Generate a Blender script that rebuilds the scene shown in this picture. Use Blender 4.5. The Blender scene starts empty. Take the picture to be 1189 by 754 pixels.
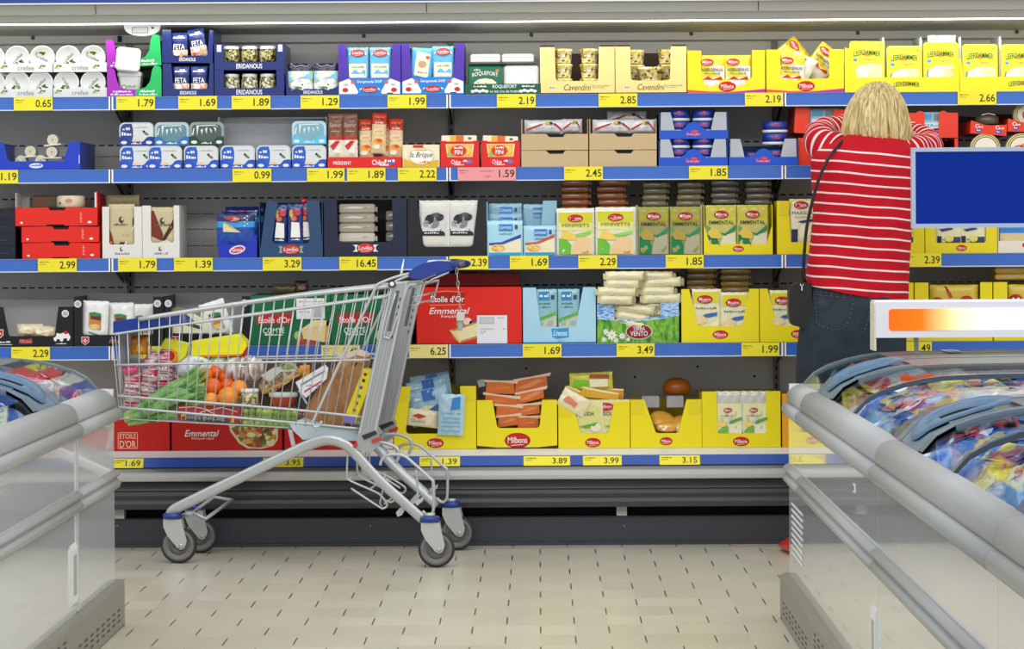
import bpy, math, random
from mathutils import Vector, Matrix
random.seed(7)
SC = bpy.context.scene
COL = SC.collection
F, H, VX, VY, TH = 3300.0, 1.182, 625.0, 262.0, 0.006
PI = math.pi

def unp(px, py, Y):
    dx, dy = px - VX, py - VY
    return Vector(((dx - TH * dy) / F * Y, Y, H - (dy + TH * dx) / F * Y))

# ---------------------------------------------------------------- materials
MATS = {}
def lin(c):
    if isinstance(c, str):
        c = [int(c[i:i + 2], 16) / 255 for i in (0, 2, 4)]
    return tuple((x / 12.92 if x <= .04045 else ((x + .055) / 1.055) ** 2.4) for x in c) + (1.0,)

def mat(c, rough=.5, metal=0.0, coat=0.0, spec=.4, alpha=1.0, trans=0.0):
    key = (c, rough, metal, coat, spec, alpha, trans)
    if key in MATS: return MATS[key]
    m = bpy.data.materials.new('m_' + str(c)); m.use_nodes = True
    b = m.node_tree.nodes['Principled BSDF']
    b.inputs['Base Color'].default_value = lin(c)
    b.inputs['Roughness'].default_value = rough
    b.inputs['Metallic'].default_value = metal
    b.inputs['Coat Weight'].default_value = coat
    b.inputs['Specular IOR Level'].default_value = spec
    b.inputs['Alpha'].default_value = alpha
    b.inputs['Transmission Weight'].default_value = trans
    MATS[key] = m
    return m

def mix_mat(cols, scale=30, rough=.45, kind='noise', stretch=(1, 1, 1), bump=0.0, coat=0.0, sharp=False, metal=0.0):
    """procedural colour patches"""
    key = ('mix', tuple(cols), scale, rough, kind, stretch, bump, coat, sharp, metal)
    if key in MATS: return MATS[key]
    m = bpy.data.materials.new('m_mix'); m.use_nodes = True
    nt = m.node_tree; b = nt.nodes['Principled BSDF']
    tc = nt.nodes.new('ShaderNodeTexCoord'); mp = nt.nodes.new('ShaderNodeMapping')
    mp.inputs['Scale'].default_value = stretch
    nt.links.new(tc.outputs['Object'], mp.inputs['Vector'])
    if kind == 'noise':
        t = nt.nodes.new('ShaderNodeTexNoise'); t.inputs['Scale'].default_value = scale; t.inputs['Detail'].default_value = 4
        out = t.outputs['Fac']
    else:
        t = nt.nodes.new('ShaderNodeTexVoronoi'); t.inputs['Scale'].default_value = scale
        sep = nt.nodes.new('ShaderNodeSeparateColor'); nt.links.new(t.outputs['Color'], sep.inputs[0]); out = sep.outputs[0]
    nt.links.new(mp.outputs[0], t.inputs['Vector'])
    r = nt.nodes.new('ShaderNodeValToRGB')
    if sharp: r.color_ramp.interpolation = 'CONSTANT'
    n = len(cols); lo, hi = (.32, .66) if kind == 'noise' else (0.0, .9)
    els = r.color_ramp.elements
    while len(els) < n: els.new(.5)
    for i, c in enumerate(cols):
        els[i].position = lo + (hi - lo) * i / max(1, n - 1) if not sharp else lo + (hi - lo) * i / n
        els[i].color = lin(c)
    nt.links.new(out, r.inputs[0]); nt.links.new(r.outputs[0], b.inputs['Base Color'])
    b.inputs['Roughness'].default_value = rough; b.inputs['Coat Weight'].default_value = coat
    b.inputs['Metallic'].default_value = metal
    if bump:
        bp = nt.nodes.new('ShaderNodeBump'); bp.inputs['Strength'].default_value = bump; bp.inputs['Distance'].default_value = .01
        nt.links.new(out, bp.inputs['Height']); nt.links.new(bp.outputs[0], b.inputs['Normal'])
    MATS[key] = m
    return m

def glass_mat(tint='FFFFFF', refl=1.0, rough=.02, haze=0.0, refl_k=1.0):
    key = ('glass', tint, refl, rough, haze, refl_k)
    if key in MATS: return MATS[key]
    m = bpy.data.materials.new('m_glass'); m.use_nodes = True
    nt = m.node_tree; nt.nodes.clear()
    o = nt.nodes.new('ShaderNodeOutputMaterial'); tr = nt.nodes.new('ShaderNodeBsdfTransparent')
    gl = nt.nodes.new('ShaderNodeBsdfGlossy'); mx = nt.nodes.new('ShaderNodeMixShader'); fr = nt.nodes.new('ShaderNodeFresnel')
    tr.inputs[0].default_value = lin(tint); gl.inputs['Roughness'].default_value = rough
    gl.inputs[0].default_value = (refl, refl, refl, 1)
    fr.inputs[0].default_value = 1.45
    mq = nt.nodes.new('ShaderNodeMath'); mq.operation = 'MULTIPLY'; mq.inputs[1].default_value = refl_k
    nt.links.new(fr.outputs[0], mq.inputs[0]); nt.links.new(mq.outputs[0], mx.inputs[0]); nt.links.new(tr.outputs[0], mx.inputs[1]); nt.links.new(gl.outputs[0], mx.inputs[2])
    last = mx.outputs[0]
    if haze:
        df = nt.nodes.new('ShaderNodeBsdfDiffuse'); df.inputs[0].default_value = (.8, .85, .9, 1)
        m2 = nt.nodes.new('ShaderNodeMixShader'); m2.inputs[0].default_value = haze
        nt.links.new(last, m2.inputs[1]); nt.links.new(df.outputs[0], m2.inputs[2]); last = m2.outputs[0]
    nt.links.new(last, o.inputs[0])
    MATS[key] = m
    return m

WHITE = mat('F4F4F2', .4); BLACK = mat('141416', .4); RED = mat('D5161C', .4); YEL = mat('F4DE12', .4, spec=.5)
NAVY = mat('13256B', .35); GREY = mat('9A9C9C', .5); PRINT = mat('26262A', .6)

# ---------------------------------------------------------------- text
TXT = {}
def text_mesh(s, bold=0.0):
    key = (s, bold)
    if key in TXT: return TXT[key]
    cu = bpy.data.curves.new('t', 'FONT'); cu.body = s; cu.offset = bold * .55; cu.resolution_u = 3
    ob = bpy.data.objects.new('t', cu)
    COL.objects.link(ob)
    dg = bpy.context.evaluated_depsgraph_get()
    me = bpy.data.meshes.new_from_object(ob.evaluated_get(dg))
    vs = [(v.co.x, v.co.y) for v in me.vertices]; fs = [tuple(p.vertices) for p in me.polygons]
    bpy.data.objects.remove(ob); bpy.data.curves.remove(cu); bpy.data.meshes.remove(me)
    if vs:
        x0 = min(v[0] for v in vs); x1 = max(v[0] for v in vs); y0 = min(v[1] for v in vs); y1 = max(v[1] for v in vs)
        w, h = max(x1 - x0, 1e-6), max(y1 - y0, 1e-6)
        vs = [((x - x0) / w - .5, (y - y0) / h - .5) for x, y in vs]
    TXT[key] = (vs, fs)
    return TXT[key]

def ease(pts, n=6, closed=False):
    """Catmull-Rom smoothing of a list of tuples"""
    P = [Vector(p) for p in pts]; out = []
    N = len(P)
    rng = range(N if closed else N - 1)
    for i in rng:
        p0 = P[(i - 1) % N] if closed or i > 0 else P[0]
        p1 = P[i]; p2 = P[(i + 1) % N]
        p3 = P[(i + 2) % N] if closed or i + 2 < N else P[-1]
        for j in range(n):
            t = j / n
            out.append(.5 * ((2 * p1) + (p2 - p0) * t + (2 * p0 - 5 * p1 + 4 * p2 - p3) * t * t + (3 * p1 - p0 - 3 * p2 + p3) * t ** 3))
    if not closed: out.append(P[-1])
    return out

# ---------------------------------------------------------------- mesh collector
class G:
    def __init__(s):
        s.v, s.f, s.mi, s.mats, s.sm = [], [], [], [], []
        s.disp = None; s.me = None; s.uv = None; s.lift = 0
    def m(s, mt):
        if mt not in s.mats: s.mats.append(mt)
        return s.mats.index(mt)
    def add(s, vs, fs, mt, smooth=False):
        o = len(s.v); s.v += [tuple(v) for v in vs]; i = s.m(mt)
        for f in fs: s.f.append(tuple(a + o for a in f)); s.mi.append(i); s.sm.append(smooth)
    def box(s, x0, x1, y0, y1, z0, z1, mt):
        s.add([(x0, y0, z0), (x1, y0, z0), (x1, y1, z0), (x0, y1, z0), (x0, y0, z1), (x1, y0, z1), (x1, y1, z1), (x0, y1, z1)],
              [(0, 3, 2, 1), (4, 5, 6, 7), (0, 1, 5, 4), (1, 2, 6, 5), (2, 3, 7, 6), (3, 0, 4, 7)], mt)
    def rbox(s, x0, x1, y0, y1, z0, z1, r, mt):
        """box with chamfered edges"""
        def ring(z, i): return [(x0 + i + (r if k else 0), y0 + i + (0 if k else r), z) for k in (0,)]
        vs = []
        for z, i in ((z0, r), (z0 + r, 0), (z1 - r, 0), (z1, r)):
            a, b, c, d = x0 + i, x1 - i, y0 + i, y1 - i
            q = r * .6
            vs += [(a + q, c, z), (b - q, c, z), (b, c + q, z), (b, d - q, z), (b - q, d, z), (a + q, d, z), (a, d - q, z), (a, c + q, z)]
        fs = [tuple(range(7, -1, -1)), tuple(range(24, 32))]
        for L in range(3):
            for k in range(8):
                fs.append((L * 8 + k, L * 8 + (k + 1) % 8, L * 8 + 8 + (k + 1) % 8, L * 8 + 8 + k))
        s.add(vs, fs, mt, False)
    def prism(s, pts, y0, y1, mt):
        n = len(pts)
        vs = [(x, y0, z) for x, z in pts] + [(x, y1, z) for x, z in pts]
        fs = [tuple(range(n)), tuple(range(2 * n - 1, n - 1, -1))] + [(i, i + n, (i + 1) % n + n, (i + 1) % n) for i in range(n)]
        s.add(vs, fs, mt)
    def prism_x(s, pts, x0, x1, mt, smooth=False):
        """pts in (y,z), extruded along x"""
        n = len(pts)
        vs = [(x0, y, z) for y, z in pts] + [(x1, y, z) for y, z in pts]
        fs = [tuple(range(n)), tuple(range(2 * n - 1, n - 1, -1))] + [(i, i + n, (i + 1) % n + n, (i + 1) % n) for i in range(n)]
        s.add(vs, fs, mt, smooth)
    def _art(s, pts, L):
        e = -.13 * L - .05 - s.lift
        return [(x, (s.disp(x, z) if s.disp else 0) + e, z) for x, z in pts]
    def poly(s, pts, mt, L=1): s.add(s._art(pts, L), [tuple(range(len(pts)))], mt)
    def rect(s, x0, z0, x1, z1, mt, L=1): s.poly([(x0, z0), (x1, z0), (x1, z1), (x0, z1)], mt, L)
    def ell(s, cx, cz, rx, rz, mt, L=1, n=24, rot=0):
        c, d = math.cos(rot), math.sin(rot)
        pts = [(cx, cz)]
        for i in range(n):
            a = 2 * PI * i / n; u, v = rx * math.cos(a), rz * math.sin(a)
            pts.append((cx + u * c - v * d, cz + u * d + v * c))
        s.add(s._art(pts, L), [(0, i + 1, (i + 1) % n + 1) for i in range(n)], mt)
    def txt(s, t, cx, cz, w, h, mt, L=2, shear=0, bold=0.0, arc=0):
        vs, fs = text_mesh(t, bold)
        pts = [(cx + x * w + shear * y * h, cz + y * h + arc * (1 - 4 * x * x)) for x, y in vs]
        s.add(s._art(pts, L), fs, mt)
    def scr(s, x0, x1, z, h, mt, L=2, seed=0):
        """a line of print too small to read"""
        rr = random.Random(int(x0 * 7 + z * 13 + seed)); x = x0
        while x < x1:
            w = rr.uniform(.6, 1.3) * h * .7; q = h * rr.choice([.5, .6, 1, .8]) * .5
            s.rect(x, z - h * .3, min(x + w, x1), z - h * .3 + 2 * q, mt, L); x += w + h * rr.choice([.15, .2, .5])
    def oval(s, cx, cz, rx, rz, t='Milbona', L=2, col=None, tc=None, bold=.02):
        col = col or mat('D01418', .35)
        s.ell(cx, cz, rx, rz, mat('8E0A10', .4), L); s.ell(cx, cz, rx * .93, rz * .9, col, L + 1)
        s.txt(t, cx, cz + rz * .05, rx * 1.5, rz * .8, tc or WHITE, L + 2, bold=.012)
        s.poly([(cx - rx * .5, cz - rz * .68), (cx + rx * .5, cz - rz * .55), (cx + rx * .5, cz - rz * .5), (cx - rx * .5, cz - rz * .6)], tc or WHITE, L + 2)
    def tube(s, pts, r, mt, n=8, closed=False, cap=True, flat=1.0):
        P = [Vector(p) for p in pts]; N = len(P); vs = []; fs = []
        up = Vector((0, 0, 1)); prev = None
        for i in range(N):
            a = P[(i - 1) % N] if closed or i else P[0]; b = P[(i + 1) % N] if closed or i < N - 1 else P[-1]
            t = (b - a); t = t.normalized() if t.length else Vector((1, 0, 0))
            if prev is None:
                q = Vector((0, 1, 0)) if abs(t.y) < .9 else Vector((0, 0, 1))
                u = (q - t * q.dot(t)).normalized()
            else:
                u = (prev - t * prev.dot(t)); u = u.normalized() if u.length > 1e-6 else Vector((0, 1, 0))
            prev = u; w = t.cross(u)
            rr = r[i] if isinstance(r, (list, tuple)) else r
            for k in range(n):
                an = 2 * PI * k / n
                vs.append(P[i] + u * math.cos(an) * rr * flat + w * math.sin(an) * rr)
        for i in range(N if closed else N - 1):
            j = (i + 1) % N
            for k in range(n):
                fs.append((i * n + k, i * n + (k + 1) % n, j * n + (k + 1) % n, j * n + k))
        if cap and not closed:
            fs.append(tuple(range(n - 1, -1, -1))); fs.append(tuple((N - 1) * n + k for k in range(n)))
        s.add(vs, fs, mt, True)
    def lathe(s, prof, c, mt, axis='z', n=20, sx=1.0):
        """prof (r,h) along axis"""
        vs, fs = [], []
        for r, h in prof:
            for k in range(n):
                a = 2 * PI * k / n; x, y = r * math.cos(a) * sx, r * math.sin(a)
                vs.append((c[0] + x, c[1] + y, c[2] + h) if axis == 'z' else (c[0] + x, c[1] + h, c[2] + y) if axis == 'y' else (c[0] + h, c[1] + x, c[2] + y))
        m_ = len(prof)
        for i in range(m_ - 1):
            for k in range(n): fs.append((i * n + k, i * n + (k + 1) % n, (i + 1) * n + (k + 1) % n, (i + 1) * n + k))
        fs.append(tuple(range(n - 1, -1, -1))); fs.append(tuple((m_ - 1) * n + k for k in range(n)))
        s.add(vs, fs, mt, True)
    def sphere(s, c, r, mt, n=14, m_=9, sz=1.0, sx=1.0, sy=1.0):
        prof = [(math.sin(PI * i / m_), -math.cos(PI * i / m_)) for i in range(m_ + 1)]
        prof[0] = (.02, -1); prof[-1] = (.02, 1)
        vs, fs = [], []
        for a, h in prof:
            for k in range(n):
                q = 2 * PI * k / n; vs.append((c[0] + r * sx * a * math.cos(q), c[1] + r * sy * a * math.sin(q), c[2] + r * h * sz))
        for i in range(m_):
            for k in range(n): fs.append((i * n + k, i * n + (k + 1) % n, (i + 1) * n + (k + 1) % n, (i + 1) * n + k))
        fs.append(tuple(range(n - 1, -1, -1))); fs.append(tuple(m_ * n + k for k in range(n)))
        s.add(vs, fs, mt, True)
    def pouch(s, w, h, t, bands, crimp=2.5, wr=.35, p=4, both=True, seed=0, nx=12):
        """soft pack standing up: bands = [(z_top, material), ...] from the bottom"""
        rr = random.Random(seed + int(w * 3 + h)); ph = [rr.uniform(0, 6) for _ in range(4)]
        def T(x, z):
            u = abs(2 * x / w - 1); v = abs(2 * z / h - 1)
            a = max(0, 1 - u ** p); q = max(0, 1 - v ** (p + 1))
            return (t * (a * q) ** .7 + wr * math.sin(x * .55 + ph[0]) * math.sin(z * .4 + ph[1]) * min(1, 3 * a) + .25)
        zs = [0]; edges = [b[0] for b in bands]
        z = 0
        for e in edges:
            nn = max(2, int((e - z) / 2.6))
            zs += [z + (e - z) * (i + 1) / nn for i in range(nn)]; z = e
        nz = len(zs)
        def edge(z):
            c = (math.sin(z * 1.1 + ph[2]) * .25)
            return c
        for side in ((-1, 1) if both else (-1,)):
            vs = [(w * i / nx + (edge(z) if i in (0, nx) else 0), side * T(w * i / nx, z) * (1 if side < 0 else .6), z + (.25 * math.sin(i * 1.9 + ph[3]) if k == nz - 1 else 0)) for k, z in enumerate(zs) for i in range(nx + 1)]
            for k in range(nz - 1):
                zm = (zs[k] + zs[k + 1]) / 2
                mt = next(b[1] for b in bands if zm <= b[0] + 1e-6)
                o = len(s.v) if False else None
                idx = s.m(mt)
                base = len(s.v)
                if k == 0:
                    s.v += vs; b0 = base
                for i in range(nx):
                    s.f.append((b0 + k * (nx + 1) + i, b0 + k * (nx + 1) + i + 1, b0 + (k + 1) * (nx + 1) + i + 1, b0 + (k + 1) * (nx + 1) + i)); s.mi.append(idx); s.sm.append(True)
        s.disp = lambda x, z: -T(x, z)
        s.lift = .22 * t + wr * .8
        return s
    def mesh(s, name, k=1.0):
        me = bpy.data.meshes.new(name)
        me.from_pydata([(a * k, b * k, c * k) for a, b, c in s.v], [], s.f)
        for mt in s.mats: me.materials.append(mt)
        me.polygons.foreach_set('material_index', s.mi); me.polygons.foreach_set('use_smooth', s.sm)
        if s.uv:
            ul = me.uv_layers.new(name='UVMap')
            for lp in me.loops: ul.data[lp.index].uv = s.uv[lp.vertex_index]
        me.update()
        return me

# ---------------------------------------------------------------- objects
def tag(o, label=None, cat=None, group=None, kind=None):
    if label: o['label'] = label
    if cat: o['category'] = cat
    if group: o['group'] = group
    if kind: o['kind'] = kind
    return o
def obj(g, name, parent=None, loc=None, rot=None, k=1.0, label=None, cat=None, group=None, kind=None):
    if isinstance(g, G):
        if g.me is None: g.me = g.mesh(name, k)
        me = g.me
    else: me = g
    o = bpy.data.objects.new(name, me); COL.objects.link(o)
    if parent: o.parent = parent
    if loc is not None: o.location = loc
    if rot: o.rotation_euler = rot
    return tag(o, label, cat, group, kind)
def empty(name, loc=(0, 0, 0), rot=None, label=None, cat=None, group=None, kind=None):
    o = bpy.data.objects.new(name, None); COL.objects.link(o); o.location = loc; o.empty_display_size = .05
    if rot: o.rotation_euler = rot
    return tag(o, label, cat, group, kind)

# ---------------------------------------------------------------- shelf geometry
YF = 10.56; YBACK = 10.93
def zat(py, Y): return H - (py - VY) / F * Y
STRIP = {1: (109.4, 125.2), 2: (194.0, 209.8), 3: (297.4, 312.9), 4: (399.4, 415.4)}
Z = {r: zat(a, YF) for r, (a, b) in STRIP.items()}
YD = 10.59
Z[5] = zat(521.3, YD)
def rowY(row): return YD if row == 5 else YF + .012
def put(g, name, row, px, dz=0, dy=0.0, label=None, cat=None, group=None, rot=None, parent=None, z=None):
    Y = rowY(row) + dy; k = Y / F
    zz = (Z[row] if z is None else z) + .0008 + dz * k
    py = VY + (H - zz) / k
    dyy = (py - VY)
    X = (px - VX - TH * dyy) * k
    return obj(g, name, None, (X, Y, zz), rot, rowY(row) / F, label, cat, group)

def ucut(w, h, xl, xr, zb, r=3, xlt=None, xrt=None, hl=None, hr=None):
    """top contour of a front panel with a rounded U cut-out"""
    xlt = xl if xlt is None else xlt; xrt = xr if xrt is None else xrt
    hl = h if hl is None else hl; hr = h if hr is None else hr
    pts = [(0, 0), (w, 0), (w, hr), (xrt, hr)]
    for i in range(5):
        a = PI / 2 * i / 4
        pts.append((xr - r + r * math.cos(a), zb + r - r * math.sin(a)))
    for i in range(5):
        a = PI / 2 * i / 4
        pts.append((xl + r - r * math.sin(a), zb + r - r * math.cos(a)))
    pts += [(xlt, hl), (0, hl)]
    return pts
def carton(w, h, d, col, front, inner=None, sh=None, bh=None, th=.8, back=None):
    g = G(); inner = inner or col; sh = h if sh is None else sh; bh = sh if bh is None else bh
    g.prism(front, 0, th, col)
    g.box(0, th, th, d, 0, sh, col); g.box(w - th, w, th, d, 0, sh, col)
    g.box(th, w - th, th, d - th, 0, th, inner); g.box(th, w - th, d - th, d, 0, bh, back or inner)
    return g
# ================================================================ setting
def floor_mat():
    m = bpy.data.materials.new('m_floor'); m.use_nodes = True; nt = m.node_tree; b = nt.nodes['Principled BSDF']
    N = nt.nodes.new; Lk = nt.links.new
    geo = N('ShaderNodeNewGeometry'); sp = N('ShaderNodeSeparateXYZ'); Lk(geo.outputs['Position'], sp.inputs[0])
    def M(op, a, b_=None):
        n = N('ShaderNodeMath'); n.operation = op
        for i, q in enumerate((a, b_)):
            if q is None: continue
            if isinstance(q, (int, float)): n.inputs[i].default_value = q
            else: Lk(q, n.inputs[i])
        return n.outputs[0]
    ty = M('DIVIDE', sp.outputs['Y'], .2); row = M('FLOOR', ty); fy = M('FRACT', ty)
    off = M('MULTIPLY', M('MODULO', M('ADD', row, 100), 2), .5)
    tx = M('ADD', M('DIVIDE', sp.outputs['X'], .2), off); cx = M('FLOOR', tx); fx = M('FRACT', tx)
    dx = M('LESS_THAN', M('ABSOLUTE', M('SUBTRACT', fx, .5)), .011)
    dyy = M('LESS_THAN', M('ABSOLUTE', M('SUBTRACT', fy, .5)), .47)
    dash = M('MULTIPLY', dx, M('LESS_THAN', M('ABSOLUTE', M('SUBTRACT', fy, .5)), .36))
    hl = M('MULTIPLY', M('GREATER_THAN', M('ABSOLUTE', M('SUBTRACT', fy, .5)), .48), .22)
    wn = N('ShaderNodeTexWhiteNoise'); cb = N('ShaderNodeCombineXYZ'); Lk(M('ADD', cx, .5), cb.inputs[0]); Lk(row, cb.inputs[1]); Lk(cb.outputs[0], wn.inputs['Vector'])
    nz = N('ShaderNodeTexNoise'); nz.inputs['Scale'].default_value = 2.5; nz.inputs['Detail'].default_value = 6; Lk(geo.outputs['Position'], nz.inputs['Vector'])
    nf = N('ShaderNodeTexNoise'); nf.inputs['Scale'].default_value = 60; nf.inputs['Detail'].default_value = 3; Lk(geo.outputs['Position'], nf.inputs['Vector'])
    f = M('ADD', M('MULTIPLY', wn.outputs['Value'], .35), M('ADD', M('MULTIPLY', nz.outputs['Fac'], .4), M('MULTIPLY', nf.outputs['Fac'], .25)))
    r = N('ShaderNodeValToRGB'); r.color_ramp.elements[0].color = lin('BFBAA6'); r.color_ramp.elements[1].color = lin('D0CBB8')
    r.color_ramp.elements[0].position = .25; r.color_ramp.elements[1].position = .75
    Lk(f, r.inputs[0])
    mx = N('ShaderNodeMix'); mx.data_type = 'RGBA'; Lk(hl, mx.inputs['Factor']); Lk(r.outputs[0], mx.inputs['A']); mx.inputs['B'].default_value = lin('8F897C')
    m2 = N('ShaderNodeMix'); m2.data_type = 'RGBA'; Lk(dash, m2.inputs['Factor']); Lk(mx.outputs['Result'], m2.inputs['A']); m2.inputs['B'].default_value = lin('45423C')
    Lk(m2.outputs['Result'], b.inputs['Base Color']); b.inputs['Roughness'].default_value = .28; b.inputs['Specular IOR Level'].default_value = .45
    return m
g = G(); g.box(-5.5, 5.5, -1.5, 12.0, -.05, 0, floor_mat()); obj(g, 'floor', kind='structure')
g = G(); g.box(-5.5, 5.5, 11.9, 12.0, 0, 3.4, mat('C9C9C4', .7)); obj(g, 'wall_back', kind='structure')

# ================================================================ refrigerated wall case
CG = mat('C9C9C4', .5); CG2 = mat('C2C2BC', .45); DK = mat('3A3B3D', .45); DK2 = mat('2A2B2E', .5); BLK = mat('08080A', .7)
FAS = mat('B5B5AC', .4); WHT = mat('E9E9E6', .35)
XL = unp(-262, 300, YF).x; XR = unp(1300, 300, YF).x
case = empty('refrigerated_case', ((XL + XR) / 2, 10.8, 0), label='long open refrigerated wall case with grey back and fascia, filled with cheese', cat='refrigerated case')
case_inv = Vector(case.location)
def cpart(g, name, **kw):
    return obj(g, name, case, -case_inv, **kw)
# back panels with rows of slots
ztop = zat(39, YBACK)
g = G()
g.box(XL, XR, YBACK, YBACK + .04, Z[5] - .02, ztop + .12, CG)
cpart(g, 'back_panel')
g = G()
SL = mat('2B2B2B', .7)
seams = [129, 521, 910]
for zr, dash in [(228, 1), (246, 0), (264, 0), (283, 0), (331, 1), (351, 1), (166, 1), (179, 0)]:
    z = zat(zr, YBACK)
    x = XL + .03
    while x < XR - .05:
        L = .022 if dash else .05
        g.box(x, x + L, YBACK - .0012, YBACK - .0002, z - (.0028 if dash else .0012), z + (.0028 if dash else .0012), SL); x += L + (.012 if dash else .006)
cpart(g, 'slot_rows', kind='stuff')
# upright posts behind the shelf joints
for sx in seams:
    x = unp(sx, 300, YF).x * 1.0 + (0.02 if sx < 300 else 0)
    g = G(); g.box(x - .012, x + .012, YBACK - .012, YBACK - .002, Z[5], ztop, mat('77776F', .5))
    for i in range(40):
        zz = Z[5] + .1 + i * .034
        g.box(x - .003, x + .003, YBACK - .0135, YBACK - .0122, zz, zz + .018, BLK)
    cpart(g, 'upright_post')
# upper liner band with screws
g = G()
zb0, zb1 = zat(48.5, YBACK - .02), zat(33, YBACK - .02)
g.prism_x([(YBACK - .004, zb0 - .002), (YBACK - .03, zb0 + .004), (YBACK - .03, zb1), (YBACK - .004, zb1 + .02)], XL, XR, CG2)
for px in (40, 423, 617, 802, 995, 1179):
    x = unp(px, 41, YBACK).x; z = (zb0 + zb1) / 2
    g.lathe([(.0075, 0), (.0075, -.003), (.004, -.005)], (x, YBACK - .03, z), mat('55554F', .4, .6), 'y', 12)
cpart(g, 'air_duct_cover')
# canopy
zc = zat(26.0, 10.40)
g = G()
zf = [zat(25, 10.36), zat(14.6, 10.34), zat(14.2, 10.33), zat(2.2, 10.31), zat(1.0, 10.30), zat(-14, 10.30)]
g.prism_x([(10.42, zc + .004), (10.37, zc + .004), (10.36, zc + .008), (10.34, zf[1]), (10.33, zf[2]), (10.335, zf[2] + .003), (10.31, zf[3]), (10.31, 2.2), (11.0, 2.2), (11.0, ztop), (YBACK - .03, ztop), (10.46, zc + .012), (10.42, zc + .004)][:-1], XL, XR, FAS)
cpart(g, 'canopy')
g = G()
g.prism_x([(10.305, zf[3]), (10.295, zf[3]), (10.295, zf[4] + .002), (10.305, zf[4] + .002)], XL, XR, WHT)
g.prism_x([(10.305, zf[4] + .003), (10.297, zf[4] + .003), (10.297, 2.12), (10.305, 2.12)], XL, XR, mat('1E3E8E', .4))
cpart(g, 'fascia_trim')
g = G()
for px in (111, 495, 880):
    x = unp(px, 12, 10.33).x
    g.prism_x([(10.3375, zf[1] + .0), (10.3095, zf[3] - .002), (10.3085, zf[3] - .002), (10.3365, zf[1] + .0)], x, x + .0022, BLK)
x = unp(116, 9, 10.32).x
sg = G(); sg.txt('220v', 0, 0, .028, .010, PRINT, 1)
cpart(g, 'fascia_joint')
# light strip
em = bpy.data.materials.new('m_tube'); em.use_nodes = True
eb = em.node_tree.nodes['Principled BSDF']; eb.inputs['Emission Color'].default_value = (1, .98, .93, 1); eb.inputs['Emission Strength'].default_value = 6; eb.inputs['Base Color'].default_value = (.9, .9, .9, 1)
g = G(); g.prism_x([(10.376, zc), (10.39, zc), (10.39, zc + .0038), (10.376, zc + .0038)], XL, XR, em); cpart(g, 'light_strip')
# thermometer hanging under the canopy
tx = unp(165, 27, 10.44); g = G()
pts = [(-21, 4), (-21, 1)] + [(-21 * math.cos(a), -12 * math.sin(a) ** .8 + 1) for a in [PI * i / 14 for i in range(1, 14)]] + [(21, 1), (21, 4)]
g.prism(pts, -3, 3, mat('EDEDEB', .35)); g.disp = lambda x, z: -3.0
g.rect(-12, -7.5, 7, -.5, mat('777777', .5), 1); g.rect(-11.2, -6.8, 6.2, -1.2, mat('D9DAD6', .3), 2); g.poly([(10, 0), (15, -1), (11.5, -3)], BLACK, 1)
obj(g, 'case_thermometer', None, (tx.x, 10.45, zc - .004), None, 10.45 / F, 'white rounded thermometer display hanging under the case canopy', 'thermometer')
g = G(); zz = 0
g.box(-2.5, 2.5, -1.5, 1.5, -7, 0, BLK); g.tube([(0, 0, 0), (0, 0, 10), (1, 0, 14)], .6, BLK, 5)
p = unp(139, 42, 10.85)
obj(g, 'sensor_clip', None, (p.x, 10.85, p.z), None, 10.85 / F, 'small black sensor clip hanging from the canopy beside the thermometer', 'sensor')
# deck
g = G()
z5 = Z[5]
g.prism_x([(YBACK + .02, z5), (YD - .008, z5), (10.475, zat(528.4, 10.475)), (10.465, zat(529.5, 10.465)), (10.47, z5 - .05), (YBACK + .02, z5 - .05)], XL, XR, mat('E4E4E1', .4)); cpart(g, 'deck_tray')
g = G()
BLUE = mat('3A6BC4', .22, coat=.5)
BLUED = mat('2A4FA4', .35)
ya, za, yb, zb = 10.462, zat(529, 10.462), 10.440, zat(540.5, 10.44)
g.prism_x([(ya, za), (yb, zb), (yb + .006, zb - .002), (ya + .008, za - .002)], XL, XR, BLUED)
cpart(g, 'deck_price_rail')
g = G(); g.prism_x([(10.446, zb - .0015), (10.43, zb - .006), (10.425, zat(545.8, 10.425)), (10.47, zat(545.8, 10.47)), (10.47, zb)], XL, XR, mat('6A6A6A', .3, .4)); cpart(g, 'deck_edge')
g = G(); z0, z1 = zat(557.6, 10.402), zat(546.2, 10.402)
g.prism_x([(10.47, z0), (10.41, z0), (10.402, z0 + .004), (10.400, (z0 + z1) / 2), (10.402, z1 - .003), (10.41, z1), (10.47, z1)], XL, XR, mat('C3C4C3', .28, .35)); cpart(g, 'bumper_rail')
g = G(); prof = [(10.52, z0 - .0005)]; zlo = zat(590, 10.455)
for i, (py, yy) in enumerate([(558, 10.47), (567, 10.462), (569, 10.452), (573, 10.450), (577, 10.458), (579, 10.452), (583, 10.45), (589, 10.462)]):
    prof.append((yy, zat(py, yy) - .0008))
prof += [(10.52, zlo)]
g.prism_x(prof, XL, XR, mat('54565A', .35, .3)); cpart(g, 'lower_apron')
g = G(); zk = zat(600, 10.5)
g.prism_x([(10.60, 0), (10.495, 0), (10.495, .012), (10.502, .014), (10.502, zk - .004), (10.508, zk), (10.60, zk)], XL, XR, mat('3B3D44', .4)); cpart(g, 'kick_plate')
g = G(); g.box(XL, XR, 10.58, 10.9, 0.001, z5 - .052, BLK); g.box(XL, XR, 10.92, 11.0, .001, z5 - .02, DK)
cpart(g, 'base_cabinet')
for px in (138, 722):
    p = unp(px, 595, 10.5); g = G(); g.box(p.x - .019, p.x + .019, 10.505, 10.56, zk + .0004, zlo + .004, mat('B9BAB2', .5)); cpart(g, 'foot_block')
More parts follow.
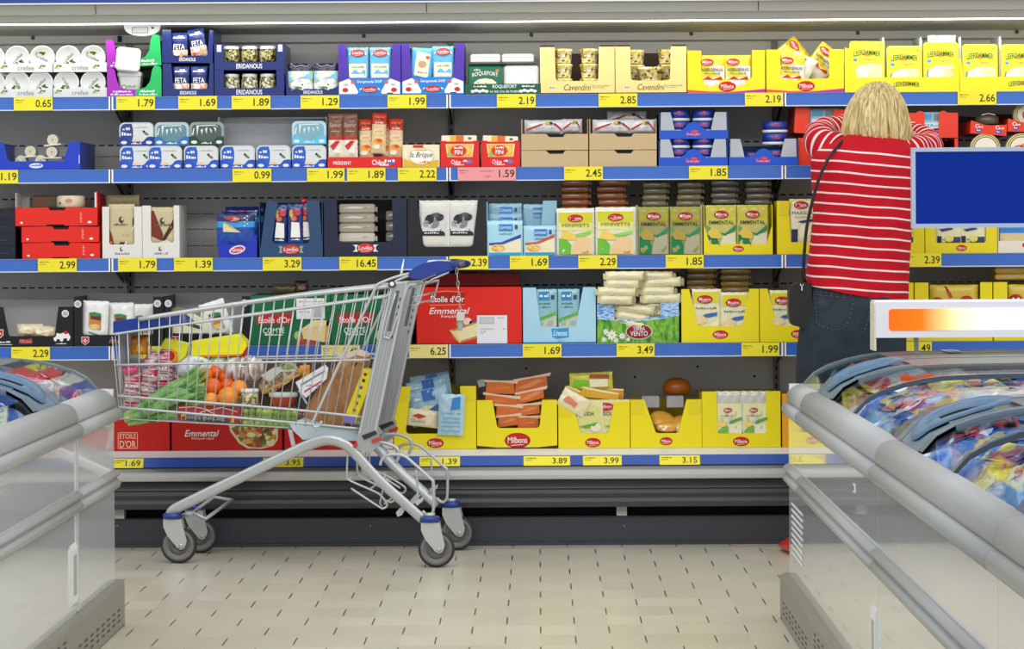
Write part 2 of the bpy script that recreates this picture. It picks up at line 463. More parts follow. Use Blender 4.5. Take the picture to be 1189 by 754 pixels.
for k, px in enumerate((136, 430, 725)):
    p = unp(px, 611, 10.5); g = G(); g.lathe([(.004, 0), (.004, -.002)], (p.x, 10.502, p.z), mat('8F9090', .3, .6), 'y', 10); cpart(g, 'screw')
# holes in the lower back panel
g = G()
for px, py in [(694, 438), (694, 452), (611, 428), (810, 426), (876, 437), (737, 438)]:
    p = unp(px, py, YBACK); g.lathe([(.0048, 0), (.0048, -.001)], (p.x, YBACK, p.z), BLK, 'y', 10)
cpart(g, 'fixing_holes')
g = G(); g.box(XL - .03, XL, 10.42, 11.0, 0, 2.15, FAS); cpart(g, 'end_panel'); g = G(); g.box(XR, XR + .03, 10.42, 11.0, 0, 2.15, FAS); cpart(g, 'end_panel')

# ================================================================ shelves
mods = [(-262, 128.3), (129.8, 520.2), (521.6, 909.2), (910.8, 1300)]
sidew = ['leftmost bay', 'bay behind the cart', 'middle bay', 'right bay behind the shopper']
levn = {1: 'top', 2: 'second', 3: 'third', 4: 'fourth'}
EDGE = mat('DDE3EC', .3)
for r in (1, 2, 3, 4):
    a, b = STRIP[r]; zt, zb_ = Z[r], zat(b, YF)
    for mi, (x0, x1) in enumerate(mods):
        pym = (a + b) / 2
        X0, X1 = unp(x0, pym, YF).x, unp(x1, pym, YF).x
        e = empty('case_shelf', ((X0 + X1) / 2, YF, zt), label='%s grey shelf with blue price rail, %s' % (levn[r], sidew[mi]), cat='shelf', group='case shelves')
        L = -Vector(e.location)
        g = G(); g.box(X0 + .001, X1 - .001, YF + .006, YBACK - .014, zt - .012, zt, mat('7C7D7C', .4, .2)); g.box(X0 + .001, X1 - .001, YF + .006, YF + .012, zb_ + .004, zt - .012, mat('7C7D7C', .4, .2)); obj(g, 'shelf_board', e, L)
        g = G(); g.box(X0, X1, YF - .002, YF + .006, zb_, zt - .0005, BLUE)
        g.box(X0, X1, YF - .006, YF - .002, zb_, zb_ + .0035, EDGE); g.box(X0, X1, YF - .0045, YF - .002, zt - .002, zt - .0005, mat('7FA0DA', .3))
        obj(g, 'price_rail', e, L)
        for xx in (X0, X1 - .006):
            g = G(); g.box(xx, xx + .006, YF - .0065, YF - .002, zb_, zt, WHITE); obj(g, 'rail_end_clip', e, L)
        for xx in (X0 + .002, X1 - .005):
            g = G(); g.prism_x([(YF + .02, zt - .0125), (YF + .02, zt - .025), (YBACK - .014, zt - .10), (YBACK - .014, zt - .0125)], xx, xx + .003, mat('8A8B88', .4, .2)); obj(g, 'bracket', e, L)

# ================================================================ price labels
LY = mat('F3E52C', .45); LP = mat('F09A9C', .45); LC = mat('F3E78E', .45); TXD = mat('2C2C18', .6)
def price(row, x0, x1, t, near, col=LY):
    g = G(); w = x1 - x0
    if row == 5:
        h = 12.3; g.box(0, w, 0, .6, 0, h, col); g.txt(t, w - 12, h * .5, 17, 7.6, TXD, 1, bold=.012)
        g.scr(2, 15, h - 3, 1.2, TXD, 1); g.scr(2, 10, h - 5.5, 1, TXD, 1)
        Yc = 10.4375
        zz = zat(541, Yc); X = (x0 - VX - TH * 279) / F * Yc
        o = obj(g, 'price_label', None, (X, Yc, zz + .0005), (-math.atan2(.022, za - zb) * 1.0, 0, 0), Yc / F)
    else:
        a, b = STRIP[row]; h = 15.6; g.box(0, w, 0, .5, 0, h, col)
        tw = 18 if len(t) < 5 else 22
        if t: g.txt(t, w - tw / 2 - 1.7, h * .52, tw, 8.8, TXD, 1, bold=.018)
        g.scr(2, 13, h - 4, 1.1, TXD, 1); g.scr(2, 9, h - 6.6, .9, TXD, 1)
        if w > 60: g.txt('1.59', w * .5, h * .3, 7, 2.5, mat('B05050', .6), 1); g.scr(w * .38, w * .62, h * .7, 1.2, mat('B05050', .6), 1)
        Yc = YF - .0085
        X = (x0 - VX - TH * ((a + b) / 2 - VY)) / F * Yc
        o = obj(g, 'price_label', None, (X, Yc, zat(b, YF) + .001), None, Yc / F)
    cn = 'pink' if col is LP else 'yellow'
    tag(o, '%s price label%s, %s, %s' % (cn, (' ' + t) if t else '', 'bottom rail' if row == 5 else levn[row] + ' rail', near), 'price label', 'price labels on the rails')
PL = [(1, 16, 61, '0.65', 'under the white round tubs'), (1, 135, 180, '1.79', 'under the purple and green trays'), (1, 207, 252, '1.69', 'under the navy feta trays'),
 (1, 269, 314, '1.89', 'under the trays of jars'), (1, 349, 394, '1.29', 'under the pale blue cheese bags'), (1, 450, 495, '1.99', 'under the purple boxes'),
 (1, 577, 622, '2.19', 'under the green blue-cheese tray'), (1, 695, 740, '2.85', 'between the two cream boxes'), (1, 865, 908.5, '2.19', 'under the yellow grated cheese boxes'), (1, 1112, 1157, '2.66', 'above the red round cheese boxes'),
 (2, -24, 21, '1.19', 'under the open blue tray'), (2, 270, 315, '0.99', 'under the blue goat cheese packs'), (2, 356.5, 400, '1.99', 'under the brown pouches'), (2, 403, 447.5, '1.89', 'under the tall orange packs'), (2, 462, 507, '2.22', 'under the cream and yellow box'),
 (2, 531.5, 599, '1.59', 'the wide one under the two small red boxes'), (2, 655, 700, '2.45', 'under the brown cartons'), (2, 800, 845, '1.85', 'under the blue tub trays'),
 (3, 44, 89, '2.99', 'under the stacked red trays'), (3, 137, 182, '1.79', 'under the white carton with beige packs'), (3, 202, 247, '1.39', 'in front of an empty stretch'), (3, 305, 350, '3.29', 'under the slate blue box'), (3, 394, 438, '16.45', 'under the navy box of grey blocks'),
 (3, 522.5, 567, '2.39', 'behind the cart handle chain'), (3, 592, 637, '1.69', 'under the pale blue slices'), (3, 671.5, 716.5, '2.29', 'under the green and yellow slices'), (3, 773, 817, '1.85', 'under the emmental packs'), (3, 1048, 1093, '2.39', 'right of the shopper, below the blue sign'),
 (4, 13, 58, '2.29', 'above the left freezer'), (4, 160, 205, '', 'behind the front of the cart basket'), (4, 373, 418, '2.49', 'behind the cart basket under the green boxes'), (4, 475, 519.5, '6.25', 'right of the cart post'), (4, 607, 652, '1.69', 'under the pale blue box'), (4, 716, 760, '3.49', 'under the box with grass picture'), (4, 861, 905, '1.99', 'left of the jeans'), (4, 1038, 1082, '2.49', 'seen under the glowing light box'),
 (5, 130, 166, '1.69', 'beside the left freezer'), (5, 305, 352, '3.95', 'behind the cart frame'), (5, 487, 534, '1.39', 'behind the rear cart wire loops'), (5, 608, 662, '3.89', 'under the box of orange cheese'), (5, 677, 722, '3.99', 'under the gouda box'), (5, 766, 813, '3.15', 'under the box of round cheeses')]
for row, x0, x1, t, near in PL:
    price(row, x0, x1, t, near, LP if t == '1.59' else (LC if (t == '6.25' or (row == 4 and x0 == 373)) else LY))
# ================================================================ TOP SHELF
GR_LEAF = mat('6E8B3A', .5); TGREY = mat('6F7674', .6); CARDW = mat('D9DBD8', .45)
def tub(seed, r=15):
    rr = random.Random(seed); g = G()
    g.lathe([(r * .86, 34), (r * .9, 4), (r * .99, 2.4), (r, 1.2), (r * .97, 0), (r * .9, -.3), (r * .88, .2)], (0, 0, 0), mat('D6D9D7', .3, coat=.3), 'y', 36)
    g.disp = lambda x, z: .2
    a = rr.uniform(-.6, .6); rr2 = rr.choice([0, 1])
    def rot(x, z): return (x * math.cos(a) - z * math.sin(a), x * math.sin(a) + z * math.cos(a))
    for i in range(5):
        x, z = rot(rr.uniform(-4, 5), rr.uniform(3, 8) * (1 if rr2 else -1)); g.ell(x, z, 2.4, 1.1, mat(rr.choice(['6E8B3A', '8A9A40', '50683A']), .5), 3, 10, rr.uniform(0, 3))
    vs, fs = text_mesh('crefee', .01)
    b = rr.uniform(-1.1, 1.1)
    pts = [((x * 15) * math.cos(b) - (y * 4) * math.sin(b), (x * 15) * math.sin(b) + y * 4 * math.cos(b)) for x, y in vs]
    g.add(g._art(pts, 2), fs, TGREY)
    return g
TUBW = [tub(i) for i in range(3)]
for t, (zb, lev) in enumerate([(0, 'lower'), (29, 'upper')]):
    for s_, x0 in ((0, -1), (1, 62)):
        g = carton(62, 29, 100, CARDW, [(0, 0), (62, 0), (62, 10.5), (58, 11.5), (54, 9), (38, 9.8), (31, 12), (24, 9.8), (8, 9), (3, 11.5), (0, 10.5)], sh=11, bh=20)
        g.txt('crefee', 31, 5, 19, 5.5, mat('8A9484', .6), 1, bold=.01)
        for cx in (6, 50):
            for q in range(4): g.ell(cx + q * 1.7 - 3, 5 + (q % 2) * 2, 2.0, 1, mat(['9FB25A', '6E8B3A', 'C8CFA0', '50683A'][q], .5), 1, 10, q)
        put(g, 'display_tray', 1, x0, zb, label='white card tray of round tubs, %s tier, %s' % (lev, ['far left at the photo edge', 'beside the purple and green trays'][s_]), cat='tray', group='white tub trays')
        xs = ([20, 49] if s_ == 0 else [79, 108]) if t else ([20, 47] if s_ == 0 else [77, 108])
        if s_ == 0: xs = [-9] + xs
        for j, cx in enumerate(xs):
            pos = ['cut by the left photo edge', 'left of its pair', 'right of its pair'][j + (0 if s_ == 0 else 1)]
            put(TUBW[(j + s_ + t) % 3], 'cheese_tub', 1, cx, zb + 16.2, .006, 'round white leaf print tub, %s tier, %s tray, %s' % (lev, ['far left', 'right'][s_], pos), 'tub', 'round white cheese tubs')
# purple and green trays
MAG = mat('A828B8', .4); GRN = mat('1FB860', .4)
def pg():
    g = G()
    L = [(0, 0), (33, 0), (33, 8.5), (20, 8.5), (14, 12), (11, 20), (9, 31), (6, 33), (2, 33), (0, 31)]
    R = [(33, 0), (63, 0), (63, 31), (62, 35), (55, 36), (52, 30), (50, 18), (45, 11), (38, 8.5), (33, 8.5)]
    g.prism(L, 0, .8, MAG); g.prism(R, 0, .8, GRN)
    g.box(0, .8, .8, 90, 0, 29, MAG); g.box(62.2, 63, .8, 90, 0, 29, GRN); g.box(.8, 62.2, .8, 90, 0, .8, mat('8A8A88')); g.box(.8, 62.2, 89, 90, 0, 26, mat('8A8A88'))
    g.scr(7, 28, 5.6, 2.6, WHITE); g.scr(4, 30, 2.2, 2.2, WHITE, 2, 3); g.scr(38, 56, 5.6, 2.6, WHITE, 2, 5); g.scr(37, 59, 2.2, 2.4, WHITE, 2, 9)
    return g
PG = pg()
put(PG, 'display_tray', 1, 124.5, 0, label='purple and green cheese tray standing on the top shelf, lower of its stack', cat='tray', group='purple and green trays')
put(PG, 'display_tray', 1, 124.5, 33.2, .003, label='purple and green cheese tray tipped on top of another, under the thermometer', cat='tray', group='purple and green trays', rot=(0, -.05, 0))
def sqtub(prn=True):
    g = G()
    g.add([(x * q, y * q2, z) for z, q, q2 in ((0, .78, .8), (20, .93, .95), (21, 1, 1), (25, 1, 1), (26, .93, .93)) for x, y in ((-14, -11), (-11, -14), (11, -14), (14, -11), (14, 11), (11, 14), (-11, 14), (-14, 11))],
          [(L * 8 + k, L * 8 + (k + 1) % 8, L * 8 + 8 + (k + 1) % 8, L * 8 + 8 + k) for L in range(4) for k in range(8)] + [tuple(range(32, 40)), tuple(range(7, -1, -1))], mat('D9DBD8', .3, coat=.3))
    if prn:
        g.disp = lambda x, z: -14 * (.8 + z * .0075)
        g.ell(-6, 8, 3, 3, mat('5FA636', .5), 1); g.ell(-6, 8, 1.7, 1.7, WHITE, 2); g.scr(-2, 8, 8.5, 3, mat('9AA79A', .5), 2); g.scr(-4, 5, 4, 1.5, mat('9AA79A', .5), 2)
    return g
put(sqtub(), 'cheese_tub', 1, 152, 3, .05, 'white square tub with a small green emblem in the lower purple and green tray', 'tub')
put(sqtub(False), 'cheese_tub', 1, 147, 37.5, .06, 'white square tub lying on its side in the upper purple and green tray', 'tub', rot=(1.35, .1, .2))
# navy feta boxes
NAV2 = mat('16296F', .32, coat=.2); FOODP = mix_mat(['F5EFE4', 'E9A36B', 'F6E8D8', 'D9552F', '8EA24A'], 300, .4, 'voronoi', sharp=True)
FOODP = mix_mat(['F7F2EA', 'F0D9C2', 'E08A50', 'F4EEE4', 'A8B070'], 60, .4, 'noise')
def feta(hh=33):
    g = G().pouch(19, hh, 3, [(13, FOODP), (hh - 12 + 2, NAV2), (hh, mat('2B3F87', .3, coat=.4))], seed=3)
    g.txt('FETA', 9.5, 16.5, 13, 6, WHITE, 2, bold=.02); g.scr(2.5, 16, hh - 6, 3.4, WHITE); g.ell(7, 9, 3.5, 3, mat('F3F1EA', .4), 1); g.ell(13, 6, 3, 2.6, mat('E9A26A', .4), 1); g.ell(4, 4, 2, 1.6, mat('C9572F', .4), 2)
    return g
FETA = feta()
def navybox(w, h, cut, tz, txtc=None, tw=19, th=4.2, d=85):
    g = carton(w, h, d, NAV2, cut, mat('1B2A5C', .5), sh=h)
    g.txt('ERIDANOUS', w / 2, tz, tw, th, WHITE, 1, bold=.02)
    return g
nb = navybox(59, 38.2, ucut(59, 38.2, 12, 53, 8.5, 3, 10, 55), 4)
put(nb, 'display_box', 1, 189, 0, label='navy box of white feta packs standing directly on the top shelf', cat='box', group='navy feta boxes')
put(nb, 'display_box', 1, 188, 39.3, .002, 'navy box of feta packs leaning on top of the other, its right pack hanging out', 'box', 'navy feta boxes', rot=(.02, .018, 0))
for (x, zz, lv) in ((201, 1, 'lower'), (199, 40, 'upper')):
    for j in (0, 1):
        tilt = (0, (.16 if j == 1 and lv == 'upper' else .0), 0)
        o = put(FETA, 'feta_pack', 1, x + 21 * j + (3 if tilt[1] else 0), zz + 1 + (3 if tilt[1] else 0), .014, 'white and navy feta pack, %s of two in the %s navy box' % (['left', 'right'][j], lv), 'cheese pack', 'feta packs', rot=(0, -tilt[1], 0))
# jars
def jar(body, name):
    pass
OLV = mix_mat(['2E3016', '5B5A22', '8D8A3E', '2A2410', 'B9AE62'], 160, .25, 'voronoi', coat=.6, sharp=True); FCH = mix_mat(['E9E2C2', 'C9C27E', '7F8A45', 'F1ECD8', '4D5326'], 150, .25, 'voronoi', coat=.6, sharp=True)
def make_jar(px, dz, mt, label, r=9.6, hh=19, group='glass jars in the navy boxes', row=1, dy=.045):
    k = rowY(row) / F
    b = G(); b.lathe([(r * .85, 0), (r, 1.5), (r, hh - 4), (r * .85, hh - 1.5), (r * .8, hh - 1)], (0, 0, 0), mt, 'z', 22)
    l = G(); l.lathe([(r * .9, hh - 1.4), (r * .93, hh - .6), (r * .93, hh + 1.8), (r * .86, hh + 2.4)], (0, 0, 0), mat('E6E7E6', .35), 'z', 22)
    Y = rowY(row) + dy; zz = Z[row] + dz * k
    X = (px - VX + TH * 150) / F * Y
    e = empty('food_jar', (X, Y, zz), label=label, cat='jar', group=group)
    obj(b, 'glass_body', e, (0, 0, 0), None, k); obj(l, 'lid', e, (0, 0, 0), None, k)
    return e
for lv, zb, mt in (('lower', 0, FCH), ('upper', 30.2, OLV)):
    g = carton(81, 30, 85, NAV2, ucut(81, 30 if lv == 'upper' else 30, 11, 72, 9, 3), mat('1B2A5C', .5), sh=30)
    g.txt('ERIDANOUS', 40.5, 4.4, 30, 5.6, WHITE, 1, bold=.02)
    if lv == 'upper':
        for x in (3, 74): g.rect(x, 21, x + 5, 29, mat('C9D2EA', .4), 1)
    put(g, 'display_box', 1, 249, zb, label='navy box with wide window showing jars of %s, %s' % (['pale antipasti', 'dark olives'][lv == 'upper'], lv), cat='box', group='navy jar boxes')
    for j in range(3):
        make_jar(269 + 21 * j, zb + 8.5 - 6.6, mt, '%s jar of %s with white lid in the %s navy box' % (['left', 'middle', 'right'][j], ['pale antipasti', 'dark olives'][lv == 'upper'], lv), hh=22 if lv == 'lower' else 24)
# pale blue cheese bags in low navy tray
g = carton(61, 36, 85, NAV2, [(0, 0), (61, 0), (61, 13), (57, 9), (53, 7.5), (8, 7.5), (3, 10), (0, 33)], mat('1B2A5C', .5), sh=9, bh=30)
g.txt('ERIDANOUS', 31, 3.8, 22, 4, WHITE, 1, bold=.02)
put(g, 'display_tray', 1, 332.5, 0, label='low navy tray holding two pale blue and white cheese bags', cat='tray')
def mozz(top=True):
    g = G().pouch(29, 36, 4.5, [(27, mix_mat(['F7F8F6', 'E6EFF2', 'F6F7F4', 'B9C97E', 'E9EDE4'], 45, .3, coat=.5)), (36, mat('131A3A', .25, coat=.6))], wr=.9, seed=9)
    g.poly([(1, 26.5), (28, 26.5), (28, 17), (18, 20), (1, 14)], mat('7CC2E4', .3, coat=.4), 1); g.ell(9, 12, 5, 3.4, WHITE, 2); g.ell(18, 9, 6, 4.2, mat('FBFBF6', .3), 2); g.ell(13, 7, 4, 2, mat('6B8440', .5), 2); g.ell(22, 4.5, 4, 1.7, mat('8DA64C', .5), 3); g.ell(6, 4.5, 3, 1.5, mat('D9A04A', .5), 3); g.ell(17, 11, 1.2, 1, BLACK, 3)
    g.scr(5, 20, 21, 3, WHITE, 2)
    return g
MZ = mozz()
put(MZ, 'cheese_bag', 1, 334.5, 1.5, .02, 'pale blue white cheese bag with crumpled dark top, left in the navy tray', 'cheese bag', 'pale blue cheese bags')
put(MZ, 'cheese_bag', 1, 364.5, 1.5, .02, 'pale blue white cheese bag with crumpled dark top, right in the navy tray', 'cheese bag', 'pale blue cheese bags')
# purple gorgonzola boxes
PUR = mat('4B2FA0', .35); SKY = mat('3C93D8', .35, coat=.3); CRM = mat('F1EAD2', .4); LBL = mat('62B6DE', .3, coat=.4)
def gbox():
    w, h = 72.5, 59
    g = carton(w, h, 90, PUR, ucut(w, h, 12, 60, 20, 3, 9, 63), mat('3C2A80', .5))
    g.poly([(0, 0), (w, 0), (w, 14), (60, 20), (12, 20), (0, 14)], mat('1E7FD0', .35), 1)
    for s_ in (0, 1):
        f = (lambda x: x) if s_ == 0 else (lambda x: w - x)
        P = [(f(1), 1.5), (f(1), 15), (f(12), 19), (f(17), 15), (f(23), 4), (f(22), 1.5)]
        g.poly(P if s_ == 0 else P[::-1], mat('F4F1E6', .4), 2); g.ell(f(8), 6, 3.5, 2.6, mat('C22A2A', .4), 3); g.ell(f(17), 15, 2.6, 2, mat('D6565A', .4), 3); g.ell(f(9), 12, 3, 1.4, mat('AEC0B0', .5), 3)
    g.txt('Gorgonzola DOP', w / 2, 15.3, 29, 4, WHITE, 3, bold=.02); g.poly([(26, 8), (24, 6), (28, 6.5), (45, 6.5), (49, 6), (47, 8)], WHITE, 2)
    g.oval(w / 2, 6.4, 9.5, 3.9, 'Lovilio', 3, mat('C4201E', .4)); g.rect(w - 16, 1.5, w - 9, 2.6, PRINT, 4)
    return g
GB = gbox()
def gpack(l=True):
    g = G().pouch(24.5, 37, 2.4, [(37, LBL)], wr=.15, seed=2, p=8)
    g.rect(2, 1, 22, 18, CRM, 1); g.rect(4, 2, 20, 6, mat('F8F6EE'), 2); g.scr(5, 20, 14, 2, mat('8A9A90', .5), 2)
    g.poly([(3, 31), (1.5, 27), (3, 29), (21, 29), (23.5, 27), (22, 31)], WHITE, 2); g.oval(12.3, 30.5, 8.3, 4.4, 'Lovilio', 2, mat('D63A3E', .4))
    return g
GPK = gpack()
def gpack2():
    g = G().pouch(24.5, 37, 2.4, [(37, mat('5AA9DA', .3, coat=.4))], wr=.15, seed=2, p=8)
    g.poly([(4, 5), (20, 2), (22, 30), (6, 33)], mat('F0E9D0', .35), 1); g.ell(13, 18, 5, 4, mat('C29A72', .5), 2); g.scr(8, 19, 8, 2, mat('7F6A50', .5), 2); g.ell(19, 26, 2.4, 2, mat('C8503A', .5), 2)
    return g
GP2 = gpack2()
put(GB, 'display_box', 1, 393, 0, label='purple gorgonzola box with blue band, left one next to the pale blue bags', cat='box', group='purple gorgonzola boxes')
put(GB, 'display_box', 1, 466.5, .4, label='purple gorgonzola box with blue band, right one next to the green tray', cat='box', group='purple gorgonzola boxes')
for i, (x, m_, wh) in enumerate([(403.5, GPK, 'left pack in the left box'), (429.5, GPK, 'right pack in the left box'), (476.5, GP2, 'tilted cream-fronted pack in the right box'), (502.5, GPK, 'right pack in the right box')]):
    put(m_, 'cheese_pack', 1, x, 20 + (0 if i < 3 else 1) - 1.5, .012, 'blue and cream gorgonzola pack, %s' % wh, 'cheese pack', 'gorgonzola packs', rot=(0, .06 if i == 2 else 0, 0))
# roquefort tray
DG = mat('0F5A38', .35)
g = carton(88, 12.2, 90, DG, [(0, 0), (88, 0), (88, 12.2), (0, 12.2)], sh=12.2)
g.txt('ROQUEFORT', 46, 8.8, 28, 4.6, WHITE, 1, bold=.02); g.txt('au lait cru de brebis', 46, 3.6, 34, 2.8, WHITE, 1, bold=.01)
for cx in (17, 73):
    for q in range(5): g.ell(cx - 8 + q * 4, 3.6 + (q % 2), 2.4, 1.8, WHITE, 1, 8); g.ell(cx - 8 + q * 4 + 1, 5.8 + (q % 2), 1.0, .8, PRINT, 2, 6)
    g.scr(cx - 7, cx + 8, 9, 2, WHITE)
put(g, 'display_tray', 1, 540, 0, label='low dark green tray with white blue-cheese lettering on the top shelf', cat='tray')
def wedgepack(green=True):
    g = G()
    c1 = DG if green else glass_mat('E8EEE9', 1, .1, .35)
    g.rbox(0, 40, 0, 50, 0, 32, 2.5, mat('1B6A46', .2, coat=.8) if green else mat('D4DBD6', .12, coat=1))
    if green:
        g.txt('ROQUEFORT', 20, 20, 30, 5.4, WHITE, 2, bold=.01, arc=2.5); g.poly([(7, 2), (33, 2), (33, 12), (28, 15.5), (20, 16.8), (12, 15.5), (7, 12)], mat('E9E4C9', .5), 1)
        for q in range(14): g.ell(9 + (q * 7) % 23, 4 + (q * 5) % 9, 1.3, .8, mat('A9B39A', .5), 2, 7)
        g.scr(7, 15, 26.5, 3, mat('BFD0C2', .5)); g.ell(34, 25.5, 2, 2, mat('D07A50', .5), 2)
    else:
        g.poly([(3, 2), (37, 2), (38, 20), (30, 27), (18, 25), (8, 28), (3, 22)], mat('F3F5F1', .15, coat=1), 1)
        for q in range(7): g.poly([(6 + q * 4.4, 4 + (q * 7) % 9), (8 + q * 4.4, 20 + (q * 3) % 7), (7 + q * 4.4, 13)], mat('C2C9C4', .2), 2)
    # raised rim
    return g
put(wedgepack(True), 'cheese_pack', 1, 543.5, 2, .006, 'green printed blue-cheese tub standing in the low green tray', 'cheese pack')
put(wedgepack(False), 'cheese_pack', 1, 585.5, 2, .006, 'clear wrapped white blue-cheese pack standing in the low green tray', 'cheese pack')
for (x, w, lab) in ((546, 35, 'above the green printed tub'), (583, 37, 'above the clear wrapped pack')):
    g = G(); g.rbox(0, w, 0, 45, 1.8, 12.5, 1.8, mat('D4D6D3', .3, coat=.4)); g.rbox(-2, w + 3, -2, 48, 0, 2.4, 1, mat('4A4E4C', .3)); g.rect(2, 8.5, w - 2, 9, mat('C9CBC7', .4), 1)
    put(g, 'cheese_pack', 1, x, 34.6, .01, 'flat white tub with dark rim stacked %s' % lab, 'cheese pack', 'white lidded tubs on the blue-cheese packs')
# cream boxes
CRB = mat('EFD98A', .45); BRN = mat('3B2415', .5); PASTA = mix_mat(['6E5A28', 'E2C64E', 'F2DC7A', 'C9A63A', 'F6EBB0'], 100, .3, 'voronoi', coat=.6, sharp=True)
def crbox(w, h):
    g = carton(w, h, 95, CRB, ucut(w, h, 18, w - 19, 15, 4, 17, w - 18), BRN, bh=h - 2)
    g.rect(0, 0, w, 1.2, BRN, 1); g.txt('Cavendini', w * .5, 7.6, 31, 7, mat('5C4420', .6), 1, shear=.25); g.scr(w * .7, w - 5, 9, 1.2, mat('9A8450', .6), 1); g.scr(w * .7, w - 12, 7, 1, mat('9A8450', .6), 1); g.ell(14, 6.5, 3.4, 2.6, mat('E4DCBE', .5), 1); g.scr(11, 17, 7, 2, mat('8F93A8', .6))
    for x in (0, w - 17): g.box(x, x + 17, 0, .8, h, h + 2.2, BRN)
    return g
put(crbox(86.5, 54.5), 'display_box', 1, 627.3, 0, label='cream yellow box with brown interior and script name, left one', cat='box', group='cream boxes with script name')
put(crbox(82.5, 54.5), 'display_box', 1, 714.7, 0, label='cream yellow box with script name and a lone jar-like tub in front, right one', cat='box', group='cream boxes with script name')
def pot(r, h, seed=0):
    g = G(); g.lathe([(r * .82, 0), (r * .86, 1), (r * .98, h - 3), (r * 1.06, h - 2.4), (r * 1.06, h), (r * .95, h + .6)], (0, 0, 0), PASTA, 'z', 20)
    g.disp = lambda x, z: -math.sqrt(max(0.1, (r * .95) ** 2 - x * x)) - .1
    g.poly([(-r * .6, h * .45), (r * .6, h * .45), (r * .6, h * .62), (-r * .6, h * .62)], mat('E8DDB0', .4), 1) if False else None
    g.scr(-r * .6, r * .6, h * .5, 2.2, mat('EFE7C8', .4), 2)
    return g
PT = pot(10.5, 16)
for x, lab in ((654, 'left'), (684, 'right')):
    for lv in range(3): put(PT, 'pasta_pot', 1, x, 1.5 + lv * 17.2, .04, 'clear yellow pot, %s column of the left cream box, %s' % (lab, ['bottom', 'middle', 'top'][lv]), 'pot', 'clear yellow pots')
PT2 = pot(15.5, 29)
put(PT2, 'pasta_pot', 1, 755, 1.5, .052, 'large clear pot of yellow pieces at the front of the right cream box', 'pot')
for x, lab in ((738, 'left'), (774, 'right')):
    for lv in range(3): put(PT, 'pasta_pot', 1, x, 1.5 + lv * 17.2, .13, 'clear yellow pot behind the large one, right cream box, %s column, %s' % (lab, ['bottom', 'middle', 'top'][lv]), 'pot', 'clear yellow pots')
# yellow grated boxes
YB = mat('F4E10F', .35, coat=.15)
def ystrip(g, w, rev=False):
    g.poly([(0, 0), (w, 0), (w, 4.5), (w * .6, 1.6), (w * .3, 1.8), (0, 4)], mat('E2593A', .4), 1); g.poly([(w * .55, 0), (w, 0), (w, 4.5), (w * .8, 2.6)], mat('B42E9E', .4), 2)
for i, (x, w, h, cx) in enumerate(((798.5, 90, 49.5, (16, 75)), (890, 90, 50, (16, 73)))):
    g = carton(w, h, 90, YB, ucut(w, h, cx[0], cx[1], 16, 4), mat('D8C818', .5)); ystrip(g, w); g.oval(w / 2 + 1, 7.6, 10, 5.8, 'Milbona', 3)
    put(g, 'display_box', 1, x, 0, label=['yellow box of grated cheese bags standing neatly, left of the pair', 'yellow box with jumbled grated cheese bags, right of the pair'][i], cat='box', group='yellow grated cheese boxes')
def grated():
    g = G().pouch(30, 42, 4, [(16, mat('F3EFE2', .3, coat=.4)), (42, mat('E8D62A', .3, coat=.4))], wr=.5, seed=4)
    g.poly([(1, 11), (29, 11), (29, 29), (20, 30), (1, 27)], mat('F2EDDC', .35), 1)
    g.oval(9, 34, 7.5, 4, 'Milbona', 2); g.txt('REIBEGENUSS', 15, 25, 25, 3.4, PRINT, 3, bold=.01); g.scr(6, 24, 20.5, 1.8, mat('8A8A80', .5)); g.poly([(3, 13.5), (16, 13.5), (10, 17.5)], mat('D8402E', .4), 2); g.poly([(14, 13.2), (27, 13.2), (25, 17)], mat('D8402E', .4), 3)
    return g
GRT = grated()
put(GRT, 'grated_cheese_bag', 1, 812, 2, .012, 'yellow and cream grated cheese bag, left one in the neat yellow box', 'cheese bag', 'grated cheese bags')
put(GRT, 'grated_cheese_bag', 1, 842, 2, .012, 'yellow and cream grated cheese bag, right one in the neat yellow box', 'cheese bag', 'grated cheese bags')
for j, (x, z, r, lab) in enumerate([(903, 4, (0, .05, 0), 'front left'), (936, 10, (0, -1.1, 0), 'front right lying on its side'), (930, 28, (0.1, .65, .2), 'top right with crumpled end'), (890, 42, (0, .9, .1), 'lying on top towards the back')]):
    put(GRT, 'grated_cheese_bag', 1, x, z, .014 + .03 * j, 'yellow grated cheese bag in the jumbled box, %s' % lab, 'cheese bag', 'grated cheese bags', rot=r)
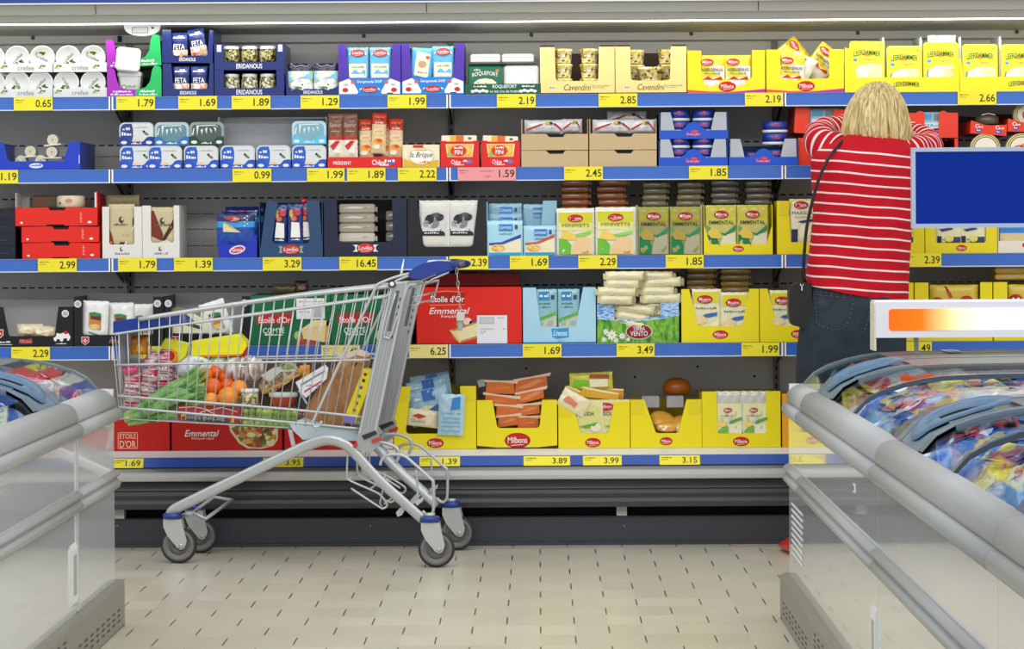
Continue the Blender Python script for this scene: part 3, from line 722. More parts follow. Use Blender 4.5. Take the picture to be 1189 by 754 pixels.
# yellow slice packs in trays
LY2 = mat('F6E81A', .35, coat=.2)
for i, (x, w) in enumerate(((981, 133), (1114.5, 133))):
    g = carton(w, 52, 95, LY2, [(0, 0), (w, 0), (w, 38), (w - 5, 38), (w - 7, 17), (14, 17), (10, 38), (8, 50), (0, 52)] if i == 0 else [(0, 0), (w, 0), (w, 38), (w - 5, 38), (w - 7, 17), (4, 17), (2, 38), (0, 38)], mat('D6CF60'), sh=34)
    g.txt('LEERDAMMER', w * .54, 8.2, 30, 5.4, mat('2C7A2E', .4), 1, bold=.03, arc=1.4); g.ell(w * .54, 9.5, 5, 2.6, mat('E8A020', .4), 0.6)
    put(g, 'display_tray', 1, x, 0, label=['bright yellow tray of slice packs behind the shopper\'s head', 'bright yellow tray of slice packs right of the shopper, cut by the photo edge'][i], cat='tray', group='bright yellow slice trays')
def leer():
    g = G(); pts = []
    w, h = 41, 54
    for cx, cz, a0 in ((w - 4, h - 4, 0), (4, h - 4, PI / 2), (1, 1, PI), (w - 1, 1, 1.5 * PI)):
        r = 4 if cz > 5 else 1
        for i in range(5): a = a0 + PI / 2 * i / 4; pts.append((cx + r * math.cos(a), cz + r * math.sin(a)))
    g.prism(pts, 0, 4, mat('F3E53A', .25, coat=.5))
    g.prism([(x * .93 + w * .035, z * .95 + h * .025) for x, z in pts], -.6, 0, mat('F8EA22', .25, coat=.5)); g.disp = lambda x, z: -.6
    g.txt('LEERDAMMER', 20.5, 39, 31, 6.4, mat('23762A', .4), 2, bold=.03, arc=2); g.ell(20.5, 39.5, 5.5, 3, mat('E59A1C', .4), 1); g.txt('Original', 23, 32.5, 18, 4, mat('9AA06A', .5), 2, shear=.3)
    g.ell(6.5, 32, 2.6, 2.2, mat('8FB4D6', .5), 1); g.scr(5, 8.5, 32, 2, mat('4A5F80', .5))
    g.poly([(4, 16), (7, 22), (14, 26.5), (26, 28), (38, 26), (38, 3), (6, 3)], mat('F6EDB4', .35), 1); g.ell(15, 18, 9, 7, mat('F4F1D8', .35), 2); g.ell(24, 14, 2, 1.5, mat('E8D880', .4), 3); g.ell(32, 21, 1.6, 1.2, mat('E8D880', .4), 3)
    g.poly([(5, 16), (6, 22), (4.6, 22), (3.6, 16), (4, 4), (6, 4)], mat('3E7FC0', .4), 3); g.poly([(33, 25.6), (38, 26.5), (38, 53), (32, 53)], mat('F3E53A', .3), 0.8)
    g.rect(34, 48, 38, 49.3, mat('8CB030'), 1); g.ell(33, 6, 3.5, 2.5, mat('E59A4C', .4), 3)
    return g
LEER = leer()
for j, (x, z, lab) in enumerate([(986, 6, 'tallest at the left end of the tray'), (1030, 0, 'just above the shopper\'s hair'), (1072.5, 4, 'in front of the white block'), (1118, 1.5, 'left end of the second tray'), (1163, 1, 'cut by the right photo edge')]):
    put(LEER, 'cheese_slice_pack', 1, x, z, .015, 'bright yellow slice pack with green name, %s' % lab, 'cheese pack', 'bright yellow slice packs', rot=(-.04, .02 if j == 0 else 0, 0))
g = G().pouch(33, 16, 5, [(16, mat('EEEFEA', .2, coat=.8))], wr=1.0, seed=5); g.rect(3, 11, 30, 11.8, mat('BBBCB6', .4), 1)
put(g, 'cheese_block', 1, 1077, 50.5, .05, 'white wrapped block lying on top of the yellow slice packs', 'cheese block')
for j, x in enumerate((1024.5, 1068, 1113.5, 1160)):
    g = G(); g.prism([(0, 0), (3, 0), (3, 60), (2, 64), (0, 62)], 0, 60, mat('C9CAC6', .5))
    put(g, 'shelf_divider', 1, x, 1, .03, 'pale upright divider between yellow slice packs, %s' % ['left of the shopper\'s hair', 'left of the white block', 'right of the white block', 'by the right photo edge'][j], 'divider', 'pale dividers')

# ================================================================ SECOND SHELF
# blue tray with small goat cheese rounds
BT = mat('1B3FC0', .35)
g = carton(97, 32, 110, BT, [(0, 0), (97, 0), (97, 32), (84, 32), (79, 12), (77, 10), (16, 10), (13, 12), (8, 32), (0, 32)], mat('D8D8D6', .5), sh=32, bh=12)
g.ell(46, 4.8, 8, 3, mat('E4E9F4', .4), 1); g.scr(40, 52, 5, 2, mat('4560B0', .5)); g.rect(95.6, 7, 96.4, 17, WHITE, 1)
put(g, 'display_tray', 2, -4, 0, label='open royal blue tray with a few small round cheeses, beside the left photo edge', cat='tray')
def rnd(r):
    g = G(); g.lathe([(r * .94, 14), (r, 13), (r, 1.2), (r * .93, 0)], (0, 0, 0), mat('B7B5A0', .5), 'y', 22); g.disp = lambda x, z: 0
    g.ell(0, 0, r * .86, r * .86, mat('E9E6CF', .5), 1); g.ell(0, 0, r * .6, r * .6, mat('C9C4A2', .5), 2); g.ell(0, 0, r * .52, r * .52, mat('E3E0C6', .5), 3); g.ell(0, 0, r * .2, r * .25, mat('B8B294', .5), 4)
    return g
RN = rnd(7)
for j, (x, z, lab) in enumerate([(61, 35, 'highest, on top of the pile'), (35, 22, 'left one of the middle pair'), (60, 21, 'right one of the middle pair'), (24, 11, 'lowest left, mostly hidden by the tray'), (47, 11, 'lowest right, mostly hidden by the tray')]):
    put(RN, 'goat_cheese_round', 2, x, z, .06 + .02 * (j % 2), 'small round cheese in the blue tray, %s' % lab, 'cheese', 'small round cheeses')
for j, (x, z, w, a) in enumerate([(51, 27.2, 20, .1), (20, 13, 26, .75), (50, 13, 22, 0), (28, 14.5, 14, .05)]):
    g = G(); g.rbox(0, w, 0, 26, 0, 2, .6, mat('EDEDEB', .35))
    put(g, 'cheese_board_strip', 2, x, z, .05, 'thin white card strip among the small round cheeses, %s' % ['under the topmost round', 'standing tilted at the left', 'under the right middle round', 'flat at the left'][j], 'card strip', 'white card strips', rot=(0, -a if j != 1 else .8, 0))
# goat cheese packs
def goat(main, tone, film='CBD5D8', bird=True, dark=False):
    g = G(); w, h = 40, 27
    def rr_(w0, w1, h0, h1, r):
        p = []
        for cx, cz, a0 in ((w1 - r, h1 - r, 0), (w0 + r, h1 - r, PI / 2), (w0 + r, h0 + r, PI), (w1 - r, h0 + r, 1.5 * PI)):
            for i in range(5): a = a0 + PI / 2 * i / 4; p.append((cx + r * math.cos(a), cz + r * math.sin(a)))
        return p
    g.prism(rr_(0, w, 0, h, 6), 1.2, 24, mat(film, .15, coat=1)); g.prism(rr_(0, w, 0, h, 6), .6, 1.2, mat(film, .12, coat=1)); g.disp = lambda x, z: .6
    if not dark:
        g.prism(rr_(1.5, w - 1.5, 1.5, h - 1.5, 5), .2, .6, mat('DEE2E0', .15, coat=1)); g.disp = lambda x, z: .2
        g.poly([(1.6, 6), (1.6, 21), (4, 24.5), (7, 25.4), (14.5, 25.4), (16, 20), (16, 10), (14, 2), (4, 2)], mat(tone, .2, coat=.6), 1); g.scr(4, 13, 19, 3, WHITE); g.scr(3, 14, 13, 4, WHITE); g.scr(18, 34, 21, 1.4, mat('9FAAB0', .5))
        if bird: g.ell(31, 14, 3.6, 1.5, mat('6E8048', .5), 1, rot=-.6); g.ell(28.5, 16.5, 1.5, 1.2, PRINT, 2)
        g.ell(20, 6, 4, 1.6, mat('EBCDA0', .4), 2)
    else:
        g.prism(rr_(3, w - 3, 3, h - 3, 5), .1, .6, mat(tone, .12, coat=1)); g.disp = lambda x, z: .1
        for q in range(5): g.poly([(8 + q * 5, 23 - (q * 5) % 6), (11 + q * 5, 22 - (q * 3) % 5), (9 + q * 5.5, 11 + (q * 7) % 6)], mat('DCE8EA', .1, coat=1), 1)
        g.poly([(3, 12), (5, 20), (6, 20), (4.4, 12)], WHITE, 2); g.poly([(8, 23), (30, 23.6), (34, 20), (30, 22.6), (9, 22)], mat('E8F2F4', .1), 2)
    c = mat(main, .35, coat=.2)
    g.prism([(0, 0), (w, 0), (w, 10), (36, 10.5), (32, 9.5), (29, 6), (27, 4.6), (13, 4.6), (11, 6), (8, 9.5), (4, 10.5), (0, 10)], -.4, .2 if not dark else .1, c); g.disp = lambda x, z: -.4
    g.scr(14, 26, 2.3, 2, WHITE); g.ell(5.5, 3.6, 3.6, 1.9, mat('E6ECF6', .4), 1); g.ell(34.5, 3.6, 3.6, 1.9, mat('E6ECF6', .4), 1)
    return g
GT = goat('1E4FC0', '1F5CC4'); 
xsg = [139, 171.5, 213.5, 256, 297.5, 339]
whs = ['leftmost, at the shelf end', 'second from the left, tipped forward', 'just left of the grey panel', 'left one in front of the grey panel', 'middle one in front of the grey panel', 'right one under the pale blue pack']
for x, wv in zip(xsg, whs): put(GT, 'goat_cheese_pack', 2, x, 0, .004 if x != 171.5 else 0, 'blue sleeved goat cheese pack, lower row, %s' % wv, 'cheese pack', 'blue goat cheese packs')
put(goat('1A3390', '223F8C', dark=False), 'goat_cheese_pack', 2, 138.5, 27.5, .006, 'navy sleeved goat cheese pack, left end of the upper row', 'cheese pack')
put(goat('2E74B4', '5F8C98', 'B9CCD2', dark=True), 'goat_cheese_pack', 2, 179.5, 27.5, .006, 'steel blue sleeved clear pack in the middle of the upper row', 'cheese pack')
put(goat('1E4228', '46564E', '8FA098', dark=True), 'goat_cheese_pack', 2, 220, 27.5, .006, 'dark green sleeved clear pack in the upper row beside the grey panel', 'cheese pack')
put(goat('5FC4E8', '7DAFC0', 'BCD8E2', dark=True), 'goat_cheese_pack', 2, 339, 28.0, .006, 'pale blue sleeved clear pack alone on top at the right', 'cheese pack')
g = G(); g.box(0, 125, 18, 19, 0, 60, mat('A5A8AC', .5)); g.box(-.8, 0, 0, 19, 0, 61, mat('D6D7D8', .4)); g.box(125, 126, 0, 19, 0, 61, mat('D6D7D8', .4)); g.box(-.8, 126, 0, 19, -.9, 0, mat('A5A8AC', .5)) if False else None
g.poly([(0, 60), (125, 58), (125, 60)], mat('8C8F93'), 0)
put(g, 'grey_card_panel', 2, 254.5, 0, .06, 'tall empty grey card display back behind the blue goat cheese packs', 'card panel')
# brown pouches in red tray
RT = mat('E3221A', .35)
def redtray(w, h, t, tw, th, shear=0):
    g = carton(w, h, 100, RT, [(0, 0), (w, 0), (w, h), (0, h)], sh=h); g.txt(t, w * .47, h * .5, tw, th, WHITE, 1, bold=.02, shear=shear); return g
put(redtray(36, 12.5, 'PRÉSIDENT', 21, 5), 'display_tray', 2, 380.5, 0, label='small red tray with white lettering holding brown pouches', cat='tray')
def brn():
    g = G().pouch(17, 52, 3.2, [(21, mat('F3EBD9', .35)), (26, mat('B5402C', .35)), (52, mat('7E5444', .35, coat=.2))], wr=.5, seed=8)
    g.txt('Saveur', 8.5, 38.5, 14, 5, mat('D9B9A0', .5), 2, shear=.2); g.scr(3, 14, 31, 2, mat('C9A690', .5)); g.scr(3, 14, 46, 2, mat('5B3327', .5)); g.poly([(2, 14), (9, 20), (14, 20), (6, 9)], mat('C9302A', .4), 2); g.ell(10, 8, 4.5, 3, mat('F8F3E8', .4), 2)
    return g
BP = brn()
put(BP, 'cheese_pouch', 2, 381.5, 11.5, .012, 'brown and cream pouch with red band, left of the two in the red tray', 'cheese pouch', 'brown pouches')
put(BP, 'cheese_pouch', 2, 398.5, 11.5, .012, 'brown and cream pouch with red band, right of the two in the red tray', 'cheese pouch', 'brown pouches')
g = redtray(50, 12.5, 'Chêne', 16, 6); g.scr(25, 36, 3, 2.4, WHITE); g.ell(38, 6.5, 4.5, 2.6, mat('5564B4', .4), 1); g.scr(30, 42, 7.5, 3, WHITE)
put(g, 'display_tray', 2, 416.5, 0, label='red tray holding tall orange topped cheese packs', cat='tray')
def tallp():
    g = G().pouch(16.5, 47, 4, [(22, mat('F3D9A4', .35, coat=.3)), (34, mat('E6C9A0', .35)), (47, mat('D2401F', .3, coat=.3))], wr=.5, seed=6)
    g.ell(8, 25, 6.6, 3.4, mat('F6E8C6', .4), 1); g.ell(8, 25, 5, 2.2, mat('E9B878', .4), 2); g.ell(8, 13, 6, 4.5, mat('EFA13C', .4), 1); g.ell(10, 15, 3, 2, mat('D9572A', .4), 2); g.ell(6, 8, 4.6, 2.8, mat('F6EED8', .4), 2)
    g.scr(3, 14, 40, 3.4, mat('7A1B10', .5)); g.scr(4, 13, 35.5, 2, mat('F4E0C8', .5))
    return g
TP = tallp()
for j, (x, z, dy, lab) in enumerate([(417.5, 9.5, .03, 'left end'), (443, 9, .05, 'half hidden behind the front one'), (451, 10, .03, 'right end'), (431, 17, .012, 'front one standing highest')]):
    put(TP, 'cheese_pouch', 2, x, z, dy, 'tall orange and cream cheese pack in the red tray, %s' % lab, 'cheese pouch', 'tall orange packs', rot=(0, .02 * (j - 1), 0))
# cream and yellow box
g = G(); g.rbox(0, 43, 0, 60, 0, 26.5, .7, mat('F3EAC8', .35)); g.poly([(1, 1), (42, 1), (42, 9), (30, 7), (16, 4), (1, 11)], mat('E9B820', .4), 1); g.rect(12, 23, 24, 26, mat('D8261C', .4), 1)
g.ell(22, 13, 15, 9.8, mat('E9B23C', .4), 2, 30); g.ell(22, 13, 14.2, 9, mat('FAF6E6', .4), 3, 30); g.txt('la Brique', 22, 14, 26, 8, mat('3E4A34', .5), 4, shear=.25, bold=.01); g.scr(20, 32, 6, 2.4, mat('C9621E', .5), 4); g.scr(16, 28, 20, 1.6, mat('9A7A40', .5), 4)
put(g, 'cheese_box', 2, 467.5, 0, 0, 'cream and yellow closed cheese box with oval script label', 'cheese box')
# two red boxes
def redbox():
    w, h = 45, 29.5
    g = G(); g.rbox(0, w, 0, 60, 0, h, .5, RT)
    g.poly([(6, 27), (39, 27), (37, 12), (8, 12)], mat('F6E9B8', .4), 1); g.poly([(7.5, 26), (37, 26), (36, 12.5), (9, 12.5)], mat('F0B63A', .4), 2); g.ell(12, 15, 4.5, 2.6, mat('9DBE5A', .4), 3); g.ell(30, 20, 5.5, 5, mat('F3CF66', .4), 3)
    g.ell(21, 19, 9.5, 6.4, mat('E23B1E', .4), 4); g.txt('FIN', 21, 17.5, 9, 5, WHITE, 5, bold=.03); g.scr(16, 26, 22.5, 2.8, WHITE, 5)
    g.txt('Chêne', 18, 6.2, 11, 5, WHITE, 1, bold=.02); g.scr(16, 27, 2.8, 1.8, WHITE, 1); g.ell(33, 6.5, 4, 2.2, mat('6C79C4', .4), 1); g.scr(26, 32, 7, 2.4, WHITE, 2)
    # open top lip
    g.box(0, 7, 0, .8, h, h + 1.2, RT); g.box(w - 7, w, 0, .8, h, h + 1.2, RT)
    return g
RB = redbox()
put(RB, 'cheese_box', 2, 511.5, 0, 0, 'small red box with yellow picture label, left of the two', 'cheese box', 'small red boxes')
put(RB, 'cheese_box', 2, 559, 0, 0, 'small red box with yellow picture label, right of the two', 'cheese box', 'small red boxes')
def topb():
    g = G(); g.rbox(0, 41, 0, 45, 0, 7.5, .8, mat('F7EFD0', .35)); g.rect(17, .4, 26, 7.4, mat('E2702A', .4), 1); g.rect(10, .4, 17, 7, mat('F0B63A', .4), 1); g.ell(33, 4, 2.2, 1.6, mat('6A7A50', .5), 1); return g
TB = topb()
put(TB, 'cheese_box', 2, 512.5, 29.6, .005, 'cream topped flat pack lying on the left small red box', 'cheese box', 'cream flat packs')
put(TB, 'cheese_box', 2, 560.5, 29.6, .005, 'cream topped flat pack lying slightly raised on the right small red box', 'cheese box', 'cream flat packs', rot=(0, .04, 0))
# brown cartons
KR = mat('C9AF84', .6); KRD = mat('A88E66', .6)
def kraft(w, h, top=False):
    cut = [(0, 0), (w, 0), (w, h - .5), (w * .66, h - .2), (w * .62, h - 4), (w * .42, h - 4), (w * .37, h - .2), (0, h)]
    g = carton(w, h, 100, KR, cut, KRD, sh=h)
    if top:
        g.prism_x([(.8, h), (.8, h + 17), (10, h + 15), (60, h + 17), (60, h)], 0, 1, KR); g.prism_x([(.8, h), (.8, h + 17), (10, h + 15), (60, h + 17), (60, h)], w - 1, w, KRD)
    g.box(w * .40, w * .64, 1.2, 2, h - 6, h - 1, BLK); g.box(.8, w - .8, .8, 99, .4, .8, KRD)
    return g
for s_, (x, w) in enumerate(((605.5, 77.5), (684.5, 78))):
    for lv in (0, 1):
        put(kraft(w, 19, lv == 1), 'brown_carton', 2, x, lv * 19.4, 0, 'plain brown carton with hand notch, %s of the %s stack' % (['lower', 'upper open'][lv], ['left', 'right'][s_]), 'carton', 'plain brown cartons')
def whp(w):
    g = G().pouch(w, 16, 7, [(16, mat('E9E8E6', .25, coat=.6))], wr=.8, seed=int(w), p=3)
    g.poly([(2, 3), (w * .45, 10), (w * .5, 12), (w * .4, 11), (2, 5.6)], mat('B62A2C', .4), 2); g.poly([(w * .7, 12), (w * .78, 12), (w - 2, 5), (w - 2, 3)], mat('B62A2C', .4), 2)
    g.ell(w * .58, 12, 3, 1.6, mat('D9B420', .4), 2); g.ell(w * .67, 12, 2.4, 1.6, mat('2C2C2C', .4), 2); g.scr(w * .3, w * .8, 6, 2, mat('A9AAB0', .5))
    return g
for x, w, dz, lab in [(609, 46, 20, 'left carton, front left'), (652, 24, 21, 'left carton, front right'), (688, 46, 20, 'right carton, front left'), (731, 30, 20, 'right carton, front right'), (705, 46, 30, 'right carton, behind and higher')]:
    put(whp(w), 'cheese_wrap', 2, x, dz + 18.5 - 1 * 0, .03 if dz < 25 else .1, 'white wrapped cheese with red swoosh in the %s' % lab, 'wrapped cheese', 'white wrapped cheeses')
# blue tub trays
BLT = mat('1A55C8', .35); PG_ = mat('B4BAC2', .45)
def bltray():
    w, h = 80, 31
    g = G()
    g.prism([(0, 0), (w, 0), (w, 10), (55, 10), (50, 13), (46, 18), (40, 20), (34, 18), (30, 13), (25, 10), (0, 10)], 0, .8, BLT)
    g.prism([(1.5, 10), (18, 10), (15, 24), (13, h), (2, h)], 0.05, .8, PG_); g.prism([(w - 1.5, 10), (w - 20, 10), (w - 17, 24), (w - 15, h), (w - 2, h)], .05, .8, PG_)
    g.box(0, .8, .8, 90, 0, 30, mat('2D4F90', .5)); g.box(w - .8, w, .8, 90, 0, 30, mat('2D4F90', .5)); g.box(.8, w - .8, .8, 90, 0, .8, BLT); g.box(.8, w - .8, 89, 90, 0, 25, mat('2D4F90', .5))
    R_ = mat('E8404A', .4)
    g.txt('Prosper', 40, 5, 17, 6, R_, 1, bold=.03); g.ell(41, 8.2, 4, 1.8, R_, 1); g.scr(33, 47, 5, 1.6, mat('F2B0B8', .4), 2)
    return g
BLTR = bltray()
put(BLTR, 'display_tray', 2, 765, 0, 0, 'blue and grey tray of round tubs, lower tray of the stacked pair', 'tray', 'blue and grey tub trays')
put(BLTR, 'display_tray', 2, 765.5, 31.5, .002, 'blue and grey tray of round tubs, upper tray of the stacked pair', 'tray', 'blue and grey tub trays')
put(BLTR, 'display_tray', 2, 846.5, 0, 0, 'blue and grey tray with tubs piled at its right side, beside the red boxes', 'tray', 'blue and grey tub trays')
def btub(r=13.5, dark=False):
    g = G(); g.lathe([(r * .9, 0), (r, .8), (r, 3.2), (r * .97, 3.4)], (0, 0, 0), mat('E4E6EA', .35) if not dark else mat('AEB1B5', .35), 'z', 26)
    g.lathe([(r * .98, 3.4), (r * .98, 12.5), (r * .9, 13.2)], (0, 0, 0), mat('163C9C', .3, coat=.4), 'z', 26)
    g.disp = lambda x, z: -math.sqrt(max(.1, (r * .98) ** 2 - x * x)) - .05
    g.txt('Prosper', 0, 8, 11, 3.6, mat('E8505A', .4), 2, bold=.02); g.ell(0, 10.4, 1.8, 1, mat('E8505A', .4), 2, 10)
    return g
BTB = btub()
for lv, zb in ((0, 0), (1, 31.5)):
    for j, x in enumerate((788, 817)):
        for q in (0, 1):
            if lv == 0 and q == 1: zz = 14.6
            else: zz = 1 + 13.6 * q
            put(BTB, 'cheese_tub', 2, x, zb + zz + (6 if q == 0 else 6), .05, 'small blue tub, %s column, %s, in the %s stacked tray' % (['left', 'right'][j], ['bottom', 'top'][q], ['lower', 'upper'][lv]), 'tub', 'small blue tubs')
for q, z in enumerate((7, 24, 38)):
    put(btub(15), 'cheese_tub', 2, 900, z - (0 if q else 2), .055, 'round blue tub in the right-hand pile beside the red boxes, %s' % ['bottom', 'middle', 'top'][q], 'tub', 'piled blue tubs')
put(BTB, 'cheese_tub', 2, 872, 3, .10, 'dark round blue tub low at the left inside the right-hand tray', 'tub')
# red boxes behind the shopper
RO = mat('EE3F22', .38)
def rw(w, h, xl, xr, zb=9, ears=True):
    g = carton(w, h, 95, RO, ucut(w, h, xl, xr, zb, 2), mat('A8301C'))
    g.txt('C', (xl + 2), zb * .55, 4, 5, WHITE, 1, bold=.03); g.scr(xl + 4, xl + 16, zb * .45, 2, WHITE); g.ell(xr - 3, zb * .6, 3, 2, mat('5560B0', .4), 1)
    if ears: g.ell(xl - 5, h, 4, 2.4, RO, -1, 12); g.ell(xr + 5, h, 4, 2.4, RO, -1, 12)
    return g
put(rw(62, 29, 23, 40), 'display_box', 2, 1050.5, 31, 0, 'orange red box with a small window showing blue packs, right of the blonde hair', 'box', 'orange red boxes')
put(rw(62, 30, 43, 58, 8, False), 'display_box', 2, 1050.5, 0, 0, 'orange red box under the windowed one, above the blue sign', 'box', 'orange red boxes')
put(rw(62, 30, 17, 45, 9, False), 'display_box', 2, 922, 38, .02, 'orange red box behind the raised left sleeve, upper of the pair', 'box', 'orange red boxes', rot=(0, .06, 0))
put(rw(58, 32, 17, 45, 9, False), 'display_box', 2, 927, 0, .02, 'orange red box behind the raised left sleeve, lower of the pair', 'box', 'orange red boxes')
g = G(); g.rbox(0, 34, 0, 40, 0, 20, 1.5, mat('9FC8DC', .2, coat=.7)); g.rect(3, 11, 16, 18, mat('5FA9D0'), 1); g.rect(18, 10, 31, 18, mat('7F8D96'), 1); g.rect(2, 1, 32, 8, mat('D9ECF4'), 1); g.scr(5, 30, 4, 3, mat('6FB0D4'))
put(g, 'cheese_pack', 2, 1066, 41, .012, 'pale blue wrapped pack seen through the window of the orange red box', 'cheese pack')
put(g, 'cheese_pack', 2, 940, 46, .035, 'pale blue wrapped pack inside the upper red box left of the hair', 'cheese pack')
# open red trays with camembert
def camt(w):
    g = carton(w, 14, 100, RO, [(0, 0), (w, 0), (w, 13), (w * .55, 11), (w * .4, 11), (0, 15)], mat('5C1E16'), sh=14, bh=24)
    for cx in (w * .22, w * .78): g.txt('C', cx - 2, 9, 4, 4.5, WHITE, 1, bold=.03); g.scr(cx, cx + 6, 8, 2, WHITE); g.ell(cx, 4, 4, 2.4, mat('4A55AE', .4), 1); g.scr(cx - 2, cx + 2, 4, 2, WHITE)
    return g
put(camt(42), 'display_tray', 2, 1126.5, 36, 0, 'tilted open red tray with a dark round cheese box above the blue sign', 'tray', 'open red trays', rot=(0, .08, 0))
put(camt(42), 'display_tray', 2, 1170, 38, 0, 'open red tray with a round cheese cut by the right photo edge', 'tray', 'open red trays', rot=(0, .04, 0))
def camem(r=17.5, c='F3EDDC', kindn=0):
    g = G(); g.lathe([(r * .96, 12), (r, 11), (r, .8), (r * .95, 0)], (0, 0, 0), mat('E8D9A8', .5), 'y', 32); g.disp = lambda x, z: 0
    g.ell(0, 0, r * .93, r * .93, mat('3A4A2C', .5), 1, 36); g.ell(0, 0, r * .88, r * .88, mat('E9D88A', .5), 2, 36); g.ell(0, 0, r * .8, r * .8, mat('54623A', .5), 3, 36); g.ell(0, 0, r * .74, r * .74, mat(c, .4), 4, 36)
    if kindn == 0: g.poly([(-r * .55, r * .05), (r * .55, -r * .2), (r * .5, -r * .4), (-r * .5, -r * .12)], mat('C8343A', .4), 5); g.scr(-6, 8, -2.5, 3, WHITE, 6)
    elif kindn == 1: g.ell(-3, -2, 7, 6, mat('E0502C', .4), 5); g.ell(4, 3, 5, 3, mat('E9832C', .4), 5); g.ell(5, -4, 5, 3.4, mat('4A4E9C', .4), 6); g.scr(-8, 8, 0, 3, WHITE, 7)
    else: g.ell(3, 0, 9, 8, mat('B62A3C', .4), 5); g.scr(-4, 8, 1, 3, WHITE, 6)
    return g
put(camem(), 'round_cheese_box', 2, 1144.5, 18, 0, 'round cream camembert box with red stripe standing on edge above the blue sign', 'cheese box')
put(camem(17.5, 'EFE6CE', 1), 'round_cheese_box', 2, 1186, 18, 0, 'round camembert box with orange and purple picture at the right photo edge', 'cheese box')
put(camem(16, 'E9DEC0', 2), 'round_cheese_box', 2, 1193, 57, .03, 'round camembert box with dark pink picture in the upper red tray', 'cheese box')
g = G(); g.lathe([(13, 0), (14, 1), (14, 6), (13.5, 8), (12, 10), (6, 11)], (0, 0, 0), mat('58503E', .3, coat=.4), 'z', 26); g.tube([(-8, -12, 11), (0, -10, 13), (8, -12, 11)], .5, WHITE, 5)
put(g, 'round_cheese_box', 2, 1146, 46, .055, 'dark round wrapped cheese lying in the tilted red tray', 'cheese box')
# ================================================================ THIRD SHELF
KN = mat('161A28', .4); 
for lv, (z, h) in enumerate(((0, 15), (15.3, 15), (30.6, 15), (45.9, 13))):
    g = carton(38, h, 100, KN, [(0, 0), (38, 0), (38, h), (0, h)], sh=h); g.rect(2, h * .4, 30, h * .45, mat('3A4254'), 1)
    put(g, 'dark_carton', 3, -20, z, .01, 'dark navy flat carton at the left photo edge, %s' % ['bottom', 'second from bottom', 'third from bottom', 'top'][lv], 'carton', 'dark navy cartons')
RT3 = mat('E92414', .38)
def rtray(w, h, top):
    g = carton(w, h, 100, RT3, [(0, 0), (w, 0), (w, h - 1), (w * .62, h), (w * .6, h - 3.6), (w * .42, h - 3.6), (w * .4, h), (0, h - .6)], mat('DCDAD6') if top else mat('A02010'), sh=h)
    g.box(w * .41, w * .62, .85, 1.2, h - 5, h - 1, BLK); g.box(w * .38, w * .6, -.1, 0, 0, 1.6, BLK)
    g.ell(7, 3.6, 1.6, 1.2, WHITE, 1, 10); g.ell(w - 9, 4, 2.4, 1.3, WHITE, 1, 10)
    for q in range(6): g.rect(w - 20, 4 + q * 2, w - 17.5 - (q % 2), 5.4 + q * 2, mat('F29A8E', .4), 1)
    if top:
        g.box(0, .8, .8, 40, h, h + 17, mat('D0D0CC')); g.box(.8, 10, 38, 39, h, h + 14, mat('BDBDB8'))
        g.prism_x([(.8, h), (.8, h + 18), (60, h + 14), (60, h)], w - .8, w, RT3); g.box(w - 3, w - .8, .0, .8, h - .5, h + 17, mat('DCDAD6'))
    return g
put(rtray(90, 18.6, False), 'red_cheese_tray', 3, 26, 0, 0, 'bright red flat cheese tray on the third shelf, bottom of its stack', 'tray', 'bright red flat trays')
put(rtray(90, 18.6, False), 'red_cheese_tray', 3, 25, 19, 0, 'bright red flat cheese tray in the middle of its stack', 'tray', 'bright red flat trays')
put(rtray(95, 21.5, True), 'red_cheese_tray', 3, 18, 38.2, 0, 'bright red flat cheese tray, open on top of its stack with a pale cheese wheel', 'tray', 'bright red flat trays', rot=(0, 0, 0))
g = G(); g.lathe([(15, 0), (16.5, 1), (16.5, 12), (15.5, 13.5), (14, 14)], (0, 0, 0), mat('E6DCB8', .5), 'z', 28); g.disp = lambda x, z: -math.sqrt(max(.1, 16.5 ** 2 - x * x)); g.ell(0, 7.5, 4.5, 3.5, mat('D8A09A', .5), 1); g.scr(-3, 3, 7.5, 2.4, mat('B87A74', .5)); g.ell(-11, 5, 1.6, 1.3, mat('8A3A30', .5), 1)
put(g, 'round_cheese', 3, 82.5, 59, .06, 'pale round cheese wheel standing in the open red tray', 'cheese')
g = G(); g.rbox(0, 32, 0, 40, 0, 15, 2, mat('7E6A48', .5)); g.ell(10, 8, 6, 4, mat('93533A', .5), 1)
put(g, 'cheese_pack', 3, 37, 58.5, .10, 'dim brown printed cheese box at the back of the open red tray', 'cheese pack')
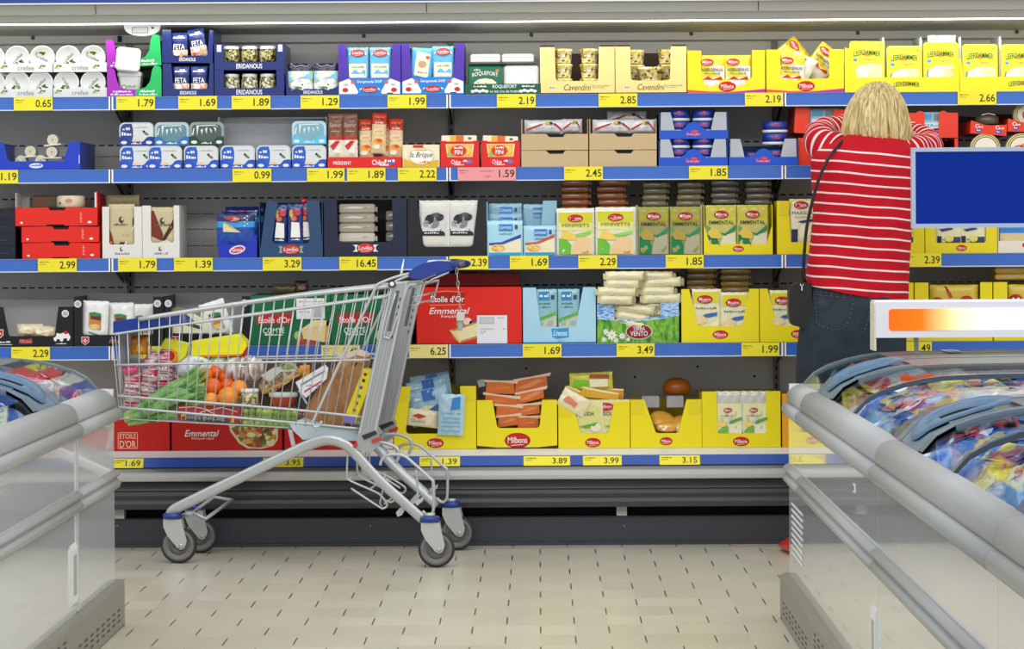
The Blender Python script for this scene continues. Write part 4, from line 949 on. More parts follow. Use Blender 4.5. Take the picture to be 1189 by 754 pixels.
# white cartons with beige packs
WC = mat('E6E3DA', .45)
def wcart(w, h, xl, xr, zb):
    g = carton(w, h, 70, WC, ucut(w, h, xl, xr, zb, 2.5), mat('9A8466'), sh=h); g.scr(w * .32, w * .68, 5, 2.4, mat('8A8F8C', .5)); g.ell(w * .48, 10.5, 2, 2.6, mat('3A3E40', .5), 1, 12); g.ell(w * .48 + .8, 11, 1.2, 1.6, WC, 2, 10)
    return g
def beige(w, h, v):
    g = G().pouch(w, h, 2, [(h, mat('CDBE94', .4))], wr=.2, p=8, seed=4)
    if v == 0:
        g.poly([(0, 1), (0, 22), (4, 12), (6.5, 1)], mat('8E3B22', .35), 1); g.poly([(12, 1), (18, 1), (w - .5, 24), (w - .5, 34)], mat('4E2A1E', .35), 1); g.scr(16, 24, 12, 2.5, mat('C9B28A', .5)); g.poly([(18, 1), (20, 1), (w - .5, 20), (w - .5, 24)], mat('EFE6D0', .4), 2)
    else:
        g.poly([(1, 38), (5, 38), (16, 10), (14, 3), (1, 9)], mat('7A2E1C', .35), 1); g.poly([(14, 4), (18, 3), (w - 1, 20), (w - 1, 30)], mat('4A261A', .35), 1); g.poly([(10, 1), (20, 4), (25, 2), (25, 0.5), (10, .5)], mat('EFE9DC', .4), 2)
    g.ell(w * .5, h * .62, 2.8, 3.8, mat('34373A', .5), 2, 14); g.ell(w * .5 + 1.2, h * .64, 1.6, 2.2, mat('CDBE94', .5), 3, 10); g.scr(w * .22, w * .8, h * .5, 2.6, mat('6E6A5A', .5))
    return g
put(wcart(46, 60, 8, 37, 16), 'white_carton', 3, 119, 0, 0, 'off-white upright carton with window, left of the pair beside the red trays', 'carton', 'off-white upright cartons')
put(wcart(43, 61, 10, 36.5, 18), 'white_carton', 3, 165.5, 0, 0, 'off-white upright carton with window, right of the pair next to empty shelf', 'carton', 'off-white upright cartons')
put(beige(30, 48, 0), 'cheese_pack', 3, 126.5, 15, .012, 'beige pack with dark emblem and brown stripes in the left off-white carton', 'cheese pack', 'beige packs')
put(beige(30, 42, 1), 'cheese_pack', 3, 174, 17, .012, 'beige pack with brown V shape in the right off-white carton', 'cheese pack', 'beige packs')
g = G().pouch(38, 12, 2, [(12, mat('8C7E58', .4))], wr=.3); put(g, 'cheese_pack', 3, 124, 61, .06, 'beige pack lying on top behind the left off-white carton', 'cheese pack')
# blue bag tray
BB = mat('1A34B4', .35)
g = carton(45, 30, 70, BB, [(0, 0), (45, 0), (45, 26), (36, 25), (33, 17), (12, 15), (9, 24), (0, 28)], mat('10205A'), sh=24)
g.ell(22, 9, 9.5, 4.8, mat('F0F0F4', .4), 1, rot=.25); g.ell(22, 9, 8, 3.6, mat('D84A5A', .4), 2, rot=.25); g.txt('Grana', 22, 9, 12, 4, WHITE, 3, bold=.02)
put(g, 'display_tray', 3, 253.5, 0, 0, 'small blue tray with tilted white oval holding navy cheese bags', 'tray')
def nbag(h=40):
    g = G().pouch(44, h, 6, [(h - 18, mat('1B49A8', .3, coat=.4)), (h - 11, mat('2FA0E0', .25, coat=.5)), (h, mat('16245E', .25, coat=.6))], wr=1.0, seed=12)
    g.oval(20, h - 8, 8.5, 3.6, 'Lovilio', 2, mat('B8322E', .4)); g.poly([(8, 17), (8, 27), (11, 28), (29, 16)], mat('E6DCA8', .4), 2); g.poly([(8, 27), (11, 28), (29, 16), (22, 20)], mat('C9B070', .4), 3)
    for q in range(6): g.ell(33 + (q * 3) % 6, h - 16 + q * 2.2, 1.2, .8, mat('C8DCF4', .3), 2, 8)
    return g
put(nbag(), 'cheese_bag', 3, 252, 13, .014, 'navy and blue cheese bag with red oval at the front of the small blue tray', 'cheese bag')
put(nbag(42), 'cheese_bag', 3, 262, 17, .06, 'navy cheese bag behind another in the small blue tray', 'cheese bag')
# slate box
SLT = mat('27486E', .4)
w, h = 74, 66
g = carton(w, h, 80, SLT, [(0, 0), (w, 0), (w - 4, h), (w - 19, h), (w - 15, 20), (w - 18, 16), (18, 16), (15, 20), (22, h - 2), (9, h)], mat('1A2E48'), sh=h - 2)
g.poly([(24, 11), (22, 13), (27, 13), (27, 5), (22, 5), (24, 7)], mat('7FAE9C', .4), 1); g.poly([(50, 11), (52, 13), (47, 13), (47, 5), (52, 5), (50, 7)], mat('7FAE9C', .4), 1); g.oval(37, 9, 11, 5.8, 'Lovilio', 2, mat('C4402E', .4))
put(g, 'display_box', 3, 301, 0, 0, 'slate blue box with red oval holding narrow navy pouches', 'box')
def npouch():
    g = G().pouch(18, 47, 3, [(4, mat('1F4FA0', .3, coat=.4)), (47, mat('182C74', .25, coat=.6))], wr=.6, seed=13)
    g.poly([(4, 8), (15, 8), (14, 25), (5, 26)], mat('F3F2EC', .4), 1); g.ell(8, 30, 3.4, 3, mat('DC6A34', .4), 2, 12); g.ell(11, 37, 5, 3.6, mat('C8323C', .4), 2, 14); g.scr(4, 15, 5.4, 2, WHITE, 3); g.ell(5, 36, 2.4, 5, mat('C9B64A', .4), 1, 10)
    return g
NP = npouch()
for x, dy, r, lab in ((315, .02, .06, 'left'), (334, .012, .0, 'middle, standing highest'), (347, .03, -.05, 'right')):
    put(NP, 'cheese_pouch', 3, x, 15, dy, 'narrow navy pouch with white panel in the slate blue box, %s' % lab, 'cheese pouch', 'narrow navy pouches', rot=(0, r, 0))
g = G(); g.sphere((0, 0, 0), 3.6, mat('D8283A', .3, coat=.4)); g.box(-1, 1, -1, 1, -12, -2, mat('D8283A'))
put(g, 'lollipop_tag', 3, 352.5, 65, .05, 'small red ball-shaped tag sticking up in the slate blue box', 'tag')
# navy box of grey blocks
KNB = mat('0E1838', .35, coat=.2); w, h = 96, 67
g = carton(w, h, 90, KNB, ucut(w, h, 16, 80, 17, 6, 15, 79), mat('101420'), sh=h)
g.poly([(36, 12), (33, 14), (39, 14), (39, 6), (33, 6), (36, 8)], WHITE, 1); g.poly([(60, 12), (63, 14), (57, 14), (57, 6), (63, 6), (60, 8)], WHITE, 1); g.oval(48, 10, 10.5, 6, 'Lovilio', 2, mat('D8322C', .4))
put(g, 'display_box', 3, 376.5, 0, 0, 'dark navy box with large window onto grey wrapped blocks', 'box')
BLOCK = mat('A39C8A', .25, coat=.7)
def block(w, h, t, mt, seed=0, flap=True):
    g = G(); rr = random.Random(seed)
    g.rbox(0, w, 0, 40, 0, h, min(1.6, h * .25), mt)
    g.disp = lambda x, z: 0
    g.poly([(2, h * .55), (w * .4, h * .75), (w * .8, h * .6), (w - 2, h * .8), (w * .6, h * .5)], mat('D8D4C8', .15, coat=1), 1)
    if flap: g.prism([(w - .5, h * .3), (w + 2.5, h * .1), (w + 2.5, h * .7), (w - .5, h * .6)], 4, 30, mt)
    return g
for j in range(4):
    put(block(42, 11, 0, BLOCK if j != 0 else mat('CFC9B6', .25, coat=.7), j), 'cheese_block', 3, 393.5, 16.5 + j * 11.3 - (0), .03, 'grey cheese block in the dark navy box, left stack, %s' % ['bottom', 'second', 'third', 'top'][j], 'cheese block', 'grey wrapped blocks')
for j in range(3):
    put(block(18, 12, 0, mat('77736A', .3, coat=.6), j + 9), 'cheese_block', 3, 449 - 1, 16.5 + j * 12.3, .06, 'dim grey block in the dark navy box, right stack, %s' % ['bottom', 'middle', 'top'][j], 'cheese block', 'dim grey blocks')
# black box with cow photo packs
w, h = 91, 66
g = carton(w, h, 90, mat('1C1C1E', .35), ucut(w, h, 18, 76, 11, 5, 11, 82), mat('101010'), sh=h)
put(g, 'display_box', 3, 473.5, 0, 0, 'black box with two white packs showing black and white photos', 'box')
def cow():
    g = G().pouch(36, 55, 2.6, [(55, mat('E3E1D6', .3, coat=.4))], wr=.4, seed=20, p=8)
    g.rect(3, 14, 30, 42, mat('D8D8D8', .4), 1); g.poly([(3, 14), (30, 14), (30, 23), (22, 20), (12, 19), (3, 22)], PRINT, 2)
    for a, b, c, d, e in ((12, 33, 5, 6, '2A2A2A'), (18, 28, 5, 6, '8A8A8A'), (24, 35, 4, 5, '3A3A3A'), (8, 28, 3.6, 4, 'A8A8A8'), (19, 38, 6, 2.6, '5A5A5A'), (14, 26, 2.6, 2.6, 'F0F0F0')): g.ell(a, b, c, d, mat(e, .4), 3, 14, a)
    g.scr(4, 28, 20, 2.2, WHITE, 4); g.scr(6, 26, 17, 1.8, WHITE, 4); g.rect(33, 2, 34.5, 52, mat('F2F1EC', .3), 1)
    return g
CW = cow()
put(CW, 'cheese_pack', 3, 487, 10, .012, 'white pack with black and white cow photo, left of the two in the black box', 'cheese pack', 'white cow photo packs')
put(CW, 'cheese_pack', 3, 520, 10, .014, 'white pack with black and white cow photo, right of the two in the black box', 'cheese pack', 'white cow photo packs')
# pale blue slice packs
def lblue(w, h, tone, strip='2A3FA8', front=True):
    base = mat(tone, .25, coat=.6)
    g = G().pouch(w, h, 1.8, [(h, base)], wr=.2, seed=int(w), p=9)
    g.rect(2, 0.6, w - 2, 4, mat('3FB0DC', .35), 1); g.poly([(2, 4), (w - 2, 4), (w - 2, 22), (w * .5, 14), (2, 12)], mat('F1E9C0', .35), 1); g.poly([(2, 15), (w * .4, 16), (w - 2, 25), (w - 2, 21), (w * .45, 13.6), (2, 12.6)], mat(strip, .35), 3)
    g.ell(w * .3, 9, 8, 3.6, mat('E0A64A', .4), 2); g.poly([(4, 10), (10, 14), (20, 8), (14, 5)], mat('F0D078', .4), 3)
    if h > 25: g.rect(w * .33, h - 12, w * .72, h - 4, mat('2F86CC', .35), 1); g.txt('Linessa', w * .52, h - 7.6, w * .34, 4, WHITE, 2, shear=.2); g.rect(w * .78, h - 10, w * .86, h - 5, mat('33556A', .5), 1); g.scr(w * .34, w * .7, h - 15.5, 2, mat('5C88A4', .5))
    return g
put(lblue(41, 41, 'A9DCEC'), 'cheese_slice_pack', 3, 566, 0, .004, 'pale blue slice pack with dark blue swoosh, front left beside the black box', 'cheese pack')
put(lblue(38, 35, 'A9D6E8', 'D0543A'), 'cheese_slice_pack', 3, 608, 0, .006, 'pale blue slice pack with orange red swoosh, front right', 'cheese pack')
g = carton(82, 64, 80, mat('8FBED0', .4), [(0, 0), (82, 0), (82, 64), (66, 64), (64, 34), (60, 3), (4, 3), (2, 40), (2, 63), (0, 63)], sh=62)
put(g, 'display_box', 3, 565, 0, .02, 'pale blue tall box behind the pale blue slice packs', 'box')
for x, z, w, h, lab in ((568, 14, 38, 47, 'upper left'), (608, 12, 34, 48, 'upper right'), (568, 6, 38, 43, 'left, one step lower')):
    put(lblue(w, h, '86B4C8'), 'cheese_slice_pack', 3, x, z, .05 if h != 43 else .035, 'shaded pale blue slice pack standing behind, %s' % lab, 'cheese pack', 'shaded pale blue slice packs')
# minerett packs
def minr(t, w=44, h=55):
    g = G().pouch(w, h, 2.5, [(h, mat('E4E4D2', .2, coat=.7))], wr=.35, seed=len(t), p=9)
    g.rect(2.5, 1.5, w - 3, h - 5, mat('EDE9B4', .3, coat=.3), 1); g.poly([(2.5, h - 5), (w - 3, h - 5), (w - 3, h - 17), (w * .5, h - 19), (2.5, h - 17)], mat('D4D02A', .35), 2); g.poly([(2.5, h - 17), (w - 3, h - 17), (w - 3, h - 26), (2.5, h - 26)], mat('E6E58C', .35), 2)
    g.poly([(2.5, 1.5), (16, 1.5), (17, 12), (12, 18), (2.5, 20)], mat('6FC23A', .35), 2); g.poly([(18, 1.5), (w - 4, 1.5), (w - 5, 20), (28, 22), (19, 12)], mat('F2CE98', .35), 2); g.poly([(20, 24), (w - 4, 29), (w - 4, 25), (28, 21)], mat('8ECC5A', .35), 3)
    g.poly([(5, 20), (14, 18), (24, 18), (22, 24), (8, 30)], mat('F0CF5A', .35), 3); g.oval(w * .5, h - 12, 9, 4.6, 'Milbona', 3, mat('C81E1E', .4)); g.txt(t, w * .5, h - 20, w * .72, 3.6, mat('6A6A40', .5), 4); g.scr(w - 14, w - 7, 3.5, 2.4, mat('C98A3A', .5), 4)
    return g
put(minr('MINIVETS'), 'cheese_slice_pack', 3, 646.5, 0, .0, 'yellow green slice pack with red oval, left of the two', 'cheese pack', 'yellow green slice packs')
put(minr('MINIVETTE', 47, 56), 'cheese_slice_pack', 3, 691.5, 0, .0, 'yellow green slice pack with red oval, right of the two', 'cheese pack', 'yellow green slice packs')
def stack(row, x, z, w, n, hh, mt, desc, group, dy=.12, jit=1.5, wd=40):
    nm = ['bottom', 'second from bottom', 'third from bottom', 'fourth from bottom', 'fifth', 'sixth']
    for j in range(n):
        rr = random.Random(int(x) + j)
        put(block(w + rr.uniform(-jit, jit), hh - .3, 0, mt, j + int(x)), 'cheese_block', row, x + rr.uniform(-jit, jit), z + hh * j, dy, '%s, %s' % (desc, nm[j] if j < n - 1 else 'top'), 'cheese block', group)
ORB = mat('A85A20', .3, coat=.5)
stack(3, 652, 50, 32, 5, 7.6, ORB, 'orange brown block above the left yellow green pack', 'orange brown blocks')
stack(3, 694, 50, 33, 5, 7.6, ORB, 'orange brown block above the right yellow green pack', 'orange brown blocks')
g = carton(94, 50, 90, mat('B8A63C', .5), [(0, 0), (94, 0), (94, 50), (90, 50), (88, 2), (4, 2), (3, 50), (0, 50)], sh=54)
put(g, 'display_box', 3, 645.5, 0, .02, 'olive yellow box behind the yellow green slice packs', 'box')
# emmental
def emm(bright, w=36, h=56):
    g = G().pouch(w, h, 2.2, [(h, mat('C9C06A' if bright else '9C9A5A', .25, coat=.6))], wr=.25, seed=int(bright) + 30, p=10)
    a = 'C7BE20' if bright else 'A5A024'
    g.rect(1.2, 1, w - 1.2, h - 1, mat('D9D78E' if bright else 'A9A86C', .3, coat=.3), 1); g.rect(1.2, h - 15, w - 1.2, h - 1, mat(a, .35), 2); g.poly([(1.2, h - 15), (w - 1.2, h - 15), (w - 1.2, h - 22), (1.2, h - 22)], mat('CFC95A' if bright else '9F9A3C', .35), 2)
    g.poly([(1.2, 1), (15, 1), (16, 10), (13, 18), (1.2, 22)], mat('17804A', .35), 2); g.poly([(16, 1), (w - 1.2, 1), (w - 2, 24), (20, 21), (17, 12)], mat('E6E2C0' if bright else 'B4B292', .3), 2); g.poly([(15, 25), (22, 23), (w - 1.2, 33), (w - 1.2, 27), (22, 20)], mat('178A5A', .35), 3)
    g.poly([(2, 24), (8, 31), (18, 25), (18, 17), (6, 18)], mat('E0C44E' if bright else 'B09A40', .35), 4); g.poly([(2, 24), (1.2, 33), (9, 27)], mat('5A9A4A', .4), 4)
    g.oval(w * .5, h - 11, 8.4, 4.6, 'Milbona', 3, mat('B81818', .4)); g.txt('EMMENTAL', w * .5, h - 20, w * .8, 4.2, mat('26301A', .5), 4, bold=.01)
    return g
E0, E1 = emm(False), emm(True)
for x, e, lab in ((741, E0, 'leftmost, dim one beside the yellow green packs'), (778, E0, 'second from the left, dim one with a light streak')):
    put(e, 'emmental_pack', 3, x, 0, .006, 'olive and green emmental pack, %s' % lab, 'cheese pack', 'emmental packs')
for x, e, lab in ((819.5, E1, 'left one in the yellow lipped box'), (856, E1, 'right one in the yellow lipped box')):
    put(e, 'emmental_pack', 3, x, 1.5, .010, 'olive and green emmental pack, %s' % lab, 'cheese pack', 'emmental packs')
YM = mat('F0DE14', .38)
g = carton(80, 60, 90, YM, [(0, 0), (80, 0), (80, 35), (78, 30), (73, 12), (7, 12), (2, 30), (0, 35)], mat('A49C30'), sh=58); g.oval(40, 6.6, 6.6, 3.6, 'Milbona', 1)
put(g, 'display_box', 3, 817.3, 0, 0, 'yellow lipped box holding two emmental packs', 'box')
for x, w in ((739, 2), (814, 2)):
    g = G(); g.box(0, 1.6, 0, 80, 0, 58, mat('B9B48A', .5)); put(g, 'shelf_divider', 3, x, 0, .004, 'thin side wall %s the dim emmental packs' % ('left of' if x < 800 else 'right of'), 'divider', 'thin side walls')
SB = mat('8F8458', .3, coat=.5); SB2 = mat('B3A468', .3, coat=.5)
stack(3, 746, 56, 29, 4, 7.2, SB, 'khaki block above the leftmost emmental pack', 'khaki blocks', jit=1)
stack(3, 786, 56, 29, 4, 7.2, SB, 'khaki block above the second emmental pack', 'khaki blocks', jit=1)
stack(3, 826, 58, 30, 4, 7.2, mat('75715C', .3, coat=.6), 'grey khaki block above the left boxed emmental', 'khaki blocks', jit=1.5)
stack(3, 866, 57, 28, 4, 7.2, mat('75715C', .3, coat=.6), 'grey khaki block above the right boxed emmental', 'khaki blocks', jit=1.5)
# maasdam box left of the shopper
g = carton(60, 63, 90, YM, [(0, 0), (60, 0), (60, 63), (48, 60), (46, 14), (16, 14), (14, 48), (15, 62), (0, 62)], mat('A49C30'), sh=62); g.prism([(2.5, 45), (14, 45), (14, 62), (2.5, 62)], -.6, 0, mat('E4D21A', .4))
put(g, 'display_box', 3, 902.5, 0, 0, 'yellow box behind the black bag strap with a white and navy slice pack', 'box')
def maas(w=40, h=52):
    g = G().pouch(w, h, 2, [(h, mat('EDE9C8', .3, coat=.5))], wr=.2, seed=40, p=9); g.rect(1, h - 9, w - 1, h - 1, mat('E2D84E'), 1)
    g.oval(w * .33, h - 7, 8.4, 4.6, 'Milbona', 2, mat('C01E1E', .4)); g.txt('MAASDAM', w * .42, h - 16, w * .7, 3.6, mat('55555A', .5), 2); g.scr(5, 28, h - 21, 1.4, mat('9A9A8C')); g.poly([(9, h - 26), (26, h - 23), (28, h - 26), (14, h - 28)], mat('2C3C70', .4), 2); g.rect(2, 2, 9, 17, mat('20305C', .4), 2); g.ell(17, 14, 7, 8, mat('F3EFC8', .4), 2); return g
put(maas(), 'cheese_slice_pack', 3, 917, 12, .012, 'white and navy maasdam slice pack behind the black bag strap', 'cheese pack')
for j, (x, w) in enumerate(((1018, 55.5), (1074.5, 83.5))):
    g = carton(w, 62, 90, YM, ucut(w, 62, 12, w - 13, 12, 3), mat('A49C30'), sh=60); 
    if j: g.oval(w / 2, 6, 6.4, 3.6, 'Milbona', 1)
    put(g, 'display_box', 3, x, 0, 0, ['yellow box mostly hidden behind the shopper\'s hip under the blue sign', 'yellow box with red oval directly below the blue sign'][j], 'box', 'yellow boxes below the blue sign')
for j, (x, lab) in enumerate(((1034, 'beside the shopper\'s hip'), (1086, 'left one below the sign'), (1114, 'right one below the sign'))):
    g = G().pouch(31, 50, 2, [(50, mat('EFEBB8', .3, coat=.5))], wr=.2, seed=41, p=9); g.poly([(4, 17), (18, 19), (21, 17), (8, 14)], mat('33406E', .4), 1); g.rect(2, 1, 7, 9, mat('2B3350', .4), 1); g.rect(12, 1, 29, 8, mat('474E66', .4), 1); g.ell(16, 6, 5, 4, mat('EDE27E'), 2); g.scr(8, 11, 5, 2, mat('55574A'))
    put(g, 'cheese_slice_pack', 3, x, 11, .012, 'cream slice pack with dark grey print, %s' % lab, 'cheese pack', 'cream slice packs below the sign')
g = carton(75, 62, 90, mat('EDE8D2', .4), [(0, 0), (75, 0), (75, 14), (0, 14)], mat('C8B88C'), sh=60); g.ell(33, 9, 5, 3.4, mat('C81E1E'), 1); 
put(g, 'display_box', 3, 1159, 0, 0, 'cream box with blue topped packs right of the yellow boxes, under the sign', 'box')
for j in range(2):
    g = G().pouch(34, 50, 2, [(20, mat('E0CC92', .3, coat=.4)), (50, mat('2E86D8', .3, coat=.4))], wr=.2, seed=42, p=9)
    put(g, 'cheese_slice_pack', 3, 1161 + 36 * j, 3, .012, 'blue topped beige pack in the cream box, %s' % ['left one at the photo edge', 'right one'][j], 'cheese pack', 'blue topped packs')

# ================================================================ FOURTH SHELF
BK = mat('17181A', .35); WI = mat('DADBD8', .5)
def swiss(w, h, xl, xr, zb, style):
    g = carton(w, h, 95, BK, ucut(w, h, xl, xr, zb, 3, xl - (6 if style == 0 else 0), xr + (4 if style == 0 else 0)), WI, sh=h, back=WI)
    g.box(.9, w - .9, 93, 94.0, 1, h + (2 if style else 6), WI)
    for cx in ((w - 9, 4) if style == 0 else (4.6, w - 7)):
        g.ell(cx, h - 8, 4.2, 4.2, mat('F3F3F3', .2, coat=1), 1, 20); g.ell(cx, h - 8, 3.2, 3.2, mat('D8D8DA', .2, .4), 2, 20); g.ell(cx, h - 8, 1.2, 1.2, mat('9A9A9C'), 3)
    R_ = mat('C81E24', .4)
    def cross(cx, cz, q):
        g.poly([(cx - q, cz + q), (cx - q, cz - q * .4), (cx, cz - q * 1.2), (cx + q, cz - q * .4), (cx + q, cz + q)], WHITE, 1); q *= .86
        g.poly([(cx - q, cz + q), (cx - q, cz - q * .4), (cx, cz - q * 1.2), (cx + q, cz - q * .4), (cx + q, cz + q)], R_, 2); g.rect(cx - q * .6, cz - q * .18, cx + q * .6, cz + q * .18, WHITE, 3); g.rect(cx - q * .18, cz - q * .6, cx + q * .18, cz + q * .6, WHITE, 3)
    if style == 0:
        cross(19, 15, 5); g.txt('Mifroma', 50, 6, 15, 5, mat('E08A84', .4), 1, shear=.2, bold=.01); g.poly([(43, 4), (44, 9), (46, 8), (54, 8.8), (57, 10), (57, 4.6), (50, 3.4)], mat('A83430', .4), .5); g.scr(18, 32, 5, 2, WHITE); g.rect(16, 2, 34, 2.6, WHITE, 1)
        # white bear-like cow
        P = [(-9, -4), (-10, -1), (-7, 1), (-6, 5), (-2, 4), (4, 6), (8, 4), (10, 0), (8, -4), (6, -4), (6, -1), (2, -1.5), (1, -4.6), (-2, -4.6), (-3, -2), (-6, -2.4), (-7, -5)]
        g.poly([(w - 13 + x, 10.5 + z) for x, z in P], WHITE, 1); g.ell(w - 8.5, 16, 2.4, 2, R_, 2); g.scr(w - 20, w - 8, 3, 1.6, WHITE)
    else:
        cross(13, 6.5, 4.4); g.txt('Mifroma', w * .47, 5.5, 15, 5, mat('E08A84', .4), 1, shear=.2, bold=.01); g.rect(w - 30, 4, w - 18, 9, WHITE, 1); g.scr(w - 29, w - 19, 6.5, 2.4, PRINT, 2)
    return g
put(swiss(105, 46, 30, 84, 12, 0), 'display_box', 4, -20, 0, 0, 'black box with silver button and white animal logo, by the left edge', 'box', 'black boxes with silver buttons')
put(swiss(104, 57, 10, 92, 13, 1), 'display_box', 4, 86, 0, 0, 'black framed box with two silver buttons, middle one behind the cart front', 'box', 'black boxes with silver buttons')
put(swiss(100, 57, 8, 90, 13, 1), 'display_box', 4, 191, 0, 0, 'black framed box with silver buttons, right one beside the green boxes', 'box', 'black boxes with silver buttons')
WP = mat('F0F0EC', .25, coat=.5)
for j, (x, z, r) in enumerate(((20, 11, 0), (38, 10, .1))):
    g = G().pouch(30, 15, 6, [(15, mat('E6D6B4', .25, coat=.6))], wr=1.2, seed=j + 3, p=3); g.ell(12, 8, 8, 4, mat('F2E6CC', .3), 1); g.ell(16, 6, 5, 2.4, mat('E0BE96', .3), 2)
    put(g, 'cheese_pack', 4, x, z, .03, 'crumpled cream cheese slices pack low in the tapered black box, %s' % ['left', 'right'][j], 'cheese pack', 'crumpled cream packs', rot=(0, r, 0))
def burger(w=30, h=42):
    g = G().pouch(w, h, 2.2, [(h, WP)], wr=.5, seed=44, p=8)
    g.poly([(8, 13), (22, 8), (22, 26), (15, 28), (8, 27)], mat('C9823A', .4), 1); g.poly([(8, 21), (22, 19), (22, 24), (8, 26)], mat('5C2C1C', .4), 2); g.poly([(8, 25.6), (22, 23.6), (22, 27), (14, 29), (8, 28)], mat('2F8A4A', .4), 3); g.ell(15, 12, 6.5, 3, mat('E9C878', .4), 3); g.poly([(8, 5), (22, 1), (22, 2), (8, 6.4)], mat('3A8A5A', .4), 2)
    return g
BG = burger()
put(BG, 'cheese_slice_pack', 4, 95, 11, .02, 'white slice pack with burger picture, left one in the middle black framed box', 'cheese pack', 'white burger slice packs', rot=(-.05, .04, 0))
put(BG, 'cheese_slice_pack', 4, 125, 8, .045, 'white slice pack with burger picture, leaning in the middle black framed box', 'cheese pack', 'white burger slice packs', rot=(-.1, .0, 0))
put(BG, 'cheese_slice_pack', 4, 150, 6, .07, 'white slice pack with green picture, right one in the middle black framed box', 'cheese pack', 'white burger slice packs')
put(BG, 'cheese_slice_pack', 4, 243, 6, .03, 'white slice pack with dark picture, right side of the right black framed box', 'cheese pack', 'white burger slice packs', rot=(0, -.3, 0))
g = G(); g.prism([(0, 0), (60, 0), (46, 12), (22, 26), (6, 30), (0, 28)], 0, 50, mat('EBE9CC', .3, coat=.5)); g.poly([(0, 28), (6, 30), (22, 26), (14, 16), (4, 14)], mat('7C8A5A', .4), 1); g.poly([(2, 14), (36, 4), (36, 8), (8, 17)], mat('3C4A34', .4), 2)
put(g, 'cheese_wedge_pack', 4, 198, 14, .02, 'pale wedge shaped pack with green edge in the right black framed box', 'cheese pack')
# comté boxes
DG2 = mat('0E6A3E', .38); RL = mat('C42026', .38)
def wedge(g, cx, cz, s=1.0):
    P = lambda pts: [(cx + x * s, cz + z * s) for x, z in pts]
    g.ell(cx - 6 * s, cz - 13 * s, 13 * s, 4 * s, mat('B0442C', .4), 1); g.ell(cx - 17 * s, cz - 5 * s, 4 * s, 5 * s, mat('A8C66A', .4), 2); g.ell(cx - 14 * s, cz - 9 * s, 4 * s, 3 * s, mat('D8562E', .4), 3)
    g.poly(P([(-13, 2), (3, 13), (20, 12), (20, -12), (14, -13), (-10, -9)]), mat('EBD28E', .4), 4); g.poly(P([(-13, 2), (3, 13), (20, 12), (19, 6), (-2, 5)]), mat('F0DCA4', .4), 5); g.poly(P([(14, -13), (20, -12), (20, 12), (17, 12)]), mat('C9A05A', .4), 5)
def comte(sticker=True, w=93.5, h=58):
    g = G(); g.rbox(0, w, 0, 95, 0, h, .6, DG2)
    g.poly([(7, 35), (49, 36), (49, 24), (8, 24)], RL, 1); g.txt("Étoile d'Or", 28.5, 29.8, 37, 8.5, WHITE, 2, bold=.02); g.poly([(8, 37), (28, 38), (49, 37), (49, 36.2), (28, 37), (8, 36)], RL, 1)
    g.txt('COMTÉ', 27.5, 17.5, 25, 7.6, WHITE, 1, bold=.01); g.scr(17, 39, 11.8, 2.4, WHITE, 1)
    wedge(g, 72, 16, 1.0)
    if sticker: g.rect(54, 30, 87, 54, mat('ECEDEE', .4), 6); g.scr(57, 84, 50, 2, GREY, 7); g.rect(72, 32, 83, 44, mat('B8B9BB'), 7); g.scr(57, 70, 42, 1.6, GREY, 7); g.scr(57, 70, 38, 1.6, GREY, 7)
    return g
put(comte(True), 'cheese_carton', 4, 290.5, 0, 0, 'green comté carton with a white sticker, left one behind the cart basket', 'carton', 'green comté cartons')
put(comte(False), 'cheese_carton', 4, 384.5, 0, 0, 'green comté carton without sticker, right one behind the cart post', 'carton', 'green comté cartons')
g = G().pouch(34, 12, 4, [(12, mat('55502C', .3, coat=.3))], wr=.8); put(g, 'cheese_wrap', 4, 316, 58, .08, 'dim olive wrapped cheese lying on top of the left green carton', 'wrapped cheese')
g = G().pouch(15, 16, 3, [(16, mat('2A1C18', .3, coat=.3))], wr=.8); g.ell(8, 8, 4, 3, mat('8A6A44'), 2); put(g, 'cheese_wrap', 4, 343, 58, .06, 'dark brown pack standing on top of the left green carton', 'wrapped cheese')
# big red emmental box
RB4 = mat('E2200E', .36)
g = G(); w, h = 122, 66; g.rbox(0, w, 0, 95, 0, h, .6, RB4)
g.poly([(16, 59), (56, 60), (56, 47), (16, 48)], mat('B0160E', .4), 1); g.poly([(15, 60), (35, 62), (56, 60), (56, 59.2), (35, 61.2), (15, 59.4)], mat('F0A070', .4), 1); g.txt("Étoile d'Or", 36, 53, 39, 9, WHITE, 2, bold=.025); g.poly([(15, 45.4), (56, 46), (56, 45.4), (15, 44.6)], mat('F0A070', .4), 1)
g.txt('Emmental', 38, 38.5, 45, 7.5, WHITE, 1, shear=.3, bold=.015); g.txt('français', 37, 32, 18, 4, WHITE, 1, shear=.3)
g.ell(56, 25, 10, 4.4, mat('C93A6A', .4), 1); g.ell(50, 23, 4, 5, mat('7FB04A', .4), 2); g.ell(59, 26, 5, 4.4, mat('F2D6C0', .4), 2); g.ell(65, 24, 4, 3.4, mat('5A4A9A', .4), 2)
g.poly([(38, 16), (70, 26), (96, 29), (96, 14), (50, 1), (44, 5)], mat('C98A34', .4), 3); g.poly([(44, 15), (70, 24), (96, 29), (96, 17), (52, 4)], mat('F0E3B0', .4), 4); g.poly([(38, 16), (44, 15), (52, 4), (50, 1)], mat('F4D88A', .4), 5)
